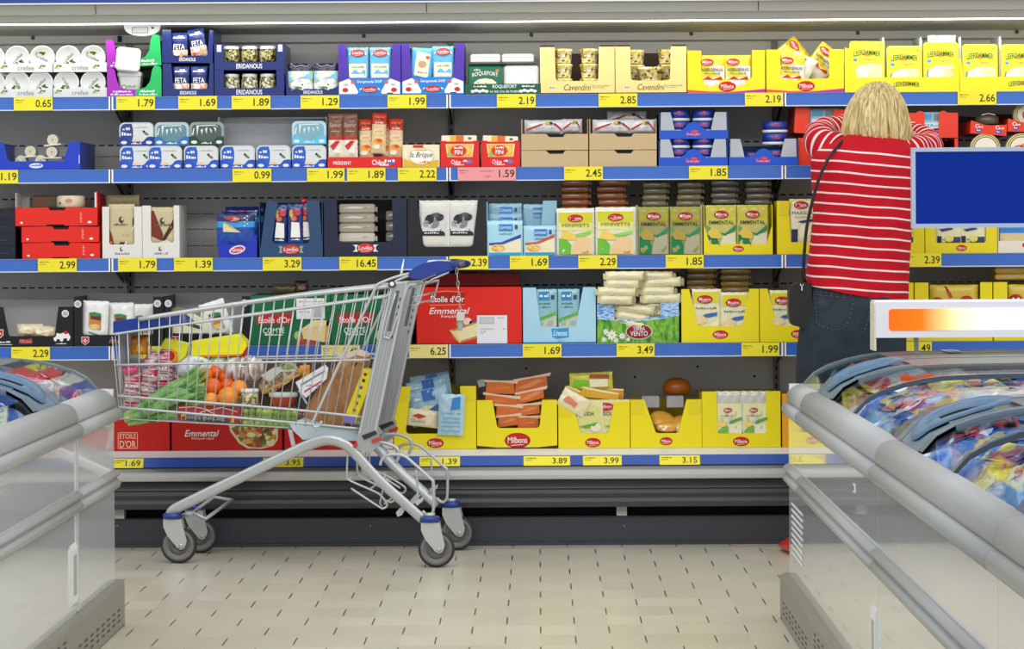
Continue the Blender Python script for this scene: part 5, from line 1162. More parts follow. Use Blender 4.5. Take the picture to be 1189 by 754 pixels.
g.rect(70, 0.4, 105, 33, mat('ECECEE', .4), 6); g.rect(73, 23, 90, 31, mat('B9BDC0', .4), 7); g.rect(74, 24, 89, 30, mat('CFD2D4', .4), 8); g.scr(94, 102, 30, 2, GREY, 7); g.scr(74, 90, 17, 1.2, GREY, 7); g.scr(74, 80, 14, 1.2, GREY, 7); g.scr(100, 103, 17, 1.2, GREY, 7); g.scr(74, 78, 12, 1, GREY, 7)
put(g, 'cheese_carton', 4, 484, 0, 0, 'big bright red emmental carton with white sticker, behind the hanging cart chain', 'carton')
g = G(); g.box(0, 118, 0, 40, 0, 14, mat('9A1410', .5)); put(g, 'cheese_carton', 4, 487, 66.5, .12, 'dark red carton lying on the big bright red one, deep in the shelf', 'carton') 
# pale blue box
PB = mat('A9D8EC', .38)
w, h = 84.5, 65
g = carton(w, h, 85, PB, ucut(w, h, 20, 62, 19, 4, 15, 70), mat('6FA6C0'), sh=h); g.rect(0, 0, w, 1.6, mat('2C86B8'), 1)
g.poly([(33, 17), (53, 18), (53, 7), (48, 6), (40, 5), (34, 7)], mat('2F9AD2', .35), 1); g.txt('Linessa', 43.5, 12, 16, 6.4, WHITE, 2, shear=.25, bold=.01); g.poly([(37, 4), (43, 3), (50, 4), (43, 2.2)], mat('D2507A', .4), 2)
put(g, 'display_box', 4, 607.5, 0, 0, 'pale blue box with tapered window and bright blue logo patch', 'box')
def lin2():
    g = G().pouch(25, 45, 2, [(45, mat('8CC0CC', .25, coat=.6))], wr=.3, seed=50, p=9)
    g.rect(4, 32, 16, 42, mat('2F88C2', .35), 1); g.scr(5, 15, 37, 4, WHITE); g.scr(4, 18, 28, 2, mat('3E6A74')); g.scr(4, 18, 24, 1.6, mat('3E6A74')); g.poly([(1, 6), (24, 16), (24, 20), (12, 14), (1, 11)], mat('6DB43A', .35), 2); g.poly([(1, .5), (24, .5), (24, 14), (1, 5)], mat('DCCB9A', .35), 1); g.rect(18, 33, 22, 38, mat('2E4E58'), 1)
    return g
LN2 = lin2()
put(LN2, 'cheese_slice_pack', 4, 622, 18, .012, 'teal blue slice pack in the pale blue box window, left', 'cheese pack', 'teal blue slice packs')
put(LN2, 'cheese_slice_pack', 4, 648, 18, .012, 'teal blue slice pack in the pale blue box window, right', 'cheese pack', 'teal blue slice packs')
# grass box with cheese sticks
SK2 = mix_mat(['2F7FD8', '4C9AE6', 'CFE4F6', '3A8ADF'], 40, .4, stretch=(1, 1, 3)); GRS = mix_mat(['2C6E1A', '4E9A28', '8CC23A', '3A821E'], 55, .45, stretch=(1, 1, .35))
w, h = 95, 55
g = G()
g.prism([(0, 0), (w, 0), (w, 53), (w - 21, 54), (w - 21, 30), (20, 27), (20, 52), (0, 52)], 0, .8, SK2); g.box(0, .8, .8, 90, 0, 52, mat('5A94C8')); g.box(w - .8, w, .8, 90, 0, 53, mat('5A94C8')); g.box(.8, w - .8, .8, 90, 0, .8, GREY); g.box(.8, w - .8, 89, 90, 0, 50, GREY)
g.poly([(0, 0), (w, 0), (w, 31), (70, 27), (40, 24), (20, 26), (0, 28)], GRS, 1)
for cx, cz, r in ((17, 9, 6), (29, 8, 4), (22, 3, 3), (10, 13, 3.4), (8, 4, 3), (36, 4, 2.4)):
    for q in range(8): a = q * PI / 4; g.ell(cx + r * .6 * math.cos(a), cz + r * .6 * math.sin(a), r * .45, r * .2, WHITE, 2, 8, a)
    g.ell(cx, cz, r * .25, r * .25, mat('E8C020'), 3, 8)
g.ell(48.5, 13, 15.5, 9, mat('E8E4DC', .4), 4, 30); g.ell(48.5, 13, 14.6, 8.2, mat('8A1420', .38), 5, 30); g.txt('TERRA', 48.5, 16.6, 14, 4.6, WHITE, 6, bold=.01); g.txt('VENTO', 48.5, 10.8, 20, 5.6, WHITE, 6, bold=.015)
put(g, 'display_tray', 4, 693.5, 0, 0, 'tray with grass and daisy picture and dark red oval, overfilled with cheese sticks', 'tray')
def stick(L=46):
    g = G().pouch(L, 11, 5, [(11, mat('E9E2B4', .2, coat=.8))], wr=1.0, seed=int(L), p=3)
    g.poly([(4, 5.5), (L * .4, 7.5), (L * .7, 6), (L * .5, 4.6)], mat('FBF9EC', .15, coat=1), 1); g.prism([(L - 1, 2), (L + 3, 0), (L + 4, 6), (L + 3, 10), (L - 1, 8)], -1, 0, mat('9A9468', .3, coat=.6)); g.prism([(1, 2), (-2.5, 1), (-3, 9), (1, 8)], -1, 0, mat('C8C290', .3, coat=.6))
    return g
STK = [stick(44), stick(38)]
rr = random.Random(5); n = 0
for lv in range(7):
    for sd in (0, 1):
        x = (702 if lv > 4 else 696 if lv > 2 else 713) + rr.uniform(-2, 3) if sd == 0 else 746 + rr.uniform(-3, 2)
        if lv < 3 and sd: x = 742
        put(STK[(lv + sd) % 2], 'cheese_stick_pack', 4, x, 19 + lv * 8.9, -.006 + .02 * sd - (.01 if lv > 2 else -.02), 'pale yellow cheese stick, %s pile of the grass tray, %s' % (['left', 'right'][sd], ['bottom', 'second', 'third', 'fourth', 'fifth', 'sixth', 'topmost'][lv]), 'cheese stick', 'pale yellow cheese sticks', rot=(0, rr.uniform(-.03, .22) if sd == 0 else rr.uniform(-.06, .03), 0))
g = G(); g.box(0, 42, 0, 20, 0, 3, mat('B04A3C', .4)); put(g, 'card_strip', 4, 748, 82, .05, 'thin red card edge lying on the right pile of cheese sticks', 'card')
# yellow boxes
def yv(w, h, cut, lz=9, lr=(9, 5), lx=None):
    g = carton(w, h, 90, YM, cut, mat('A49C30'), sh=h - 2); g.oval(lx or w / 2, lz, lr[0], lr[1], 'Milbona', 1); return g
g = yv(90, 62.5, ucut(90, 62, 19, 71, 19, 3, 9, 79))
put(g, 'display_box', 4, 791.5, 0, 0, 'yellow box with V shaped window and two yellow slice packs, fourth shelf', 'box', 'yellow boxes on the fourth shelf')
put(g, 'display_box', 4, 882.5, 0, 0, 'yellow box partly hidden by the black shoulder bag', 'box', 'yellow boxes on the fourth shelf')
def reib(t, blue=True):
    g = G().pouch(34, 44, 2.6, [(44, mat('E9E6C0', .22, coat=.7))], wr=.5, seed=51, p=8)
    g.rect(2, 1, 31, 41, mat('F1EDBE', .35), 1); g.rect(2, 28, 31, 41, mat('E4D62C', .35), 2); g.oval(15, 32, 9, 4.8, 'Milbona', 3, mat('C81E1E', .4)); g.scr(4, 28, 21.5, 2, mat('70705A'), 3); g.poly([(11, 12), (15, 15), (29, 17), (29, 13), (20, 11)], mat('3A6FB4', .35), 3); g.ell(10, 8, 7, 5, mat('EFD9A0', .4), 2)
    return g
RBG = reib('x')
put(RBG, 'cheese_slice_pack', 4, 803.5, 18, .012, 'yellow and cream slice pack in the V shaped window, left of the two', 'cheese pack', 'yellow and cream packs')
put(RBG, 'cheese_slice_pack', 4, 836.5, 14, .014, 'yellow and cream slice pack in the V shaped window, right of the two', 'cheese pack', 'yellow and cream packs')
put(RBG, 'cheese_slice_pack', 4, 893.5, 16, .012, 'yellow and cream slice pack beside the black shoulder bag', 'cheese pack', 'yellow and cream packs')
OC = mat('A6842E', .35, coat=.4)
stack(4, 797, 58, 32, 4, 7.2, OC, 'ochre block above the V window box, left pile', 'ochre blocks', jit=.8)
stack(4, 837, 56, 34, 4, 7.2, OC, 'ochre block above the V window box, right pile', 'ochre blocks', jit=.8)
# right of the shopper
for j, (x, w, xl, xr) in enumerate(((1000, 61, 10, 40), (1062.5, 90, 16, 76), (1154, 90, 16, 76))):
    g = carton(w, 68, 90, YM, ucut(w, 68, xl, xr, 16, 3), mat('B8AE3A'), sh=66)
    put(g, 'display_box', 4, x, 0, 0, 'yellow box above the light box, %s' % ['hidden mostly by the shopper\'s hip', 'middle one with two posts', 'right one cut by the photo edge'][j], 'box', 'yellow boxes above the light box')
def rpk():
    g = G().pouch(56, 62, 4, [(62, mat('D8BE3A', .3, coat=.3))], wr=.5, seed=60, p=8); g.ell(8, 42, 7, 6, mat('B82A1C'), 1); g.ell(42, 43, 8, 6.6, mat('B82A1C'), 1); g.poly([(16, 61), (19, 60), (26, 48), (22, 47)], mat('B8341C'), 1); g.scr(28, 36, 44, 3, mat('EBDDA0'), 2); return g
put(rpk(), 'cheese_pack', 4, 1080, 3, .02, 'ochre yellow pack with two dark red ovals above the light box', 'cheese pack')
g = G().pouch(50, 62, 4, [(62, mat('D8BE3A', .3, coat=.3))], wr=.5, seed=61, p=8); g.ell(8, 44, 8, 7, mat('B82A1C'), 1); g.txt('M', 8, 44, 8, 6, WHITE, 2, bold=.02)
put(g, 'cheese_pack', 4, 1171, 3, .02, 'ochre yellow pack with white lettered red oval at the right photo edge', 'cheese pack')
stack(4, 1156, 70, 40, 3, 7.4, mat('E8C24E', .3, coat=.4), 'yellow block in the pile at the right edge', 'yellow piled blocks', jit=1.5, dy=.05)
# ================================================================ BOTTOM DECK
RD = mat('C81A12', .38)
g = G(); w, h = 97, 36; g.rbox(0, w, 0, 95, 0, h, .6, RD)
def fr(g, x0, z0, x1, z1, mt, t=.7, L=1):
    g.rect(x0, z0, x1, z0 + t, mt, L); g.rect(x0, z1 - t, x1, z1, mt, L); g.rect(x0, z0, x0 + t, z1, mt, L); g.rect(x1 - t, z0, x1, z1, mt, L)
PK = mat('F0C8A8', .4)
fr(g, 37, 2.5, 60, 21.5, PK); g.txt('ETOILE', 48.5, 17, 19, 5.6, PK, 1, bold=.02); g.txt("D'OR", 48.5, 8, 19, 8.6, PK, 1, bold=.03)
put(g, 'cheese_carton', 5, 100, 0, 0, 'dark red carton with square framed lettering beside the left freezer', 'carton')
g = G(); g.prism([(0, 0), (44, 0), (44, 6), (30, 5), (22, 3), (14, 4), (0, 2)], 0, 1, mat('F2E6D8')); g.poly([(0, 0), (14, 1), (20, 3), (12, 3.4), (0, 2)], mat('2A3A9A'), 1); g.poly([(22, 0), (44, 1), (44, 5), (30, 3)], mat('F0A890'), 1)
put(g, 'card_strip', 5, 128, 36.5, .003, 'torn carton flap with blue and peach print on the dark red carton', 'card')
g = G(); w, h = 128, 37; g.rbox(0, w, 0, 95, 0, h, .6, RD)
SAL = mix_mat(['6E4A1A', 'D8B060', 'B8402A', 'EADFA8', '5E7A2A', 'C9913A'], 60, .4, 'voronoi', sharp=True)
g.txt('Emmental', 35, 20, 38, 7.6, WHITE, 1, shear=.3, bold=.015); g.txt('français râpé', 36, 13.8, 26, 3.4, WHITE, 1, shear=.3); g.poly([(18, 34), (34, 36), (50, 34), (50, 32), (34, 34), (18, 32)], WHITE, 1); g.scr(18, 50, 33, 3, mat('9A120C'), 2)
g.poly([(65, 36.5), (124, 36.5), (123, 12), (118, 5), (104, 1.5), (88, 2), (78, 8), (68, 22)], mat('E9D9B4', .4), 1); g.poly([(68, 36.5), (123, 36.5), (121, 12), (114, 5), (102, 3), (90, 4), (80, 10), (70, 24)], SAL, 2); g.poly([(97, 24), (103, 30), (108, 26), (101, 20)], mat('C8402A'), 3); g.ell(92, 18, 5, 3, mat('EFE2A8'), 3)
put(g, 'cheese_carton', 5, 199.5, 0, 0, 'dark red emmental carton with salad bowl picture under the cart basket', 'carton')
g = G(); w, h = 127, 60; g.rbox(0, w, 0, 95, 0, h, .6, RD); g.poly([(2, 34), (7, 34), (14, 2), (9, 2)], WHITE, 1); g.txt('français', 25, 23, 15, 3.4, WHITE, 1, shear=.3); g.rect(103, 0.5, 126.5, 33, mat('D9DADC'), 1); g.poly([(16, 26), (31, 26), (35, 6), (18, 4)], mat('D82A20'), .6)
put(g, 'cheese_carton', 5, 330, 0, .004, 'tall dark red carton with pale lower corner behind the cart frame', 'carton')
# yellow boxes
def db(x, w, h, cut, lab, lx, lz, lr, **k):
    g = carton(w, h, 90, YM, cut, mat('B8A818'), sh=h - 3); g.oval(lx, lz, lr[0], lr[1], 'Milbona', 2)
    if k.get('flaps'):
        for a, b in k['flaps']: g.prism([(a, h - 17), (b, h - 17), (b, h - .5), (a, h - .5)], -.5, 0, mat('E8D41A', .4))
    if k.get('base'): g.poly([(0, 0), (w, 0), (w, 3.6), (w * .75, 1.4), (w * .25, 1.4), (0, 3.6)], BRN, 1)
    put(g, 'display_box', 5, x, 0, 0, lab, 'box', 'yellow boxes on the bottom deck'); return g
db(457.5, 95.5, 73, ucut(95.5, 73, 14, 80, 18, 4, 20, 77), 'yellow box with blue packs spilling out, leftmost on the bottom deck', 48, 7, (9.8, 5.6), flaps=((0, 19), (78, 95)))
db(554, 93, 56.5, ucut(93, 56.5, 23, 73, 24, 4, 18, 76), 'yellow box overfilled with orange cheese and bearing the largest red oval', 47, 9.5, (15, 8.8), base=True)
db(648.5, 83, 54, ucut(83, 54, 25, 59, 17, 4, 16, 65), 'yellow box of gouda packs with torn corners, third on the bottom deck', 40, 6.5, (9, 5.4), flaps=((0, 15),))
db(732.5, 82.5, 56, ucut(82.5, 56, 28, 56, 17, 4, 16, 65), 'yellow box of round cheeses, fourth on the bottom deck', 41, 7.6, (7.4, 4.6), flaps=((0, 15), (67, 82)))
db(815.5, 91, 65.5, ucut(91, 65, 18, 74, 16, 2, 17, 74), 'yellow box with clear edged slice packs, rightmost on the bottom deck', 45, 6.8, (9.4, 5.4))
g = carton(90, 62, 90, mat('F0A41E', .4), ucut(90, 62, 18, 74, 16, 2), mat('B8A818'), sh=60); g.oval(45, 7, 9, 5.2, 'Milbona', 2)
put(g, 'display_box', 5, 908.5, 0, 0, 'orange yellow box just behind the corner of the right freezer', 'box')
# contents of the first box
LBB = mat('9CC6DC', .22, coat=.6)
def bbag(w=46, h=36, seed=0):
    g = G().pouch(w, h, 3.4, [(h, LBB)], wr=1.0, seed=seed, p=5)
    g.rect(w * .4, h - 14, w * .7, h - 1, mat('1F62B4', .3, coat=.3), 1); g.ell(w * .45, h * .32, w * .34, h * .2, mat('E9DCA0', .35), 1); g.ell(w * .5, h * .3, w * .2, h * .1, mat('E0925A', .35), 2); g.scr(w * .12, w * .36, h * .75, 3, mat('E4F0F6'), 1)
    return g
BA, BBg = bbag(48, 40, 1), bbag(46, 34, 2)
for j, (m_, x, z, dy, r, lab) in enumerate([(BBg, 481, 48, .09, -.16, 'topmost, leaning at the back'), (BBg, 478, 42, .06, -.2, 'second, just below the topmost'), (BA, 480, 24, .03, -.25, 'in the middle with an orange print')]):
    put(m_, 'cheese_slice_pack', 5, x, z, dy, 'pale blue slice pack in the spilling yellow box, %s' % lab, 'cheese pack', 'pale blue spilled packs', rot=(-.1, r, 0))
g = G().pouch(30, 48, 3, [(48, mat('B4D6E8', .2, coat=.7))], wr=.9, seed=4, p=5); g.poly([(14, 30), (25, 32), (25, 46), (16, 44)], mat('2A86D0', .3, coat=.3), 1); 
for q in range(5): g.rect(4 + q % 2, 5 + q * 5, 26, 6.6 + q * 5, mat('7FB6D4', .3), 1)
put(g, 'cheese_slice_pack', 5, 508, 17, -.012, 'pale blue slice pack hanging over the front edge of the spilling yellow box', 'cheese pack', rot=(.05, .05, 0))
g = G().pouch(36, 20, 3, [(20, mat('EFE6BC', .3, coat=.5))], wr=.6, seed=5, p=4); g.poly([(5, 12), (12, 15), (22, 13), (14, 9)], mat('C8402A'), 1); g.txt('Queso', 13, 6.5, 17, 5, mat('77776A'), 1)
put(g, 'cheese_slice_pack', 5, 472, 28, .012, 'cream pack with small red print at the left of the spilling yellow box', 'cheese pack', rot=(0, .12, 0))
g = G(); g.prism([(0, 0), (24, 4), (30, 12), (18, 16), (6, 8)], 0, 14, mat('1F6CB8', .3, coat=.4)); put(g, 'cheese_slice_pack', 5, 490, 36, .014, 'bright blue pack corner in the middle of the spilling yellow box', 'cheese pack')
# orange cheese blocks
ORG = mat('D96A14', .3, coat=.5)
def oblock(w, h, sk=0, seed=0):
    g = G(); P = [(0, 0), (w, sk), (w - 1, h + sk), (1, h)]
    g.prism(P, 0, 40, ORG); g.disp = lambda x, z: 0
    g.poly([(-2, h - 1), (w * .5, h + sk * .5 - .6), (w + 3, h + sk - 2), (w + 4, h + sk + 2), (w * .5, h + sk * .5 + 1.2), (-2, h + 2)], mat('E9C9A8', .15, coat=1), 1); g.poly([(1, h * .4), (w * .7, h * .62 + sk), (w * .9, h * .5 + sk), (w * .4, h * .45)], mat('E8894A', .15, coat=1), 1)
    return g
rr = random.Random(9)
for j, (x, z, w, h, sk, dy, lab) in enumerate([(578, 24, 24, 12, 3, .03, 'left column, bottom'), (601, 22, 25, 14, 0, .032, 'right column, bottom'), (576, 38, 28, 12, -2, .03, 'left column, second'), (602, 37, 25, 12, 3, .034, 'right column, second'), (563, 50, 38, 13, -5, .04, 'left column, third'), (600, 50, 32, 12, 8, .045, 'right column, third'), (564, 63, 34, 14, -1, .06, 'left column, topmost'), (598, 62, 38, 15, 8, .065, 'right column, topmost')]):
    put(oblock(w, h, sk, j), 'orange_cheese_block', 5, x, z, dy, 'orange cheese block in clear film, %s' % lab, 'cheese block', 'orange cheese blocks')
g = G(); g.prism([(0, 0), (8, 2), (5, 10), (-2, 8)], 0, .6, glass_mat('E8DCC8', 1, .1, .3)); put(g, 'film_scrap', 5, 556, 70, .05, 'clear film end sticking up at the left of the orange cheese blocks', 'film')
# gouda
def gouda():
    g = G().pouch(34, 40, 2.4, [(40, mat('DDD98A', .25, coat=.5))], wr=.3, seed=70, p=8); g.rect(2, 1, 32, 38, mat('E4E2B0', .3), 1); g.oval(6, 32, 8.6, 4.6, 'Milbona', 2, mat('C81E1E', .4)); g.txt('GOUDA', 12, 24, 20, 4.4, mat('44443A'), 2, bold=.01); g.poly([(4, 9), (26, 14), (22, 9), (12, 7)], mat('5EA83A', .35), 2); g.ell(24, 8, 6, 5, mat('EDE6C8'), 2); return g
GD = gouda()
put(GD, 'cheese_slice_pack', 5, 668, 16, .012, 'gouda slice pack in the torn yellow box, left', 'cheese pack', 'gouda slice packs'); put(GD, 'cheese_slice_pack', 5, 698, 16, .014, 'gouda slice pack in the torn yellow box, right', 'cheese pack', 'gouda slice packs')
YW = mat('E2A81E', .3, coat=.5)
for j, (x, z, L, h, r, dy, c, lab) in enumerate([(652, 62, 42, 12, .35, .03, YW, 'sloping down at the left'), (672, 60, 46, 12, .16, .02, YW, 'sloping down in the middle'), (676, 55, 48, 16, .05, .05, mat('D9981C', .3, coat=.5), 'flat at the right')]):
    g = G(); g.prism([(0, 0), (L, 2), (L, h - 2), (4, h)], 0, 30, c); g.disp = lambda x, z: 0; g.poly([(0, h - 2), (L * .6, h - 3.4), (L, h - 3), (L, h - 1.4), (4, h)], mat('F2E6A0', .2, coat=.9), 1)
    put(g, 'cheese_wedge_pack', 5, x, z, dy, 'golden yellow wrapped wedge on top of the gouda box, %s' % lab, 'cheese pack', 'golden yellow wedges', rot=(0, r, 0))
g = G().pouch(34, 22, 3, [(22, mat('EFE3B8', .25, coat=.6))], wr=1, seed=8, p=3); g.poly([(4, 8), (20, 6), (22, 12), (8, 15)], mat('E08A6A'), 1); put(g, 'cheese_slice_pack', 5, 646, 52, .0, 'cream pack with reddish print poking out at the left of the gouda box', 'cheese pack', rot=(0, .5, 0))
g = G().pouch(50, 20, 4, [(20, mat('D8D24A', .25, coat=.6))], wr=.8, seed=9, p=4); g.poly([(2, 4), (22, 3), (22, 11), (6, 13)], mat('7CC832'), 1); g.rect(23, 3, 44, 12, mat('F0EBC8'), 1); g.poly([(22, 14), (46, 12), (46, 17), (24, 18)], mat('A8402A'), 1)
put(g, 'cheese_slice_pack', 5, 662, 66, .045, 'yellow green slice pack lying on top of the golden wedges', 'cheese pack', rot=(0, -.04, 0))
# round cheeses
def rche(r=15):
    g = G(); g.lathe([(r * .7, -1), (r, 1.5), (r * 1.02, 5), (r * .95, 9), (r * .6, 11), (.5, 11.5)], (0, 0, 0), mat('E8A83A', .35, coat=.3), 'z', 26); g.disp = lambda x, z: -math.sqrt(max(.1, r * r - x * x)) * 1.02
    g.poly([(-r * .8, 4), (-r * .3, 2), (r * .3, 4), (r * .7, 8), (0, 7.4), (-r * .7, 8)], mat('F6ECD2', .25, coat=.6), 3)
    return g
RC = rche()
for j, (x, z, r, dy, lab) in enumerate([(768, 26, (.5, .25, 0), .08, 'upper, tilted towards the viewer'), (789, 22, (.3, -.35, 0), .06, 'right, tilted to the left'), (775, 18, (0, 0, 0), .045, 'lowest')]):
    put(RC, 'round_cheese', 5, x, z, dy, 'round golden cheese half in the fourth yellow box, %s' % lab, 'cheese', 'round golden cheeses', rot=r)
for j, (x, w) in enumerate(((745, 21), (774, 20))):
    g = G(); g.rbox(0, w, 0, 30, 0, 14, 1, mat('A8A8AA', .4)); put(g, 'grey_pack', 5, x, 44, .09, 'grey pack end standing behind the round cheeses, %s' % ['left', 'right'][j], 'pack', 'grey pack ends')
g = G(); g.lathe([(10, 0), (16, 3), (17.5, 10), (14, 17), (6, 20), (.5, 20.5)], (0, 0, 0), mat('B05E14', .35, coat=.3), 'z', 28); put(g, 'round_cheese', 5, 786, 57, .18, 'whole orange brown round cheese behind the fourth yellow box', 'cheese')
def cle():
    g = G().pouch(34, 50, 2.2, [(50, mat('CFCFC4', .15, coat=1))], wr=.6, seed=77, p=8); g.rect(4, 1, 32, 36, mat('EDEBB0', .35), 1); g.rect(4, 1, 32, 12, mat('EFEDC8', .35), 1.2); g.oval(16, 28, 5, 2.8, 'Milbona', 2, mat('C01E1E', .4)); g.scr(8, 24, 21.5, 1.8, mat('77776A')); g.poly([(18, 12), (32, 17), (32, 20.5), (22, 17), (18, 15)], mat('5AA83A', .35), 2); g.poly([(5, 4), (10, 9), (16, 10), (17, 2), (5, 2)], mat('7EBA3A', .35), 2); g.ell(9, 12, 5, 3.4, mat('EFD870'), 2); return g
CL = cle()
put(CL, 'cheese_slice_pack', 5, 829, 15, .012, 'clear edged pale slice pack, left in the rightmost yellow box', 'cheese pack', 'clear edged slice packs'); put(CL, 'cheese_slice_pack', 5, 859, 15, .010, 'clear edged pale slice pack, right in the rightmost yellow box', 'cheese pack', 'clear edged slice packs')
# ================================================================ shopping cart
CA = math.radians(4); CO = Vector((-.328, 10.10, 0))   # rear centre on the floor
cA, sA = math.cos(CA), math.sin(CA)
def cl(px, py, w):
    """cart-local point (lengthwise, sideways, height) seen at a photo point on the lateral plane w"""
    dx, dy = px - VX, py - VY; x0, y0 = dx - TH * dy, dy + TH * dx
    u = (CO.x + w * sA - x0 / F * (CO.y + w * cA)) / (cA + x0 / F * sA)
    Y = CO.y + u * sA + w * cA
    return Vector((-u, w, H - y0 / F * Y))
def nearp(pts, w): return [cl(a, b, w) for a, b in pts]
def mir(pts, w): return [Vector((p.x, w, p.z)) for p in pts]
cart = empty('shopping_cart', CO, (0, 0, -CA), 'grey wire shopping cart with blue handle, full of groceries, standing before the cheese case', 'shopping cart')
STL = mat('BFC4C5', .3, metal=.35, coat=.3); STL2 = mat('A9ADAE', .35, metal=.4); PLG = mat('B4C0C6', .4); CBL = mat('16368C', .3, coat=.4); RUB = mat('2F2F2F', .6); RUBL = mat('6E6E6C', .5)
WR = .26; WFt = .155
# chassis arms (near and far) - flat oval tubes
arm = [(192, 603), (197, 595), (214, 586), (262, 563), (312, 539), (352, 520), (372, 512.5), (386, 511.5), (400, 516), (411, 525), (440, 557), (470, 584), (491, 603)]
for sgn in (-1, 1):
    pts = []
    base = nearp(arm, -.24)
    n = len(base)
    for i, p in enumerate(base):
        t = i / (n - 1); w = WFt + (WR - .01 - WFt) * min(1, t * 1.7); pts.append(Vector((p.x, sgn * w, p.z)))
    g = G(); g.tube(ease(pts, 4), .0195, STL, 12, flat=.55); obj(g, 'chassis_arm', cart)
g = G(); p = cl(196, 596, -.2); g.tube([(p.x, -WFt, p.z), (p.x, WFt, p.z)], .014, STL, 10); obj(g, 'front_crossbar', cart)
g = G(); p = cl(415, 522, -.2); g.tube([(p.x, -WR + .01, p.z), (p.x, WR - .01, p.z)], .012, STL, 10); obj(g, 'rear_crossbar', cart)
# uprights: two channel posts each side
for sgn in (-1, 1):
    w = sgn * .245
    a = nearp([(455, 330), (474, 328), (437, 503), (417, 503)], -.245)
    g = G(); A = [(q.x, q.z) for q in a]
    y0, y1 = w - .012, w + .012
    g.prism(A, y0, y1, STL2)
    # raised edges and slot
    (x0, z0), (x1, z1), (x2, z2), (x3, z3) = A
    def L(t, s): return (x0 + (x3 - x0) * t + ((x1 - x0) * (1 - t) + (x2 - x3) * t) * s, z0 + (z3 - z0) * t + ((z1 - z0) * (1 - t) + (z2 - z3) * t) * s)
    for s0, s1 in ((0, .12), (.88, 1)): g.prism([L(0, s0), L(0, s1), L(1, s1), L(1, s0)], y0 - .005, y0, STL)
    g.prism([L(.05, .38), L(.05, .6), L(.32, .6), L(.32, .38)], y0 - .001, y0, mat('5A5C60', .5))
    for s0 in (.3, .52, .7): g.prism([L(.35, s0), L(.35, s0 + .03), L(.97, s0 + .03), L(.97, s0)], y0 - .0008, y0, mat('8E9293', .4))
    for q in range(6): tt = .1 + q * .05; g.prism([L(tt, .7), L(tt, .78), L(tt + .02, .78), L(tt + .02, .7)], y0 - .0012, y0, mat('3A3C40'))
    obj(g, 'upright_post', cart)
# lower joint plates
for sgn in (-1, 1):
    a = nearp([(417, 500), (440, 500), (441, 517), (430, 526), (413, 522)], -.245); g = G(); g.prism([(q.x, q.z) for q in a], sgn * .245 - .016, sgn * .245 + .016, STL2)
    b = nearp([(420, 506), (436, 500), (438, 504), (423, 511)], -.262); g.prism([(q.x, q.z) for q in b], sgn * .245 - .022, sgn * .245 - .016, mat('2E2C28'))
    b = nearp([(431, 511), (442, 507), (443, 511), (433, 515)], -.262); g.prism([(q.x, q.z) for q in b], sgn * .245 - .024, sgn * .245 - .016, mat('B8402E'))
    b = nearp([(411, 516), (415, 514), (415, 519), (411, 520)], -.262); g.prism([(q.x, q.z) for q in b], sgn * .245 - .024, sgn * .245 - .016, mat('B83A2E'))
    obj(g, 'joint_plate', cart)
# basket frame
topf, topr = (161, 370.5), (456, 331)
def wtop(t): return .205 + (.255 - .205) * t      # t 0 front .. 1 rear
def wbot(t): return .17 + (.21 - .17) * t
def P(px, py, t, sgn, lvl):                       # lvl 0 bottom .. 1 top
    w = (wbot(t) * (1 - lvl) + wtop(t) * lvl)
    q = cl(px, py, -w); q.y = sgn * w; return q
def lerp(a, b, t): return (a[0] + (b[0] - a[0]) * t, a[1] + (b[1] - a[1]) * t)
rails = [('rim_rail', [(161, 371, 0, 1), (250, 357, .3, 1), (350, 343, .65, 1), (456, 332, 1, 1)], .0085), ('basket_rail', [(134, 388.5, 0, .85), (161, 384, .08, .88), (300, 365, .5, .93), (450, 344.5, 1, .97)], .0042),
         ('basket_rail', [(136, 424, 0, .6), (300, 421, .5, .55), (430, 418, 1, .5)], .0042), ('basket_rail', [(138, 460, 0, .28), (330, 475, .65, .1), (424, 485, 1, .1)], .0045), ('basket_rail', [(139, 473, 0, .15), (330, 490, .65, 0), (421, 498.5, 1, 0)], .0045)]
for nm, pts, r in rails:
    for sgn in (-1, 1):
        g = G(); g.tube(ease([P(a, b, t, sgn, l) for a, b, t, l in pts], 4), r, STL, 8); obj(g, nm, cart)
for a, b, t, l in [(134, 388.5, 0, .85), (136, 424, 0, .6), (138, 460, 0, .28), (139, 473, 0, .15), (148, 486, 0, 0)]:
    p0, p1 = P(a, b, t, -1, l), P(a, b, t, 1, l); p1.x = p0.x; g = G(); g.tube([p0, p1], .004, STL, 8); obj(g, 'front_rail', cart)
N = 27
for sgn in (-1, 1):
    for i in range(N):
        t = i / (N - 1)
        if i < 2: top = (138 + 10 * i, 388 - i * 1.5); lt = .87
        else: top = (lambda q: (161 + (452 - 161) * q, 371 - 39 * q))((i - 2) / (N - 3)); lt = 1
        bot = (141 + (418 - 141) * t, 484 + 14 * t)
        a = P(top[0], top[1], t, sgn, lt); b = P(bot[0], bot[1], t, sgn, 0)
        m1 = P(top[0] + (bot[0] - top[0]) * .45, top[1] + (bot[1] - top[1]) * .45, t, sgn, .5)
        g = G(); g.tube([a, m1, b], .0021, STL, 6); obj(g, 'side_wire', cart)
for i in range(9):                                # floor wires lengthwise
    w0 = -.16 + .04 * i
    a = cl(143, 485, -.1); b = cl(418, 499, -.1)
    g = G(); g.tube([(a.x, w0, a.z), (b.x, w0 * 1.2, b.z)], .0025, STL, 6); obj(g, 'floor_wire', cart)
for i in range(7):
    q = i / 6; px, py = 141 + 277 * q, 485 + 14 * q; a = cl(px, py, -.1)
    g = G(); g.tube([(a.x, -wbot(q), a.z), (a.x, wbot(q), a.z)], .003, STL, 6); obj(g, 'floor_wire', cart)
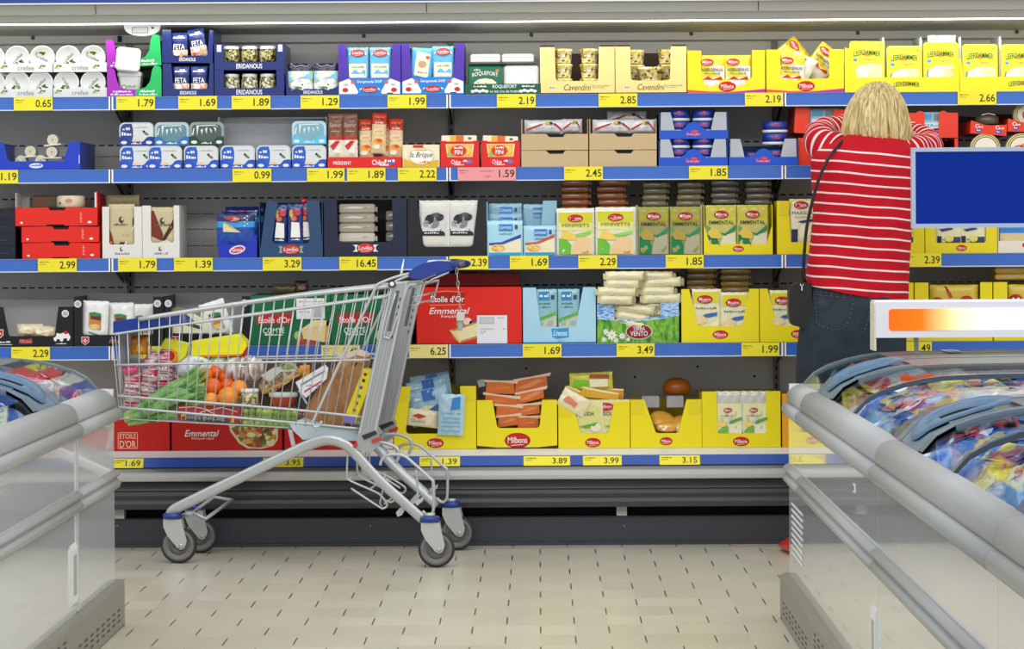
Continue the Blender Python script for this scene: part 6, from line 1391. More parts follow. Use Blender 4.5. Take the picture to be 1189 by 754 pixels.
for i in range(8):                                # front wires
    w0 = -.15 + .043 * i; a = cl(136, 390, -.1); b = cl(143, 485, -.1)
    g = G(); g.tube([(a.x, w0 * 1.2, a.z), (b.x, w0, b.z)], .0022, STL, 6); obj(g, 'front_wire', cart)
for i in range(8):                                # rear flap wires
    w0 = -.17 + .049 * i; a = cl(452, 340, -.1); b = cl(424, 495, -.1)
    g = G(); g.tube([(a.x, w0 * 1.2, a.z), (b.x, w0, b.z)], .0022, STL, 6); obj(g, 'rear_wire', cart)
# blue front cap and clear ad plate
a = nearp([(131, 373.5), (186, 366), (200, 377), (198, 380), (160, 383), (131, 387)], -.205); g = G(); g.prism([(q.x, q.z) for q in a], -.2, .2, CBL); obj(g, 'front_cap', cart)
a = cl(135, 389, -.19); b = cl(138, 427, -.19); g = G(); g.box(a.x + .004, a.x + .007, -.18, .18, b.z, a.z, glass_mat('C8D4E4', 1, .1, .35)); obj(g, 'ad_plate', cart)
# grey plastic tray under the basket
a = nearp([(336, 492), (350, 487), (372, 494), (420, 500), (428, 512), (400, 512), (370, 508), (352, 511), (340, 500)], -.2); g = G(); g.prism([(q.x, q.z) for q in a], -.2, .2, PLG); obj(g, 'basket_support', cart)
# brace bars with hooked ends
for sgn in (-1, 1):
    w = sgn * .262
    pts = mir(nearp([(484, 316), (462, 321), (441, 329), (436, 334), (432, 343), (400, 410), (366, 484), (363, 491), (366, 496), (371, 494.5), (373.5, 489)], -.262), w)
    g = G(); g.tube(ease(pts, 4), .0048, STL, 8); obj(g, 'brace_bar', cart)
    pts = mir(nearp([(484, 330), (478, 331), (473, 336), (455, 388), (450, 392), (447, 386), (460, 340)], -.25), sgn * .262)
    g = G(); g.tube(ease(pts, 4), .0035, STL, 8); obj(g, 'seat_link', cart)
    for P_ in ([(482, 331), (493, 328.5), (492, 331), (487, 350), (485, 354), (477, 355)], [(478, 345.5), (489, 343.5)], [(452, 360), (463, 359), (468, 340)], [(474, 336), (484, 328), (505, 319)]):
        pts = mir(nearp(P_, -.25), sgn * .235); g = G(); g.tube(pts, .0032, STL, 8); obj(g, 'seat_loop', cart)
for px, py in ((486, 352), (491, 330), (489, 343.5)):
    p = cl(px, py, -.24); g = G(); g.tube([(p.x, -.235, p.z), (p.x, .235, p.z)], .0032, STL, 8); obj(g, 'seat_loop', cart)
g = G(); p = cl(455.5, 330, -.262)
g.lathe([(.0125, 0), (.0125, -.006), (.009, -.007)], (p.x, -.262, p.z), mat('2A2A2C', .4), 'y', 18); g.lathe([(.008, -.007), (.008, -.009), (.003, -.010)], (p.x, -.262, p.z), mat('E9EAEA', .3), 'y', 14); obj(g, 'hinge_bolt', cart)
g = G(); pts = nearp([(466, 319), (467, 312), (469, 301)], -.25); g.tube(pts, [.006, .004, .0015], mat('E9EEF2', .2, coat=.6), 8); obj(g, 'lock_pin', cart)
# handle
for sgn in (-1, 1):
    a = nearp([(474, 319), (480, 312), (492, 306), (508, 303), (524, 304.5), (530, 308), (526, 313), (510, 316), (497, 322), (487, 324), (478, 323)], -.27)
    g = G(); g.prism([(q.x, q.z) for q in ease([Vector((v.x, 0, v.z)) for v in a], 3, True)], sgn * .262 - .016, sgn * .262 + .016, CBL); obj(g, 'handle_arm', cart)
p = cl(521, 309, -.27); g = G(); g.tube([(p.x, -.25, p.z), (p.x, .25, p.z)], .0155, CBL, 16); obj(g, 'handle_bar', cart)
p = cl(503, 309.5, -.2); g = G(); g.rbox(p.x - .035, p.x + .035, -.09, .09, p.z - .004, p.z + .02, .006, mat('D5DCE6', .25, coat=.5)); obj(g, 'handle_panel', cart)
g = G(); p = cl(529, 309, -.28); g.lathe([(.0145, 0), (.0145, -.012), (.008, -.014)], (p.x, -.272, p.z), mat('22305C', .3), 'y', 18); obj(g, 'handle_end_cap', cart)
# coin chain
g = G(); z0 = cl(530, 310, -.285)
for i in range(7):
    q = cl(530.5 + i * .6, 315 + i * 7.4, -.285)
    r1, r2 = .004, .0115
    pts = []
    for k in range(12):
        a = 2 * PI * k / 12; u, v = r1 * math.cos(a), r2 * math.sin(a)
        pts.append((q.x + u, q.y, q.z + v) if i % 2 == 0 else (q.x, q.y + u, q.z + v))
    g.tube(pts, .0013, mat('C9C9C4', .2, metal=.8), 6, closed=True)
obj(g, 'coin_chain', cart)
q = cl(535, 368, -.285); g = G(); g.rbox(q.x - .0135, q.x + .0135, q.y - .012, q.y + .012, q.z - .015, q.z + .015, .003, mat('C4C2BA', .35)); q2 = cl(534.5, 380, -.285); g.rbox(q2.x - .007, q2.x + .007, q2.y - .004, q2.y + .004, q2.z - .012, q.z - .014, .002, mat('AEB2B2', .3, metal=.5)); obj(g, 'coin_lock', cart)
# rear bumper loops and crate rack
for sgn in (-1, 1):
    for P_, r in (([(441, 541), (443, 534), (450, 529), (460, 528), (470, 530.5), (478, 537), (499, 556), (503, 562), (503, 590), (501, 597), (496, 599), (490, 594)], .0055), ([(483, 546), (484, 560), (485, 583)], .0035)):
        pts = mir(nearp(P_, -.245), sgn * .235); g = G(); g.tube(ease(pts, 4), r, STL, 8); obj(g, 'bumper_loop', cart)
    a = mir(nearp([(481, 583), (492, 577), (491, 582), (484, 588)], -.245), 0); g = G(); g.prism([(q.x, q.z) for q in a], sgn * .235 - .004, sgn * .235 + .004, STL); obj(g, 'loop_bracket', cart)
    a = mir(nearp([(459, 596), (466, 588), (471, 590), (466, 599), (461, 601)], -.245), 0); g = G(); g.prism([(q.x, q.z) for q in a], sgn * .22 - .01, sgn * .22 + .01, STL); obj(g, 'foot_tab', cart)
for w, P_ in ((-.21, [(404, 530), (403.5, 552), (407, 558), (436, 571), (444, 577), (450, 586), (446, 590), (440, 588), (408, 567)]), (-.12, [(411, 534), (412, 552), (418, 558), (436, 567), (452, 577), (455, 582), (451, 586), (445, 584)]),
              (.0, [(411, 534), (412, 552), (418, 558), (436, 567), (452, 577)]), (.12, [(411, 534), (412, 552), (418, 558), (436, 567), (452, 577)]), (.21, [(411, 534), (412, 552), (418, 558), (436, 567), (452, 577), (455, 582), (451, 586), (445, 584)])):
    pts = mir(nearp(P_, -.2), w); g = G(); g.tube(ease(pts, 4), .0038, STL, 8); obj(g, 'crate_rack_wire', cart)
for px, py in ((406, 556), (430, 568), (447, 585)):
    p = cl(px, py, -.2); g = G(); g.tube([(p.x, -.21, p.z), (p.x, .21, p.z)], .0036, STL, 8); obj(g, 'crate_rack_wire', cart)
g = G(); P_ = [(446, 548), (447, 556), (441, 585), (444, 588)]; g.tube(mir(nearp(P_, -.2), -.2), .003, STL, 8); obj(g, 'crate_rack_wire', cart)
g = G()
for sgn in (-1, 1):
    pts = mir(nearp([(421, 520), (424, 516), (440, 514), (452, 516), (461, 521), (463, 530), (459, 538)], -.2), sgn * .2); g.tube(ease(pts, 4), .006, STL, 8)
pts = nearp([(430, 516)], -.2)[0]; g.tube([(pts.x, -.2, pts.z), (pts.x, .2, pts.z)], .006, STL, 8)
obj(g, 'rear_link', cart)
# front foot stand
pts = [cl(a, b, -.1) for a, b in [(214, 598), (226, 595), (240, 602)]]
g = G(); z = pts; ring_ = [Vector((z[1].x, -.13, z[1].z)), Vector((z[2].x, -.13, z[2].z)), Vector((z[2].x + .055, .1, z[2].z + .045)), Vector((z[1].x + .03, .1, z[1].z + .035))]
g.tube(ring_, .0065, STL, 8, closed=True); g.tube([Vector((z[0].x - .0, -.13, z[0].z)), ring_[0]], .009, STL, 8); obj(g, 'foot_stand', cart)
# casters
def caster(px, py, w, tilt):
    """px,py: wheel contact seen in the photo"""
    p = cl(px, py, w); R = .0635
    e = empty('caster', (p.x, w, 0)); e.parent = cart; e.rotation_euler = (0, 0, tilt)
    g = G(); prof = [(R * .60, -.014), (R * .9, -.0155), (R * .985, -.010), (R, 0), (R * .985, .010), (R * .9, .0155), (R * .60, .014)]
    g.lathe(prof, (0, 0, R), RUB, 'y', 40)
    g.lathe([(R * .86, -.0157), (R * .86, -.0165), (R * .66, -.0165), (R * .66, -.0155)], (0, 0, R), RUBL, 'y', 36)
    g.lathe([(R * .62, -.0145), (R * .45, -.017), (R * .2, -.017), (R * .2, .017), (R * .45, .017), (R * .62, .0145)], (0, 0, R), mat('55554F', .5), 'y', 30)
    obj(g, 'wheel', e)
    g = G(); top = .158
    for sg in (-1, 1):
        yy = sg * .022
        g.prism([(-.052, top), (.012, top), (.016, top - .02), (.030, R + .018), (.0265, R + .004), (.020, R - .010), (.008, R - .014), (-.004, R - .006), (-.038, R + .035), (-.052, top - .028)], yy - .0015, yy + .0015, mat('BFC3C1', .35, metal=.4))
    g.box(-.052, .012, -.0235, .0235, top - .003, top, mat('BFC3C1', .35, metal=.4))
    g.lathe([(.0085, -.0235), (.0085, -.0275), (.005, -.029)], (.010, 0, R), mat('B9BBB8', .3, metal=.6), 'y', 14)
    obj(g, 'fork', e)
    g = G(); g.lathe([(.0300, top), (.0345, top + .002), (.0345, top + .015), (.030, top + .019)], (-.022, 0, 0), CBL, 'z', 28); g.lathe([(.018, top + .019), (.018, top + .030)], (-.022, 0, 0), STL, 'z', 20); obj(g, 'swivel_ring', e)
caster(208, 655.4, -WFt, .06); caster(233, 643, WFt, .0); caster(507, 659, -WR, .05); caster(531, 639, WR, 0)

# ================================================================ groceries in the cart
def cput(g, name, px, py, w, label, cat, group=None, rot=(0, 0, 0), k=None):
    """origin seen at photo point px,py on lateral plane w; g in photo px"""
    q = cl(px, py, w); W = Vector((CO.x + q.x * cA + w * sA, CO.y - q.x * sA + w * cA, q.z))
    return obj(g, name, None, W, (rot[0], rot[1], rot[2] - CA), (10.1 / F) if k is None else k, label, cat, group)
def cprism(pts, d, mt): g = G(); g.prism([(x, -z) for x, z in pts], 0, d, mt); g.disp = lambda x, z: 0; return g
ctn = mat('F2EE10', .3, coat=.4); ORJ = mat('F0921C', .35, coat=.3)
g = cprism([(0, 22), (1, 5), (55, -3), (64, 6), (65, 12), (60, 20), (52, 21)], 24, ctn); g.poly([(0, -22), (52, -21), (60, -20), (58, -22.6), (30, -24), (2, -23.6)], mat('E87820', .4), -3); g.poly([(60, -20), (65, -12), (67, -13), (63, -24), (58, -23)], mat('B01818', .4), -2)
cput(g, 'juice_carton', 222, 391, -.05, 'bright yellow carton lying on top of the groceries in the cart', 'carton')
g = cprism([(2, 10), (7, 1), (34, 8), (30, 22), (22, 29), (10, 28), (0, 24)], 22, ctn); g.poly([(0, -24), (10, -28), (22, -29), (21, -17), (14, -13), (4, -14)], ORJ, 1); g.ell(12, -21.5, 6, 6, mat('C41A12', .35), 2, 20); g.ell(12, -21.5, 7.4, 7.4, mat('E8B02A', .4), 1.5, 20)
cput(g, 'juice_carton', 185, 392, -.07, 'yellow carton with orange end and red circle, tilted above the red bottles', 'carton')
g = G().pouch(20, 22, 6, [(22, mat('F09A1E', .3, coat=.4))], wr=1.2, seed=91, p=4); g.ell(12, 8, 4, 5, mat('F6C848'), 1)
cput(g, 'snack_bag', 152, 412, -.06, 'small orange bag at the front of the cart above the red bottles', 'bag')
def bottle(r, h, seed):
    m_ = mix_mat(['B8123C', 'D8305A', 'E8D8DC', '8E1030', 'F0E4E6'], 26, .2, 'noise', stretch=(.3, .3, 2.6), coat=.7)
    g = G(); g.lathe([(r * .8, 0), (r, 2), (r, h * .7), (r * .9, h * .82), (r * .5, h * .93), (r * .45, h)], (0, 0, 0), m_, 'z', 22)
    g.disp = lambda x, z: -math.sqrt(max(.1, r * r - x * x)) - .1
    g.txt('TOMATE', 0, h * .24, r * 1.5, 5.4, mat('F2E6E8', .4), 2, bold=.02); g.rect(-r * .8, h * .33, r * .8, h * .36, WHITE, 2); g.rect(-r * .8, h * .13, r * .8, h * .15, WHITE, 2); g.scr(-r * .7, r * .7, h * .5, 3, WHITE, 2)
    return g
for j, (x, y, w, r, h, rt, lab) in enumerate([(153, 474, -.08, 10, 52, (0, .06, 0), 'front one with the glossy cap'), (171, 466, -.07, 10, 60, (0, .12, 0), 'second from the front, leaning'), (191, 449, -.06, 10, 44, (0, .0, 0), 'behind under the tilted yellow carton'), (206, 446, -.02, 8, 40, (0, 0, 0), 'rear one, darkest')]):
    cput(bottle(r, h, j), 'red_bottle', x, y, w, 'pink red striped bottle in the cart front, %s' % lab, 'bottle', 'pink red striped bottles', rt)
g = G(); g.sphere((0, 0, 0), 10, mat('E0487A', .1, coat=1), sz=.7); cput(g, 'plastic_wrap', 151, 430, -.1, 'shiny pink plastic wrap bulging over the front red bottle', 'plastic wrap')
g = G(); g.sphere((0, 0, 0), 20, mix_mat(['EFF2F6', 'C8D0E4', 'F6F8FA', 'AEBBD8'], 12, .2, coat=.6, bump=.4), sz=.75, sx=1.15, n=22, m_=14); cput(g, 'produce_bag', 226, 427, -.03, 'white blue crinkled plastic bag under the lying yellow carton', 'plastic bag')
g = G(); g.sphere((0, 0, 0), 17, mix_mat(['BFD8B8', '8DB88A', 'DDE8DA', '6FA070'], 18, .3, coat=.5, bump=.6), sz=1.15, n=22, m_=14); cput(g, 'salad_bag', 254, 427, .0, 'pale green salad in a clear bag behind the oranges', 'salad bag')
g = G(); g.lathe([(3, -2), (12, 0), (16, 7), (16.5, 28), (15, 38), (10, 44), (4, 45)], (0, 0, 0), mix_mat(['A98E80', 'D8CEC8', '7A5A4E', 'F2F0EE', 'A08878'], 9, .12, coat=1, stretch=(3, 1, 1)), 'x', 24); cput(g, 'bread_bag', 262, 429, -.02, 'loaf in shiny clear and brown plastic behind the oranges', 'bread')
ORN = mat('F08A1A', .4, coat=.3); ORN2 = mat('EE6414', .4, coat=.3)
def orange(r, m_):
    g = G(); g.sphere((0, 0, 0), r, m_, 20, 12, sz=.96); return g
for j, (x, y, r, m_, w, lab) in enumerate([(238.5, 435, 9, ORN, -.07, 'upper left one by the white bag'), (250, 432, 9, ORN2, -.04, 'upper one behind, deep orange'), (261, 438, 9, ORN2, -.03, 'under the salad bag'), (246.5, 449.5, 11, ORN2, -.10, 'reddish one in the middle left'), (264, 448, 9, ORN2, -.07, 'reddish one in the centre'), (277.5, 451, 10, mat('F2982A', .4, coat=.3), -.10, 'right one beside the jar'), (265, 461, 12.2, mat('F09428', .4, coat=.3), -.135, 'largest one low in front'), (245, 464, 8.4, mat('F2A040', .4, coat=.3), -.14, 'lowest one above the meat tray'), (229, 441, 9, ORN, -.06, 'leftmost one beside the leeks')]):
    cput(orange(r, m_), 'orange', x, y, w, 'orange fruit in the cart, %s' % lab, 'orange', 'oranges in the cart')
# leeks
LK = mix_mat(['4A8636', '74A858', '8FC070', '3A6E30'], 16, .45, stretch=(1, 2, 2)); LKP = mat('DDE8C0', .4)
for j, (pts, w, lab) in enumerate([([(146, 483), (168, 470), (196, 453), (218, 442), (232, 432)], -.13, 'upper one reaching the oranges'), ([(146, 487), (172, 478), (204, 462), (226, 452), (238, 449)], -.145, 'middle one'), ([(150, 491), (178, 486), (206, 477), (228, 464), (240, 456)], -.12, 'lower one')]):
    g = G(); L_ = [cl(a, b, w) for a, b in pts]; W3 = [Vector((CO.x + q.x * cA + w * sA, CO.y - q.x * sA + w * cA, q.z)) for q in L_]
    o0 = W3[0].copy(); W3 = [q - o0 for q in W3]
    g.tube(ease(W3, 5), [.012 + .004 * i / 20 for i in range(21)], LK, 10, flat=.6)
    g2 = G()
    for q in range(3):
        d = Vector((0, .010 * (q - 1), .011 * ((q * 2) % 3 - 1)))
        g.tube(ease([W3[1] + d * .3, W3[2] + d, W3[3] + d * 1.8, W3[4] + d * 2.6 + Vector((.012 * (q % 3), 0, .01))], 4), [.0145 - .0008 * i for i in range(13)], LK, 8, flat=.3)
    g.tube([W3[0] - (W3[1] - W3[0]) * .05, W3[0], W3[0] + (W3[1] - W3[0]) * .35], .0125, mat('A8C878', .4), 10)
    obj(g, 'leek', None, o0, None, 1, 'green leek lying in the cart front, %s' % lab, 'leek', 'leeks')
g = G().pouch(46, 12, 3, [(12, mat('D4DCE0', .12, coat=1))], wr=1.2, seed=14, p=3); cput(g, 'plastic_film', 190, 462, -.05, 'clear crinkled plastic film lying behind the leeks', 'plastic film', rot=(.2, -.42, 0))
# meat tray
g = G(); g.rbox(0, 74, 0, 55, 0, 18, 2, mat('A8343A', .15, coat=1)); g.disp = lambda x, z: 0; g.rect(4, .5, 64, 8, mat('4A4E50', .3, coat=.5), 1); g.txt('VIANDE FRANCAISE', 33, 4.4, 46, 4, mat('C9CFD2', .4), 2); g.poly([(2, 14), (20, 16), (38, 13), (52, 17), (70, 13), (70, 14), (52, 18), (38, 14), (20, 17), (2, 15)], mat('F0D4D4', .2, coat=1), 1); g.poly([(24, 9), (34, 14), (46, 9), (44, 9), (34, 13), (26, 9)], mat('F4E4E4', .3), 2)
g.rect(5, 1, 10, 7, mat('E8C030'), 2); g.ell(8, 3, 2.4, 2, mat('C8282A'), 3); g.rect(62, 1, 67, 9, mat('E8C030'), 2); g.ell(62, 4, 2.4, 2, mat('C8282A'), 3)
cput(g, 'meat_tray', 205, 488, -.15, 'red packed meat tray with dark label low in the cart', 'meat tray', rot=(0, .06, 0))
# jar with white lid
e_g = G(); e_g.lathe([(8.5, 0), (10, 1.5), (10, 13), (9, 15)], (0, 0, 0), mix_mat(['8E7A3A', 'C8B47A', '5E6A2A', 'E0D4A8'], 110, .2, 'voronoi', coat=.8, sharp=True), 'z', 22); e_l = G(); e_l.lathe([(10, 15), (10.6, 15.5), (10.6, 18.6), (10, 19.2)], (0, 0, 0), mat('ECECE8', .3), 'z', 22)
q = cl(290, 471, -.13); W = Vector((CO.x + q.x * cA - .13 * sA, CO.y - q.x * sA - .13 * cA, q.z)); e = empty('food_jar', W, (0, 0, -CA), 'small glass jar with white lid beside the oranges in the cart', 'jar'); obj(e_g, 'glass_body', e, (0, 0, 0), None, 10.1 / F); obj(e_l, 'lid', e, (0, 0, 0), None, 10.1 / F)
# red tub with clear lid
g = G(); g.lathe([(13, 0), (15.5, 10), (16, 11)], (0, 0, 0), mat('B8381E', .25, coat=.6), 'z', 26); g.lathe([(16.6, 11), (17, 12), (17, 15), (15, 16.4), (8, 17)], (0, 0, 0), mat('B9BDBA', .12, coat=1), 'z', 26); cput(g, 'sauce_tub', 329, 472, -.12, 'round red tub with clear grey lid in the cart', 'tub')
# bag of nuts
g = cprism([(0, 26), (6, 10), (22, 0), (34, -2), (44, 6), (48, 12), (20, 30), (6, 34)], 30, mix_mat(['7A5A38', 'A88A60', '5A4028', 'C9B48C', 'B8A480'], 35, .2, 'noise', coat=.8, bump=.5)); g.poly([(4, -33), (48, -12.5), (48, -10.5), (3, -31)], mat('D8942A', .4), 1); g.poly([(3, -12), (18, -3), (36, -1), (44, -7), (26, -8), (12, -20)], mat('C8CCC0', .1, coat=1), 1); g.ell(34, -3, 8, 3, mat('7E9A5A', .4), 2)
cput(g, 'seed_bread', 300, 424, -.09, 'brown seeded bread in clear film with an orange edge in the cart', 'bread')
g = cprism([(0, 14), (2, 4), (38, -14), (46, -6), (46, 10), (10, 26), (2, 24)], 40, mat('5A4230', .5)); cput(g, 'brown_pack', 300, 448, -.06, 'dark brown pack under the seeded bread in the cart', 'pack')
# grapes punnet
pun = empty('grape_punnet', (0, 0, 0), None, 'clear punnet of green grapes low in the cart under the glass jar', 'grapes')
q = cl(280, 496, -.15); W = Vector((CO.x + q.x * cA - .15 * sA, CO.y - q.x * sA - .15 * cA, q.z)); pun.location = W; pun.rotation_euler = (0, .05, -CA)
k_ = 10.1 / F; rr = random.Random(3)
for j in range(51):
    g = G(); r = rr.uniform(3.8, 4.6); g.sphere((0, 0, 0), r, mat(rr.choice(['C0DA62', 'B0CC52', 'D0E27C']), .25, coat=.6), 12, 8, sz=1.1)
    obj(g, 'grape', pun, ((4 + (j % 9) * 7 + rr.uniform(-1, 1)) * k_, (5 + 12 * (j // 27) + rr.uniform(0, 3)) * k_, (4.6 + 6.4 * ((j // 9) % 3) + rr.uniform(-.5, .5)) * k_), None, k_)
g = G(); g.rbox(-1, 65, 0, 40, -.4, 25, 3, glass_mat('F4FAF0', 1, .05, .03)); obj(g, 'plastic_box', pun, (0, 0, 0), None, k_)
# white leaflet, paper bag, yellow box
g = cprism([(0, 12), (34, -8), (38, -4), (36, 8), (12, 30), (6, 24)], 6, mat('E9EAEC', .2, coat=.7)); g.poly([(6, -14), (34, 2), (34, 0), (6, -17)], mat('8A8E94', .4), 1); g.poly([(10, -22), (30, -10), (30, -12), (10, -24.4)], mat('C84A4A', .4), 1); g.scr(12, 28, -16, 2, mat('7A8090'), 1)
cput(g, 'white_pack', 343, 432, -.14, 'white printed film pack leaning on the brown paper bag', 'pack')
PBG = mix_mat(['9A6A3E', 'A8764A', '8E6036', 'B08050'], 14, .55, stretch=(1, 1, .6), bump=.4)
g = cprism([(0, 80), (4, 62), (30, 22), (44, 8), (60, 2), (74, 5), (72, 16), (60, 50), (50, 84), (20, 84)], 50, PBG); g.poly([(44, -8), (60, -2), (74, -5), (70, -10), (58, -8), (50, -14)], mat('B98A5A', .6), 1); g.poly([(58, -11), (66, -9), (62, -14)], mat('4E3018'), 2); g.poly([(40, -14), (52, -22), (56, -40), (53, -38), (50, -24)], mat('AD7C50', .6), 1)
cput(g, 'paper_bag', 350, 412, -.12, 'large brown paper bag standing at the rear of the cart', 'paper bag')
g = cprism([(0, 4), (10, 0), (26, -5), (38, -2), (40, 6), (22, 6)], 30, mat('DCD3C4', .5)); cput(g, 'paper_wrap', 386, 412, -.02, 'pale crumpled paper on top of the brown paper bag', 'paper')
g = cprism([(0, 66), (25, 4), (38, 9), (14, 68)], 30, mat('EFDD22', .35, coat=.3)); 
for j, (a, b, c_) in enumerate([(27, 11, '8A3A1E'), (25, 18, '4A2A1A'), (22, 26, '7A4AA0'), (20, 36, '5A8A3A'), (17, 44, 'C84A2A'), (14, 52, '8A3A1E')]): g.ell(a, -b, 2, 2, mat(c_, .4), 1, 10)
g.poly([(0, -66), (14, -68), (16, -60), (4, -56)], mat('8A7AC8', .4), 1)
cput(g, 'yellow_box', 397, 424, -.14, 'narrow yellow box with small pictures leaning behind the paper bag', 'box')
g = cprism([(0, 60), (22, 4), (30, 8), (16, 62)], 30, mat('A88A70', .4)); cput(g, 'brown_box', 412, 428, -.1, 'narrow beige brown box between the yellow box and the cart post', 'box')
g = G().pouch(12, 16, 2, [(16, mat('E0962A', .3))], wr=1, seed=6, p=3); cput(g, 'snack_bag', 348, 440, .04, 'small orange tipped pack behind the white film pack', 'bag')
g = cprism([(0, 20), (6, 0), (26, 6), (30, 22), (12, 30)], 16, mat('2E3436', .15, coat=1)); g.poly([(6, -4), (16, -20), (17, -18), (8, -3)], WHITE, 1); cput(g, 'dark_pack', 340, 450, -.1, 'dark shiny pack between the red tub and the paper bag', 'pack')
# ================================================================ island freezers
FW = mat('E2E5E5', .12, coat=.8, spec=.6); RAIL = mat('A2A5A4', .42); LID = mat('6A7B82', .35, coat=.3); HND = glass_mat('A8C8E8', 1, .1, .45); HNDB = mat('557592', .35)
BASE = mat('8C8B80', .4, metal=.2); INN = mat('C9CDD0', .4); GAP = mat('33383A', .5); SEAL = mat('3E4C58', .3, coat=.4)
TH_GL = glass_mat('EDF3F6', 1.0, .015, 0.0, .32)
ARC = [(.045, .702), (.075, .735), (.115, .757), (.17, .775), (.22, .786), (.27, .792), (.36, .796), (.7, .80), (1.0, .80)]
WID = 2.0
def arc_strip(g, sgn, X0, y0, y1, mt, th=.012, dz=0.0, arc=None, both=True):
    a = list(arc or ARC)
    if both and arc is None: a = a + [(WID - d, z) for d, z in reversed(ARC[:-1])]
    n = len(a); vs = []
    for y in (y0, y1):
        for d, z in a: vs.append((X0 + sgn * d, y, z + dz))
        for d, z in a: vs.append((X0 + sgn * d, y, z + dz - th))
    fs = []
    for i in range(n - 1):
        fs += [(i, i + 1, 2 * n + i + 1, 2 * n + i), (n + i, 3 * n + i, 3 * n + i + 1, n + i + 1), (i, n + i, n + i + 1, i + 1), (2 * n + i, 2 * n + i + 1, 3 * n + i + 1, 3 * n + i)]
    fs += [(0, 2 * n, 3 * n, n), (n - 1, 2 * n - 1, 4 * n - 1, 3 * n - 1)]
    g.add(vs, fs, mt, False)
def ext_y(g, sgn, X0, prof, y0, y1, mt, smooth=False):
    if mt is RAIL:
        prof = [(q.x, q.y) for q in ease([Vector((a, b, 0)) for a, b in prof], 4)]; smooth = True
    n = len(prof)
    vs = [(X0 + sgn * d, y0, z) for d, z in prof] + [(X0 + sgn * d, y1, z) for d, z in prof]
    g.add(vs, [tuple(range(n)), tuple(range(2 * n - 1, n - 1, -1))] + [(i, i + n, (i + 1) % n + n, (i + 1) % n) for i in range(n)], mt, smooth)
def arcz(d):
    for (a, b), (c_, e_) in zip(ARC, ARC[1:]):
        if a <= d <= c_: return b + (e_ - b) * (d - a) / (c_ - a)
    return .8
def freezer(sgn, X0, y0, y1, endcap, label, lidlabels, nm):
    e = empty('chest_freezer', (X0 + sgn * 1.0, (y0 + y1) / 2, 0), None, label, 'chest freezer', 'island freezer units')
    Lc = -Vector(e.location)
    def part(g, name, par=None): return obj(g, name, par or e, Lc if par is None else (0, 0, 0))
    ym = y1 - endcap if endcap else y1
    # body walls
    g = G()
    for s0, X in ((sgn, X0), (-sgn, X0 + sgn * WID)):
        ext_y(g, s0, X, [(0, .12), (0, .62), (.045, .70), (.06, .68), (.06, .45), (.06, .12)], y0, y1, FW)
    g.box(min(X0, X0 + sgn * WID) + .06, max(X0, X0 + sgn * WID) - .06, y0, y1, .62, .668, INN)
    if endcap: g.box(min(X0, X0 + sgn * WID) + .0, max(X0, X0 + sgn * WID) - .0, y1, y1 + .03, .12, .705, FW)
    part(g, 'body')
    for s0, X in ((sgn, X0), (-sgn, X0 + sgn * WID)):
        g = G()
        segs = [(y0, ym)] + ([(ym, y1 + .03)] if endcap else [])
        for a, b in segs:
            ext_y(g, s0, X, [(0, .608), (-.013, .612), (-.02, .622), (-.021, .636), (-.014, .647), (-.004, .650), (0, .652)], a + .003, b - (.003 if not (endcap and b > y1) else 0), RAIL)
            ext_y(g, s0, X, [(0, .6525), (-.004, .6525), (-.006, .662), (-.002, .68), (.008, .695), (.024, .703), (.045, .705), (.052, .698), (.046, .6525)], a + .003, b - (.003 if not (endcap and b > y1) else 0), RAIL)
        part(g, 'top_rail')
        g = G()
        for a, b in segs: ext_y(g, s0, X, [(0, .408), (-.010, .410), (-.018, .418), (-.020, .430), (-.012, .438), (-.008, .442), (-.018, .452), (-.012, .462), (0, .466)], a + .003, b - .001, RAIL)
        part(g, 'bumper_rail')
        g = G(); r = .03; yb = y1 + (.055 if endcap else 0)
        ext_y(g, s0, X, [(.06, 0.002), (-.024, .002), (-.028, .012), (-.028, .128), (-.020, .136), (.06, .138)], y0, yb - .02, BASE)
        if endcap: g.lathe([(.0, .002), (.03, .002), (.03, .130), (.022, .137), (0.001, .137)], (X + s0 * .002, yb - .022, 0), BASE, 'z', 20)
        # perforations
        xx = X - s0 * .0285
        yy = y1 - .06
        for q in range(8):
            for r_ in range(3):
                ya = yy - q * .10; zq = .028 + r_ * .016
                g.add([(xx, ya, zq), (xx, ya - .05, zq), (xx, ya - .05, zq + .006), (xx, ya, zq + .006)], [(0, 1, 2, 3)], GAP)
        for q in range(5):
            for r_ in range(6):
                ya = yy - .95 - q * .10; zq = .028 + r_ * .015
                g.add([(xx, ya, zq), (xx, ya - .05, zq), (xx, ya - .05, zq + .006), (xx, ya, zq + .006)], [(0, 1, 2, 3)], GAP)
        part(g, 'plinth')
    # end-side joint strip and grip plate on the aisle face
    g = G(); X = X0 - sgn * .003; yg = ym if sgn < 0 else y0 + .12
    ext_y(g, sgn, X0, [(-.004, .14), (-.004, .41), (0, .41), (0, .14)], ym - .012, ym + .012, mat('C4C8C8', .3)); ext_y(g, sgn, X0, [(-.004, .466), (-.004, .61), (0, .61), (0, .466)], ym - .012, ym + .012, mat('C4C8C8', .3)); part(g, 'joint_strip') if sgn < 0 else None
    g = G(); ext_y(g, sgn, X0, [(-.006, .17), (-.006, .315), (0, .33), (0, .16)], yg - .11, yg - .02, mat('E6E8E7', .3)); ext_y(g, sgn, X0, [(-.0065, .19), (-.0065, .30), (-.006, .30), (-.006, .19)], yg - .09, yg - .04, mat('A9ABAA', .4)); part(g, 'grip_plate')
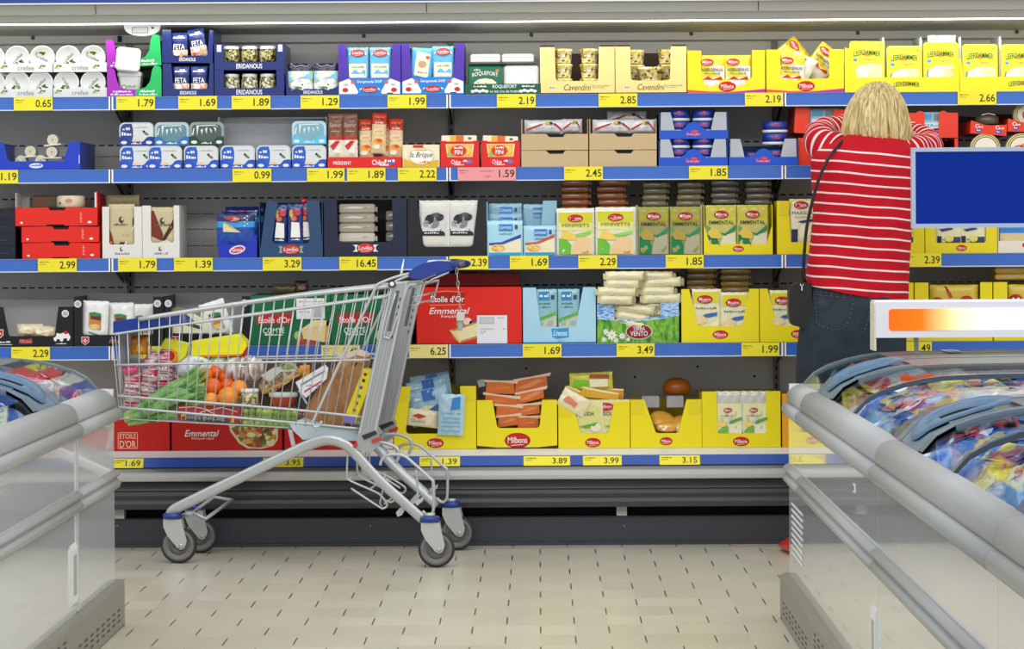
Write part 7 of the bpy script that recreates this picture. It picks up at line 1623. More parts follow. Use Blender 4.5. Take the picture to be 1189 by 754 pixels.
    if endcap and sgn > 0:
        g = G()
        for q in range(9): 
            za = .36 - q * .018
            g.add([(X0 - .0015, y1 - .06, za), (X0 - .0015, y1 - .42, za - .0), (X0 - .0015, y1 - .42, za - .008), (X0 - .0015, y1 - .06, za - .008)], [(0, 1, 2, 3)], mat('EEF0F0', .4))
        part(g, 'vent_grille')
        g = G(); g.box(X0 - .002, X0, y1 - 1.75, y1 - 1.72, .545, .565, mat('EEE8EE', .4)); g.box(X0 - .003, X0 - .002, y1 - 1.745, y1 - 1.725, .55, .56, mat('7A2440', .4)); part(g, 'indicator_light')
    # fixed glass end section with flat grey centre spine
    if endcap:
        gl = G(); arc_strip(gl, sgn, X0, ym + .005, y1 + .02, TH_GL, .004, 0, ARC[:6], False); part(gl, 'end_glass')
        g = G(); arc_strip(g, sgn, X0, y1 + .005, y1 + .03, LID, .014, .004); arc_strip(g, sgn, X0, ym + .0, y1 + .01, mat('77787C', .35), .02, .002, [(.27, .792)] + ARC[6:] + [(WID - .3, .795)], False)
        if sgn > 0:
            p = unp(1104, 416, 8.4); 
            g.box(1.20, 1.245, 8.33, 8.50, .8025, .8028, mat('E8E8E8', .4))
            for q in range(8): g.box(1.204 + q * .0045, 1.206 + q * .0045, 8.40, 8.47, .8028, .8031, PRINT)
            g.box(1.204, 1.238, 8.345, 8.375, .8028, .8031, PRINT)
        part(g, 'end_frame')
    # lids: far one slides, near one below it
    yA = ym; L = (ym - y0)
    lids = [(ym, ym - L * .52, True), (ym - L * .52, y0, False)]
    for j, (ya, yb, thick) in enumerate(lids):
        g = G()
        if thick:
            arc_strip(g, sgn, X0, ya - .30, ya - .22, LID, .016, .012) if False else None
            # thick frame with a finger slot: two bars and the end pieces
            arc_strip(g, sgn, X0, ya - .07, ya - .005, LID, .02, .008)
            arc_strip(g, sgn, X0, ya - .40, ya - .34, LID, .016, .008, [(a, b) for a, b in ARC[:6]], False)
            arc_strip(g, sgn, X0, ya - .40, ya - .06, mat('6E8694', .35, coat=.3), .016, .006, ARC[:3], False)
            arc_strip(g, sgn, X0, ya - .40, ya - .06, mat('6E7072', .35), .016, .006, [(.27, .792)] + ARC[6:] + [(WID - .3, .795)], False)
            arc_strip(g, sgn, X0, yb, yb + .03, SEAL, .012, .006)
        else:
            arc_strip(g, sgn, X0, yb + .005, yb + .10, SEAL, .016, .002)
        lo = part(g, 'lid_frame')
        gg = G(); arc_strip(gg, sgn, X0, yb + .012, ya - (.39 if thick else .0), TH_GL, .004, .002 if thick else -.010)
        part(gg, 'lid_glass', lo)
        if thick:
            h = G(); pts = []
            for q in range(28):
                a = 2 * PI * q / 28; d = .15 + .085 * math.copysign(abs(math.cos(a)) ** .8, math.cos(a)); yy = ya - .15 + .10 * math.copysign(abs(math.sin(a)) ** .8, math.sin(a))
                pts.append((X0 + sgn * d, yy, arcz(d) + .016))
            h = G(); vs = []; nq = 40
            for (fa, fy, up) in ((1.0, 1.0, .012), (1.0, 1.0, .020), (.74, .68, .018), (.70, .64, .004)):
                for q in range(nq):
                    a = 2 * PI * q / nq; d = .155 + .105 * fa * math.cos(a); yy = ya - .20 + .13 * fy * math.copysign(abs(math.sin(a)) ** .8, math.sin(a)); vs.append((X0 + sgn * d, yy, arcz(d) + up))
            h.add(vs, [(r_ * nq + q, r_ * nq + (q + 1) % nq, (r_ + 1) * nq + (q + 1) % nq, (r_ + 1) * nq + q) for r_ in range(3) for q in range(nq)], HNDB, True); part(h, 'handle', lo)
            h = G(); arc_strip(h, sgn, X0, ya - .395, ya - .065, mat('4E666E', .25, coat=.4), .004, .0, ARC[0:6], False); part(h, 'handle_recess', lo)
    return e
FR = [(8.5, 6.27, .41), (6.27, 4.63, 0), (4.63, 3.0, 0)]
X0R, X0L = .745, -1.262
for i, (y1, y0, ec) in enumerate(FR):
    freezer(1, X0R, y0 + .003, y1 - (.03 if ec else 0), ec, 'chest freezer with curved glass lid, right side, %s' % ['farthest unit beside the shopper', 'middle unit', 'nearest unit cut by the photo edge'][i], None, 'r')
for i, (y1, y0, ec) in enumerate([(8.43, 5.9, .66), (5.9, 4.1, 0)]):
    freezer(-1, X0L, y0 + .003, y1 - (.03 if ec else 0), ec, 'chest freezer with curved glass lid, left side, %s' % ['farther unit with perforated plinth', 'nearer unit mostly outside the photo'][i], None, 'l')
# ---------------------------------------------------------------- frozen food bags
PALS = [('blue', ['2F6FD8', '5A96EC', '1C4CB8', 'CFE0F6', '3A7AE0'], 'yellow', 'EFD65A'), ('yellow', ['F0D83A', 'E8C420', 'F6EC9A', 'D8A818'], 'brown', '8A6A3A'), ('crimson', ['B01C44', 'C83A5E', '8E1434', 'E8C8D0'], 'white', 'F2F0F0'), ('dark blue', ['1E2A5A', '2C3A78', '151E40', '6A78B0'], 'silver', 'C8CCD8'), ('pale blue', ['6FB0EC', '9CCAF4', '4A90DC', 'E4F0FA'], 'pink', 'E08AB0'), ('tan', ['B8A078', '8E7A58', 'D8C8A4', '6A563A'], 'white', 'EDE8DC')]
def bag(pi, w, h, seed):
    nm, cols, n2, c2 = PALS[pi]; m_ = mix_mat(cols, 10, .2, coat=.9, bump=.35); rr = random.Random(seed)
    g = G(); nx, ny = 14, 12; t = .032; ph = [rr.uniform(0, 6) for _ in range(5)]
    def T(u, v):
        a = max(0, 1 - abs(2 * u - 1) ** 3) * max(0, 1 - abs(2 * v - 1) ** 3)
        return t * a ** .6 + .006 * math.sin(u * 11 + ph[0]) * math.sin(v * 9 + ph[1]) * min(1, 4 * a) + .004 * math.sin(u * 23 + v * 17 + ph[2]) * min(1, 4 * a)
    for s_ in (1, -1):
        vs = [(w * (i / nx - .5), h * (j / ny - .5), s_ * T(i / nx, j / ny) * (1 if s_ > 0 else .7) + .0) for j in range(ny + 1) for i in range(nx + 1)]
        fs = [(j * (nx + 1) + i, j * (nx + 1) + i + 1, (j + 1) * (nx + 1) + i + 1, (j + 1) * (nx + 1) + i) for j in range(ny) for i in range(nx)]
        g.add(vs, fs, m_, True)
    # printed shapes on the top side
    def pr(pts, mt, e):
        g.add([(w * (u - .5), h * (v - .5), T(u, v) + e) for u, v in pts], [tuple(range(len(pts)))], mt)
    def el(cu, cv, ru, rv, c_, e):
        for q in range(16):
            a, b = 2 * PI * q / 16, 2 * PI * (q + 1) / 16
            P3 = [(cu, cv), (cu + ru * math.cos(a), cv + rv * math.sin(a)), (cu + ru * math.cos(b), cv + rv * math.sin(b))]
            pr(P3, mat(c_, .25, coat=.6), e)
    el(.5, .32, .3, .18, c2, .0035); el(.42, .3, .16, .1, rr.choice(['F2EAD8', 'E0902A', 'C83A2A', '6FA03A', 'F4F4F0']), .0055); el(.5, .72, .26, .1, 'F4F6F8', .004); el(.5, .72, .2, .07, rr.choice(['1C3C90', 'C02028', 'E8C020']), .006)
    return g
BAGS = {}
rr = random.Random(21)
wh = {1: ['under the end glass', 'under the far lid', 'under the far lid', 'under the middle lids', 'under the near lids'], -1: ['under the end glass', 'under the lid', 'under the lid', 'under the near lid', 'under the near lid']}
for sgn, X0, y0, y1, cols in ((1, X0R, 3.3, 8.36, 4), (-1, X0L, 5.2, 8.3, 2)):
    ny = int((y1 - y0) / .245)
    for iy in range(ny):
        yy = y1 - .12 - iy * .245
        for ix in range(cols):
            d = .175 + ix * .235
            px = VX + (X0 + sgn * d) / yy * F
            if not (-40 < px < 1230): continue
            ls = [1, 3, 5, 2, 0, 4, 0, 3, 1, 1, 0, 0, 1, 4, 0, 4, 1, 0, 0, 5, 4] if sgn > 0 else [2, 5, 0, 3, 0, 4, 0, 0, 4, 0, 5, 0, 0]
            pi = ls[(iy * 2 + ix * 3) % len(ls)] if ix else ls[iy % len(ls)]
            for top in (0,):
                key = ((pi + top * 4) % 6 if top else pi, (ix + iy) % 3)
                if key not in BAGS: BAGS[key] = bag(key[0], .225, .235, key[0] * 7 + key[1])
                nm = PALS[key[0]][0]
                y_t = yy + rr.uniform(-.03, .03) + top * .06
                rown = ['along the rail', 'second from rail', 'third from rail', 'towards the middle'][ix]
                dd = d + (.03 if top else 0)
                zz = [.712, .742, .748, .748][ix] + (.035 if top else 0)
                o = obj(BAGS[key], 'frozen_food_bag', None, (X0 + sgn * dd, y_t, zz), (rr.uniform(-.04, .08), sgn * ((-.26 if ix == 0 else -.05)) + rr.uniform(-.03, .03), rr.uniform(-.6, .6)), 1)
                tag(o, '%s frozen food bag, %s freezer, %s, %s, row %s' % (nm, 'right' if sgn > 0 else 'left', rown, 'top layer', ['one', 'two', 'three', 'four', 'five', 'six', 'seven', 'eight', 'nine', 'ten', 'eleven', 'twelve', 'thirteen', 'fourteen', 'fifteen', 'sixteen', 'seventeen', 'eighteen', 'nineteen', 'twenty', 'twenty-one'][iy]), 'frozen food bag', '%s frozen food bags in the %s freezer' % (nm, 'right' if sgn > 0 else 'left'))
# ---------------------------------------------------------------- light box on the freezer
YL = 8.28
lb = empty('light_box', (1.7, YL, .8), None, 'white light box glowing orange to white, standing on the far end of the right freezer', 'light box')
Lc = -Vector(lb.location)
a = unp(1015, 349.5, YL); b = unp(1015, 392.5, YL); zt_, zb_ = a.z, b.z; xl = a.x; xr = 2.45
g = G(); g.prism_x([(YL, zb_), (YL, zt_ - .004), (YL + .006, zt_), (YL + .11, zt_), (YL + .12, zt_ - .01), (YL + .12, zb_)], xl + .004, xr, mat('E4E6EE', .35)); g.prism_x([(YL + .004, zb_ - .038), (YL + .004, zt_ - .01), (YL + .012, zt_ - .004), (YL + .10, zt_ - .004), (YL + .11, zb_ - .038)], xl, xl + .006, mat('D8D8C0', .4)); obj(g, 'housing', lb, Lc)
gm = bpy.data.materials.new('m_glow'); gm.use_nodes = True; nt = gm.node_tree; bs = nt.nodes['Principled BSDF']
tc = nt.nodes.new('ShaderNodeTexCoord'); sp = nt.nodes.new('ShaderNodeSeparateXYZ'); rp = nt.nodes.new('ShaderNodeValToRGB'); mr = nt.nodes.new('ShaderNodeMapRange')
xa = unp(1032, 370, YL).x
nt.links.new(tc.outputs['Object'], sp.inputs[0]); nt.links.new(sp.outputs['X'], mr.inputs['Value']); mr.inputs['From Min'].default_value = xa - 1.7 if False else xa; mr.inputs['From Max'].default_value = xa + .30
nt.links.new(mr.outputs[0], rp.inputs[0]); E = rp.color_ramp.elements; E[0].position = 0; E[0].color = (1.0, .12, .0, 1); E[1].position = 1; E[1].color = (1.0, .97, .80, 1)
q = E.new(.32); q.color = (1.0, .17, .0, 1); q = E.new(.55); q.color = (1, .62, .22, 1); q = E.new(.68); q.color = (1, .90, .52, 1)
bs.inputs['Base Color'].default_value = (.02, .02, .02, 1); bs.inputs['Specular IOR Level'].default_value = 0; nt.links.new(rp.outputs[0], bs.inputs['Emission Color']); bs.inputs['Emission Strength'].default_value = 1.15
z0_, z1_ = unp(1032, 384, YL).z, unp(1032, 359, YL).z
g = G(); R_ = .006; pts = [(xa + R_, z0_), (2.4, z0_), (2.4, z1_), (xa + R_, z1_), (xa, z1_ - R_), (xa, z0_ + R_)]; g.prism(pts, YL - .003, YL - .0002, gm); obj(g, 'glowing_panel', lb, Lc)
for x in (unp(1067, 400, YL).x, 1.75, 2.35):
    g = G(); g.box(x - .006, x + .006, YL + .05, YL + .062, .804, zb_, mat('9A9C9E', .3, metal=.5)); obj(g, 'post', lb, Lc)
# ---------------------------------------------------------------- blue sign board
YS = 8.42
sg = empty('blue_sign_board', (1.7, YS, .8), None, 'large plain blue sign board in a silver frame above the right freezer', 'sign board')
Lc = -Vector(sg.location); a = unp(1058, 171.5, YS); b = unp(1058, 265, YS)
g = G(); x0, x1, z1_, z0_ = a.x, 2.3, a.z, b.z; t = .0125
SF = mat('AEBBD0', .3, metal=.3)
g.box(x0, x1, YS, YS + .02, z1_ - t, z1_, SF); g.box(x0, x1, YS, YS + .02, z0_, z0_ + t, SF); g.box(x0, x0 + t, YS, YS + .02, z0_ + t, z1_ - t, SF); g.box(x1 - t, x1, YS, YS + .02, z0_ + t, z1_ - t, SF); obj(g, 'frame', sg, Lc)
g = G(); g.box(x0 + t, x1 - t, YS + .004, YS + .016, z0_ + t, z1_ - t, mat('052A8C', .65, spec=.1)); obj(g, 'panel', sg, Lc)
for x in (1.62, 2.2):
    g = G(); g.box(x - .012, x + .012, YS + .022, YS + .042, .802, z1_, SF); obj(g, 'post', sg, Lc)
# ================================================================ the shopper
PY = 10.12
def W2(px, py, Y=PY): return unp(px, py, Y)
per = empty('person', (W2(985, 630).x, PY, 0), None, 'person with blonde bob, red striped sweater and jeans, reaching into the case', 'person')
PL_ = -Vector(per.location)
SKIN = mat('D9A184', .5)
# --- one continuous body (skin modifier on a joint skeleton)
J = {}
def jn(n, p, r): J[n] = (Vector(p), r)
hipc = W2(986, 385)
jn('pelvis', (hipc.x, PY, .83), .135); jn('waist', (hipc.x + .005, PY - .0, 1.0), .115); jn('chest', (hipc.x + .03, PY + .0, 1.2), .12); jn('upper', (hipc.x + .045, PY + .01, 1.36), .10)
jn('neck', (W2(1012, 150).x, PY + .02, 1.46), .055); jn('headb', (W2(1016, 140).x, PY + .03, 1.545), .075); jn('headt', (W2(1018, 125).x, PY + .03, 1.615), .07)
shl, shr = W2(962, 178), W2(1046, 182)
jn('shl', (shl.x, PY + .01, 1.40), .052); jn('ell', W2(952, 161, PY + .13), .036); jn('wrl', W2(982, 147, PY + .31), .026); jn('pml', (W2(994, 145).x, PY + .38, 1.495), .03)
jn('shr', (shr.x, PY + .01, 1.40), .052); jn('elr', W2(1075, 171, PY + .14), .036); jn('wrr', W2(1060, 154, PY + .31), .026); jn('pmr', (W2(1044, 147).x, PY + .38, 1.485), .03)
for s_, x0, x1, x2 in (('l', 955, 949, 935), ('r', 1020, 1030, 1040)):
    jn('hip' + s_, (W2(x0, 400).x, PY, .80), .092); jn('kn' + s_, (W2(x1, 500).x, PY + .0, .46), .058); jn('an' + s_, (W2(x2, 600).x, PY + .03, .09), .036); 
    jn('ft' + s_, (W2(x2 - (3 if s_ == 'l' else -8), 620).x, PY + .10, .04), .024)
Ed = [('pelvis', 'waist'), ('waist', 'chest'), ('chest', 'upper'), ('upper', 'neck'), ('neck', 'headb'), ('headb', 'headt'), ('upper', 'shl'), ('shl', 'ell'), ('ell', 'wrl'), ('wrl', 'pml'), ('upper', 'shr'), ('shr', 'elr'), ('elr', 'wrr'), ('wrr', 'pmr')]
for s_ in 'lr': Ed += [('pelvis', 'hip' + s_), ('hip' + s_, 'kn' + s_), ('kn' + s_, 'an' + s_), ('an' + s_, 'ft' + s_)]
for s_, sg_ in (('l', -1), ('r', 1)):
    base = J['pm' + s_][0]
    for f in range(4):
        off = Vector(((f - 1.5) * .018, .035, .008)); L_ = [.033, .038, .036, .028][f]
        jn('f%s%da' % (s_, f), base + off, .0085); jn('f%s%db' % (s_, f), base + off + Vector((0, L_, .002)), .008); jn('f%s%dc' % (s_, f), base + off + Vector((0, L_ + .02, -.016)), .007)
        Ed += [('pm' + s_, 'f%s%da' % (s_, f)), ('f%s%da' % (s_, f), 'f%s%db' % (s_, f)), ('f%s%db' % (s_, f), 'f%s%dc' % (s_, f))]
    t0 = base + Vector((-sg_ * .034, .005, -.006)); jn('t%sa' % s_, t0, .010); jn('t%sb' % s_, t0 + Vector((-sg_ * .012, .03, -.008)), .0085); Ed += [('pm' + s_, 't%sa' % s_), ('t%sa' % s_, 't%sb' % s_)]
names = list(J); me = bpy.data.meshes.new('body'); me.from_pydata([tuple(J[n][0] + PL_) for n in names], [(names.index(a), names.index(b)) for a, b in Ed], [])
bo = bpy.data.objects.new('body', me); COL.objects.link(bo); bo.parent = per
sk = bo.modifiers.new('skin', 'SKIN'); bo.modifiers.new('sub', 'SUBSURF').levels = 2; bo.modifiers['sub'].render_levels = 2
for i, n in enumerate(names): me.skin_vertices[0].data[i].radius = (J[n][1], J[n][1]); me.skin_vertices[0].data[i].use_root = (n == 'pelvis')
me.materials.append(SKIN)
for md in bo.modifiers:
    if md.type == 'SKIN': md.use_smooth_shade = True
# face on the far side of the head
g = G(); hc = Vector((W2(1017, 128).x, PY + .035, 1.575)); 
g.sphere(tuple(hc), .078, SKIN, 22, 14, sz=1.32, sx=.92)
g.sphere((hc.x, hc.y + .083, hc.z - .015), .014, SKIN, 10, 8, sz=1.4)
for sx in (-1, 1):
    g.sphere((hc.x + sx * .03, hc.y + .066, hc.z + .008), .011, WHITE, 10, 8); g.sphere((hc.x + sx * .03, hc.y + .075, hc.z + .008), .005, mat('3A4A5A'), 8, 6); g.sphere((hc.x + sx * .074, hc.y, hc.z - .005), .018, SKIN, 10, 8, sx=.4, sz=1.5)
g.sphere((hc.x, hc.y + .068, hc.z - .05), .02, mat('B05A50', .4), 10, 6, sz=.3, sy=.6)
obj(g, 'face', per, PL_)
# --- loft helper
def loft(secs, mt, n=40, uv=True, shape=2.2, cap=True, fn=None):
    """secs: (cx, cy, z, rx, ry)"""
    g = G(); vs = []; uvs = []; m_ = len(secs)
    for k, (cx, cy, z, rx, ry) in enumerate(secs):
        for i in range(n):
            a = 2 * PI * i / n; c_, s_ = math.cos(a), math.sin(a)
            x = math.copysign(abs(c_) ** (2 / shape), c_) * rx; y = math.copysign(abs(s_) ** (2 / shape), s_) * ry
            if fn: x, y, dz = fn(a, k / (m_ - 1), x, y)
            else: dz = 0
            vs.append((cx + x, cy + y, z + dz)); uvs.append((i / n, z))
    fs = [(k * n + i, k * n + (i + 1) % n, (k + 1) * n + (i + 1) % n, (k + 1) * n + i) for k in range(m_ - 1) for i in range(n)]
    if cap: fs += [tuple(range(n - 1, -1, -1)), tuple((m_ - 1) * n + i for i in range(n))]
    g.add(vs, fs, mt, True); g.uv = uvs; return g
def dens(secs, k=4):
    return [tuple(v) for v in ease_n(secs, k)]
def ease_n(S, n):
    out = []; N_ = len(S)
    for i in range(N_ - 1):
        p0, p1, p2, p3 = S[max(i - 1, 0)], S[i], S[i + 1], S[min(i + 2, N_ - 1)]
        for j in range(n):
            t = j / n; out.append(tuple(.5 * (2 * b + (c_ - a) * t + (2 * a - 5 * b + 4 * c_ - d) * t * t + (3 * b - a - 3 * c_ + d) * t ** 3) for a, b, c_, d in zip(p0, p1, p2, p3)))
    out.append(tuple(S[-1])); return out
# --- striped knit material
def stripes(axis, per_, frac, slope, off, warp, uvmode=False):
    m = bpy.data.materials.new('m_stripe'); m.use_nodes = True; nt = m.node_tree; b = nt.nodes['Principled BSDF']; N = nt.nodes.new; Lk = nt.links.new
    def M(op, a, b_=None):
        n = N('ShaderNodeMath'); n.operation = op
        for i, q in enumerate((a, b_)):
            if q is None: continue
            if isinstance(q, (int, float)): n.inputs[i].default_value = q
            else: Lk(q, n.inputs[i])
        return n.outputs[0]
    tc = N('ShaderNodeTexCoord'); sp = N('ShaderNodeSeparateXYZ')
    Lk(tc.outputs['UV' if uvmode else 'Object'], sp.inputs[0])
    nz = N('ShaderNodeTexNoise'); nz.inputs['Scale'].default_value = 5; nz.inputs['Detail'].default_value = 1; Lk(tc.outputs['Object'], nz.inputs['Vector'])
    v = sp.outputs['Y'] if uvmode else sp.outputs['Z']
    if not uvmode: v = M('ADD', v, M('MULTIPLY', sp.outputs['X'], slope))
    v = M('ADD', v, M('MULTIPLY', M('SUBTRACT', nz.outputs['Fac'], .5), warp))
    f = M('FRACT', M('DIVIDE', M('ADD', v, off), per_)); st = M('LESS_THAN', f, frac)
    if not uvmode: st = M('MULTIPLY', st, M('LESS_THAN', v, 1.55))
    n2 = N('ShaderNodeTexNoise'); n2.inputs['Scale'].default_value = 6; Lk(tc.outputs['Object'], n2.inputs['Vector'])
    mx = N('ShaderNodeMix'); mx.data_type = 'RGBA'; Lk(st, mx.inputs['Factor']); mx.inputs['A'].default_value = lin('B80D1F'); mx.inputs['B'].default_value = lin('EAD4D4')
    Lk(mx.outputs['Result'], b.inputs['Base Color']); b.inputs['Roughness'].default_value = .75; b.inputs['Specular IOR Level'].default_value = .2
    w = N('ShaderNodeTexNoise'); w.inputs['Scale'].default_value = 9; w.inputs['Detail'].default_value = 3; Lk(tc.outputs['Object'], w.inputs['Vector'])
    bp = N('ShaderNodeBump'); bp.inputs['Strength'].default_value = .7; bp.inputs['Distance'].default_value = .03; Lk(w.outputs['Fac'], bp.inputs['Height']); Lk(bp.outputs[0], b.inputs['Normal'])
    return m
def sec(y, xl, xr, ry, dy=0):
    a, b = W2(xl, y), W2(xr, y); return ((a.x + b.x) / 2, PY + dy, (a.z + b.z) / 2, (b.x - a.x) / 2, ry)
# torso silhouette measured by height: y, left, right, depth
TS = [(343, 936, 1054, .135), (335, 936, 1054.5, .14), (318, 937, 1055, .14), (295, 940, 1056, .135), (270, 942.5, 1058, .13), (245, 944, 1059, .125), (220, 943, 1061, .125), (200, 941.5, 1063, .125), (186, 942, 1064, .12), (176, 946, 1062, .11), (167, 958, 1056, .09), (160, 974, 1046, .07), (154, 990, 1034, .055)]
secs = ease_n([sec(y, a, b, r) for y, a, b, r in TS], 4)
def fold(a, t, x, y):
    d = 1 + .012 * math.sin(3 * a + 6 * t) + .010 * math.sin(7 * a - 9 * t + 1) * (1 - t)
    dz = (-.038 * math.cos(a) * (1 - t / .5)) if t < .5 else 0
    return x * (1 if abs(math.cos(a)) > .8 else d), y * d * (1 + .05 * math.sin(9 * t + 2 * a)), dz
ST = stripes('z', .0373, .17, .085, 0.004, .014)
g = loft(secs, ST, 56, shape=2.3, fn=fold)
obj(g, 'striped_sweater', per, PL_)
# hem slopes: right side lower (handled by fold); sleeves
def sleeve(pts, rad, name, off=0.0):
    P_ = ease(pts, 8); n = 28; g = G(); vs = []; uvs = []; prev = None; L_ = 0; R_ = ease_n([(r,) for r in rad], 8)
    for i, p in enumerate(P_):
        a = P_[max(0, i - 1)]; b = P_[min(len(P_) - 1, i + 1)]; t = (b - a).normalized()
        if i: L_ += (P_[i] - P_[i - 1]).length
        u = Vector((0, 0, 1)) if prev is None else prev; u = (u - t * u.dot(t)).normalized(); prev = u; w = t.cross(u)
        for k in range(n):
            an = 2 * PI * k / n; rr_ = R_[i][0] * (1 + .05 * math.sin(3 * an + L_ * 60) + .04 * math.sin(L_ * 110 + an))
            vs.append(p + u * math.cos(an) * rr_ + w * math.sin(an) * rr_); uvs.append((k / n, L_))
    fs = [(i * n + k, i * n + (k + 1) % n, (i + 1) * n + (k + 1) % n, (i + 1) * n + k) for i in range(len(P_) - 1) for k in range(n)]
    fs += [tuple(range(n - 1, -1, -1)), tuple((len(P_) - 1) * n + k for k in range(n))]
    g.add(vs, fs, stripes('u', .027, .26, 0, off, .004, True), True); g.uv = uvs; obj(g, name, per, PL_)
sleeve([W2(972, 176, PY), W2(957, 170, PY + .04), W2(951, 162, PY + .12), W2(956, 153, PY + .20), W2(972, 148, PY + .27), W2(985, 146, PY + .33)], [.062, .062, .056, .050, .044, .036], 'sleeve', .0)
sleeve([W2(1042, 178, PY), W2(1058, 176, PY + .04), W2(1072, 172, PY + .11), W2(1080, 168, PY + .18), W2(1070, 158, PY + .26), W2(1056, 152, PY + .33)], [.058, .056, .050, .046, .040, .034], 'sleeve', .01)
# jeans
JEAN = mix_mat(['18222E', '1F2C3A', '16202C', '2A3A4A'], 7, .8, bump=.4)
STI = mat('5E6E7E', .8)
JT = [(470, 926, 1052, .11), (440, 924, 1052, .115), (410, 925, 1052, .13), (385, 928, 1052, .142), (362, 932, 1052, .14), (345, 936, 1051, .132), (330, 938, 1051, .122)]
g = G()
S_ = ease_n([sec(y, a, b, r) for y, a, b, r in JT], 4)
def seat(a, t, x, y):
    # two buttocks: crease in the middle of the back side
    if math.sin(a) < 0 and t < .75:
        q = abs(math.cos(a)); y *= 1 - .32 * math.exp(-(q / .14) ** 2) * (1 - t / .75)
    return x, y, 0
g = loft(S_, JEAN, 60, shape=2.35, fn=seat); g.uv = None
for s_, top, LG in (('l', 0, [(470, 926, 989, .088), (520, 930, 985, .078), (560, 930, 976, .066), (600, 922, 966, .058), (622, 918, 962, .055)]), ('r', 1, [(470, 989, 1052, .088), (520, 996, 1052, .078), (560, 1006, 1052, .066), (600, 1014, 1056, .058), (622, 1018, 1060, .055)])):
    SS = ease_n([(445, LG[0][1], LG[0][2], .095)] and [sec(445, LG[0][1] + 1, LG[0][2] - .5, .095)] + [sec(y, a, b, r) for y, a, b, r in LG], 5)
    q = loft(SS, JEAN, 36, shape=2.1); g.add(q.v, q.f, JEAN, True)
obj(g, 'jeans', per, PL_)
# seams and pocket stitching following the seat
def surf(px, py):
    """a point on the back of the jeans"""
    p = W2(px, py); best = min(S_, key=lambda s: abs(s[2] - p.z)); cx, cy, z, rx, ry = best
    u = max(-.97, min(.97, (p.x - cx) / rx)); y = ry * (1 - abs(u) ** 2.35) ** (1 / 2.35)
    return Vector((p.x, cy - y - .002, p.z))
def stitch(pts, name='pocket_stitching', r=.0009, par=None, mt=None):
    g = G(); P_ = ease([Vector((a, 0, b)) for a, b in pts], 8)
    i = 0
    while i < len(P_) - 1:
        g.tube([surf(P_[i].x, P_[i].z), surf(P_[i + 1].x, P_[i + 1].z)], r, mt or STI, 5); i += 2
    obj(g, name, per, PL_)
stitch([(942, 338), (960, 340), (987, 343)]); stitch([(942, 341.5), (960, 343), (986, 346)]); stitch([(943, 341), (945, 360), (944, 373)]); stitch([(987, 343), (983, 362), (976, 380)]); stitch([(944, 373), (960, 381), (976, 380)])
stitch([(1030, 347), (1042, 348), (1050, 349)]); stitch([(1006, 332), (1005, 350), (1003, 370), (996, 386)], 'back_seam', .0011); stitch([(934, 333), (965, 335), (1000, 340), (1040, 346)], 'waistband_stitching', .0009)
# shoes
for s_, xx, rot in (('l', 925, .12), ('r', 1046, -.2)):
    p = W2(xx, 632); g = G(); m_ = mat('C81E1A', .4, coat=.3)
    prof = [(-.075, .028, .030), (-.06, .034, .055), (-.02, .038, .075), (.03, .040, .06), (.09, .042, .045), (.135, .036, .034), (.158, .02, .02)]
    n = 20; vs = []
    for yy, rx, hz in prof:
        for i in range(n):
            a = 2 * PI * i / n; x = math.cos(a) * rx; z = hz * .5 + math.sin(a) * hz * .5
            vs.append((x, yy, max(.0, z)))
    fs = [(k * n + i, k * n + (i + 1) % n, (k + 1) * n + (i + 1) % n, (k + 1) * n + i) for k in range(len(prof) - 1) for i in range(n)] + [tuple(range(n - 1, -1, -1)), tuple((len(prof) - 1) * n + i for i in range(n))]
    g.add(vs, fs, m_, True); o = obj(g, 'shoe', per, Vector((p.x, PY + .04, .001)) + PL_, (0, 0, rot)); o['label'] = 'red shoe'
# hair: blonde bob
HAIR = mix_mat(['9A8048', 'C8B074', 'DDCB94', 'B49A60', 'E4D6A6'], 16, .5, stretch=(3.2, 3.2, .35), bump=.35)
HS = [(171, 996, 1054, .045), (168, 984, 1057, .08), (160, 979, 1058.5, .095), (148, 979, 1058, .10), (134, 982, 1055, .102), (120, 987, 1051, .098), (108, 995, 1044, .085), (100, 1004, 1036, .062), (96, 1012, 1028, .035), (94.6, 1018, 1022, .012)]
def strand(a, t, x, y):
    d = 1 + .020 * math.sin(17 * a + 3 * t) + .014 * math.sin(29 * a - 5 * t) + .010 * math.sin(43 * a + 8 * t)
    d = 1 + (d - 1) * min(1, (1 - t) * 2.2)
    if t < .14: dz = .010 * math.sin(13 * a) + (.016 if math.cos(a) < 0 else -.006) * abs(math.cos(a))
    else: dz = 0
    return x * d, y * d, dz
g = loft(ease_n([sec(y, a, b, r, .03) for y, a, b, r in HS], 6), HAIR, 120, shape=2.0, fn=strand); g.uv = None
rr = random.Random(2)
for q in range(90):                                # loose locks on the back
    a0 = rr.uniform(PI * 1.02, PI * 1.98); tw = rr.uniform(-.12, .12); pts = []; HH = ease_n([sec(y, a, b, r, .03) for y, a, b, r in HS[1:]], 3)
    i1 = rr.randint(14, 22)
    for k in range(i1, -1, -2):
        cx, cy, z, rx, ry = HH[k]; a = a0 + tw * (i1 - k) / 12; pts.append(Vector((cx + math.cos(a) * rx * 1.012, cy + math.sin(a) * ry * 1.03, z - (.006 if k < 2 else 0))))
    if len(pts) > 3: g.tube(ease(pts, 2), [.0034 + .0016 * math.sin(j) for j in range((len(pts) - 1) * 2 + 1)], HAIR, 6)
obj(g, 'hair', per, PL_)
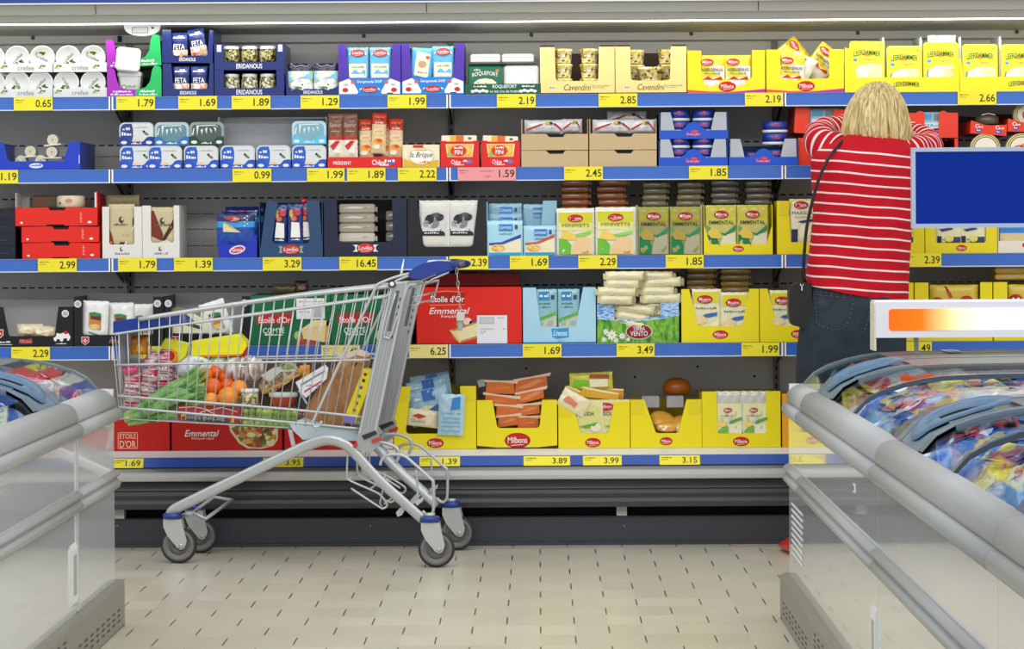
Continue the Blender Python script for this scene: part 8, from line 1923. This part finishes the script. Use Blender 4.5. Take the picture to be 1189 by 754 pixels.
# --- shoulder bag (its own thing)
BLKB = mat('17181B', .5, coat=.1); bc = W2(927, 352, PY - .04)
bg = empty('shoulder_bag', (bc.x, PY - .04, bc.z - .1), None, 'small black shoulder bag hanging from a long strap at the shopper\'s left hip', 'handbag')
BLc = -Vector(bg.location)
g = G(); pts = [W2(a, b, PY - .03) for a, b in [(915, 338), (922, 329), (935, 328), (941, 333), (941, 360), (938, 380), (925, 379), (916, 372)]]
P2 = ease([Vector((p.x, 0, p.z)) for p in pts], 4, True); g.prism([(q.x, q.z) for q in P2], PY - .07, PY - .0, BLKB); obj(g, 'bag_body', bg, BLc)
g = G(); stp = [W2(937, 331, PY - .04), W2(933, 318, PY - .075), W2(936, 270, PY - .11), W2(943, 235, PY - .125), W2(952, 205, PY - .133), W2(962, 184, PY - .125), W2(972, 171, PY - .10), W2(979, 163, PY - .05), W2(983, 159, PY + .02)]
g.tube(ease(stp, 6), .0065, mat('2A1D1E', .5), 8, flat=.5); obj(g, 'strap', bg, BLc)
g = G(); a = W2(931, 331, PY - .08); m_ = mat('E0E0E0', .2, metal=.8); g.tube([(a.x - .006, a.y, a.z + .004), (a.x, a.y, a.z - .008), (a.x + .006, a.y, a.z + .004)], .0015, m_, 6); g.box(a.x - .0025, a.x + .0025, a.y - .003, a.y, a.z - .02, a.z - .008, m_); obj(g, 'clasp', bg, BLc)
# ================================================================ camera and light
cam = bpy.data.cameras.new('camera'); co = bpy.data.objects.new('camera', cam); COL.objects.link(co)
c, s = math.cos(TH), math.sin(TH)
right = Vector((c, 0, -s)); up = Vector((s, 0, c)); back = Vector((0, -1, 0))
M4 = Matrix((( right.x, up.x, back.x, 0), (right.y, up.y, back.y, 0), (right.z, up.z, back.z, H), (0, 0, 0, 1)))
co.matrix_world = M4
cam.sensor_width = 36; cam.lens = F / 1189 * 36; cam.shift_x = (594.5 - VX) / 1189; cam.shift_y = (VY - 377) / 1189
cam.clip_end = 60; SC.camera = co
def area(name, loc, size, power, rot=(0, 0, 0), col=(1, 1, 1), sy=None):
    l = bpy.data.lights.new(name, 'AREA'); l.shape = 'RECTANGLE'; l.size = size; l.size_y = sy or size; l.energy = power; l.color = col
    o = bpy.data.objects.new(name, l); COL.objects.link(o); o.location = loc; o.rotation_euler = rot; return o
for i, x in enumerate((-2.6, 0, 2.6)):
    area('ceiling_light', (x, 4.0, 3.3), .35, 22, (0, 0, 0), (1, .985, .96), 8.0)
area('ceiling_light', (0, 8.3, 3.25), 8.0, 34, (math.radians(28), 0, 0), (1, .985, .95), .4)
area('ceiling_light', (0, 5.5, 3.25), 8.0, 60, (math.radians(50), 0, 0), (1, .985, .95), .4)
area('canopy_tube', ((XL + XR) / 2, 10.52, zc - .004), XR - XL - .1, 4.5, (math.radians(25), 0, 0), (1, .98, .93), .03)
w = bpy.data.worlds.new('w'); SC.world = w; w.use_nodes = True
w.node_tree.nodes['Background'].inputs[0].default_value = (.93, .95, 1, 1); w.node_tree.nodes['Background'].inputs[1].default_value = .68
vs = SC.view_settings; SC.display_settings.display_device = 'sRGB'; vs.view_transform = 'Standard'; vs.look = 'None'; vs.exposure = 0.28; vs.gamma = 1; vs.use_curve_mapping = False
SC.cycles.max_bounces = 8; SC.cycles.transparent_max_bounces = 24; SC.cycles.use_denoising = True
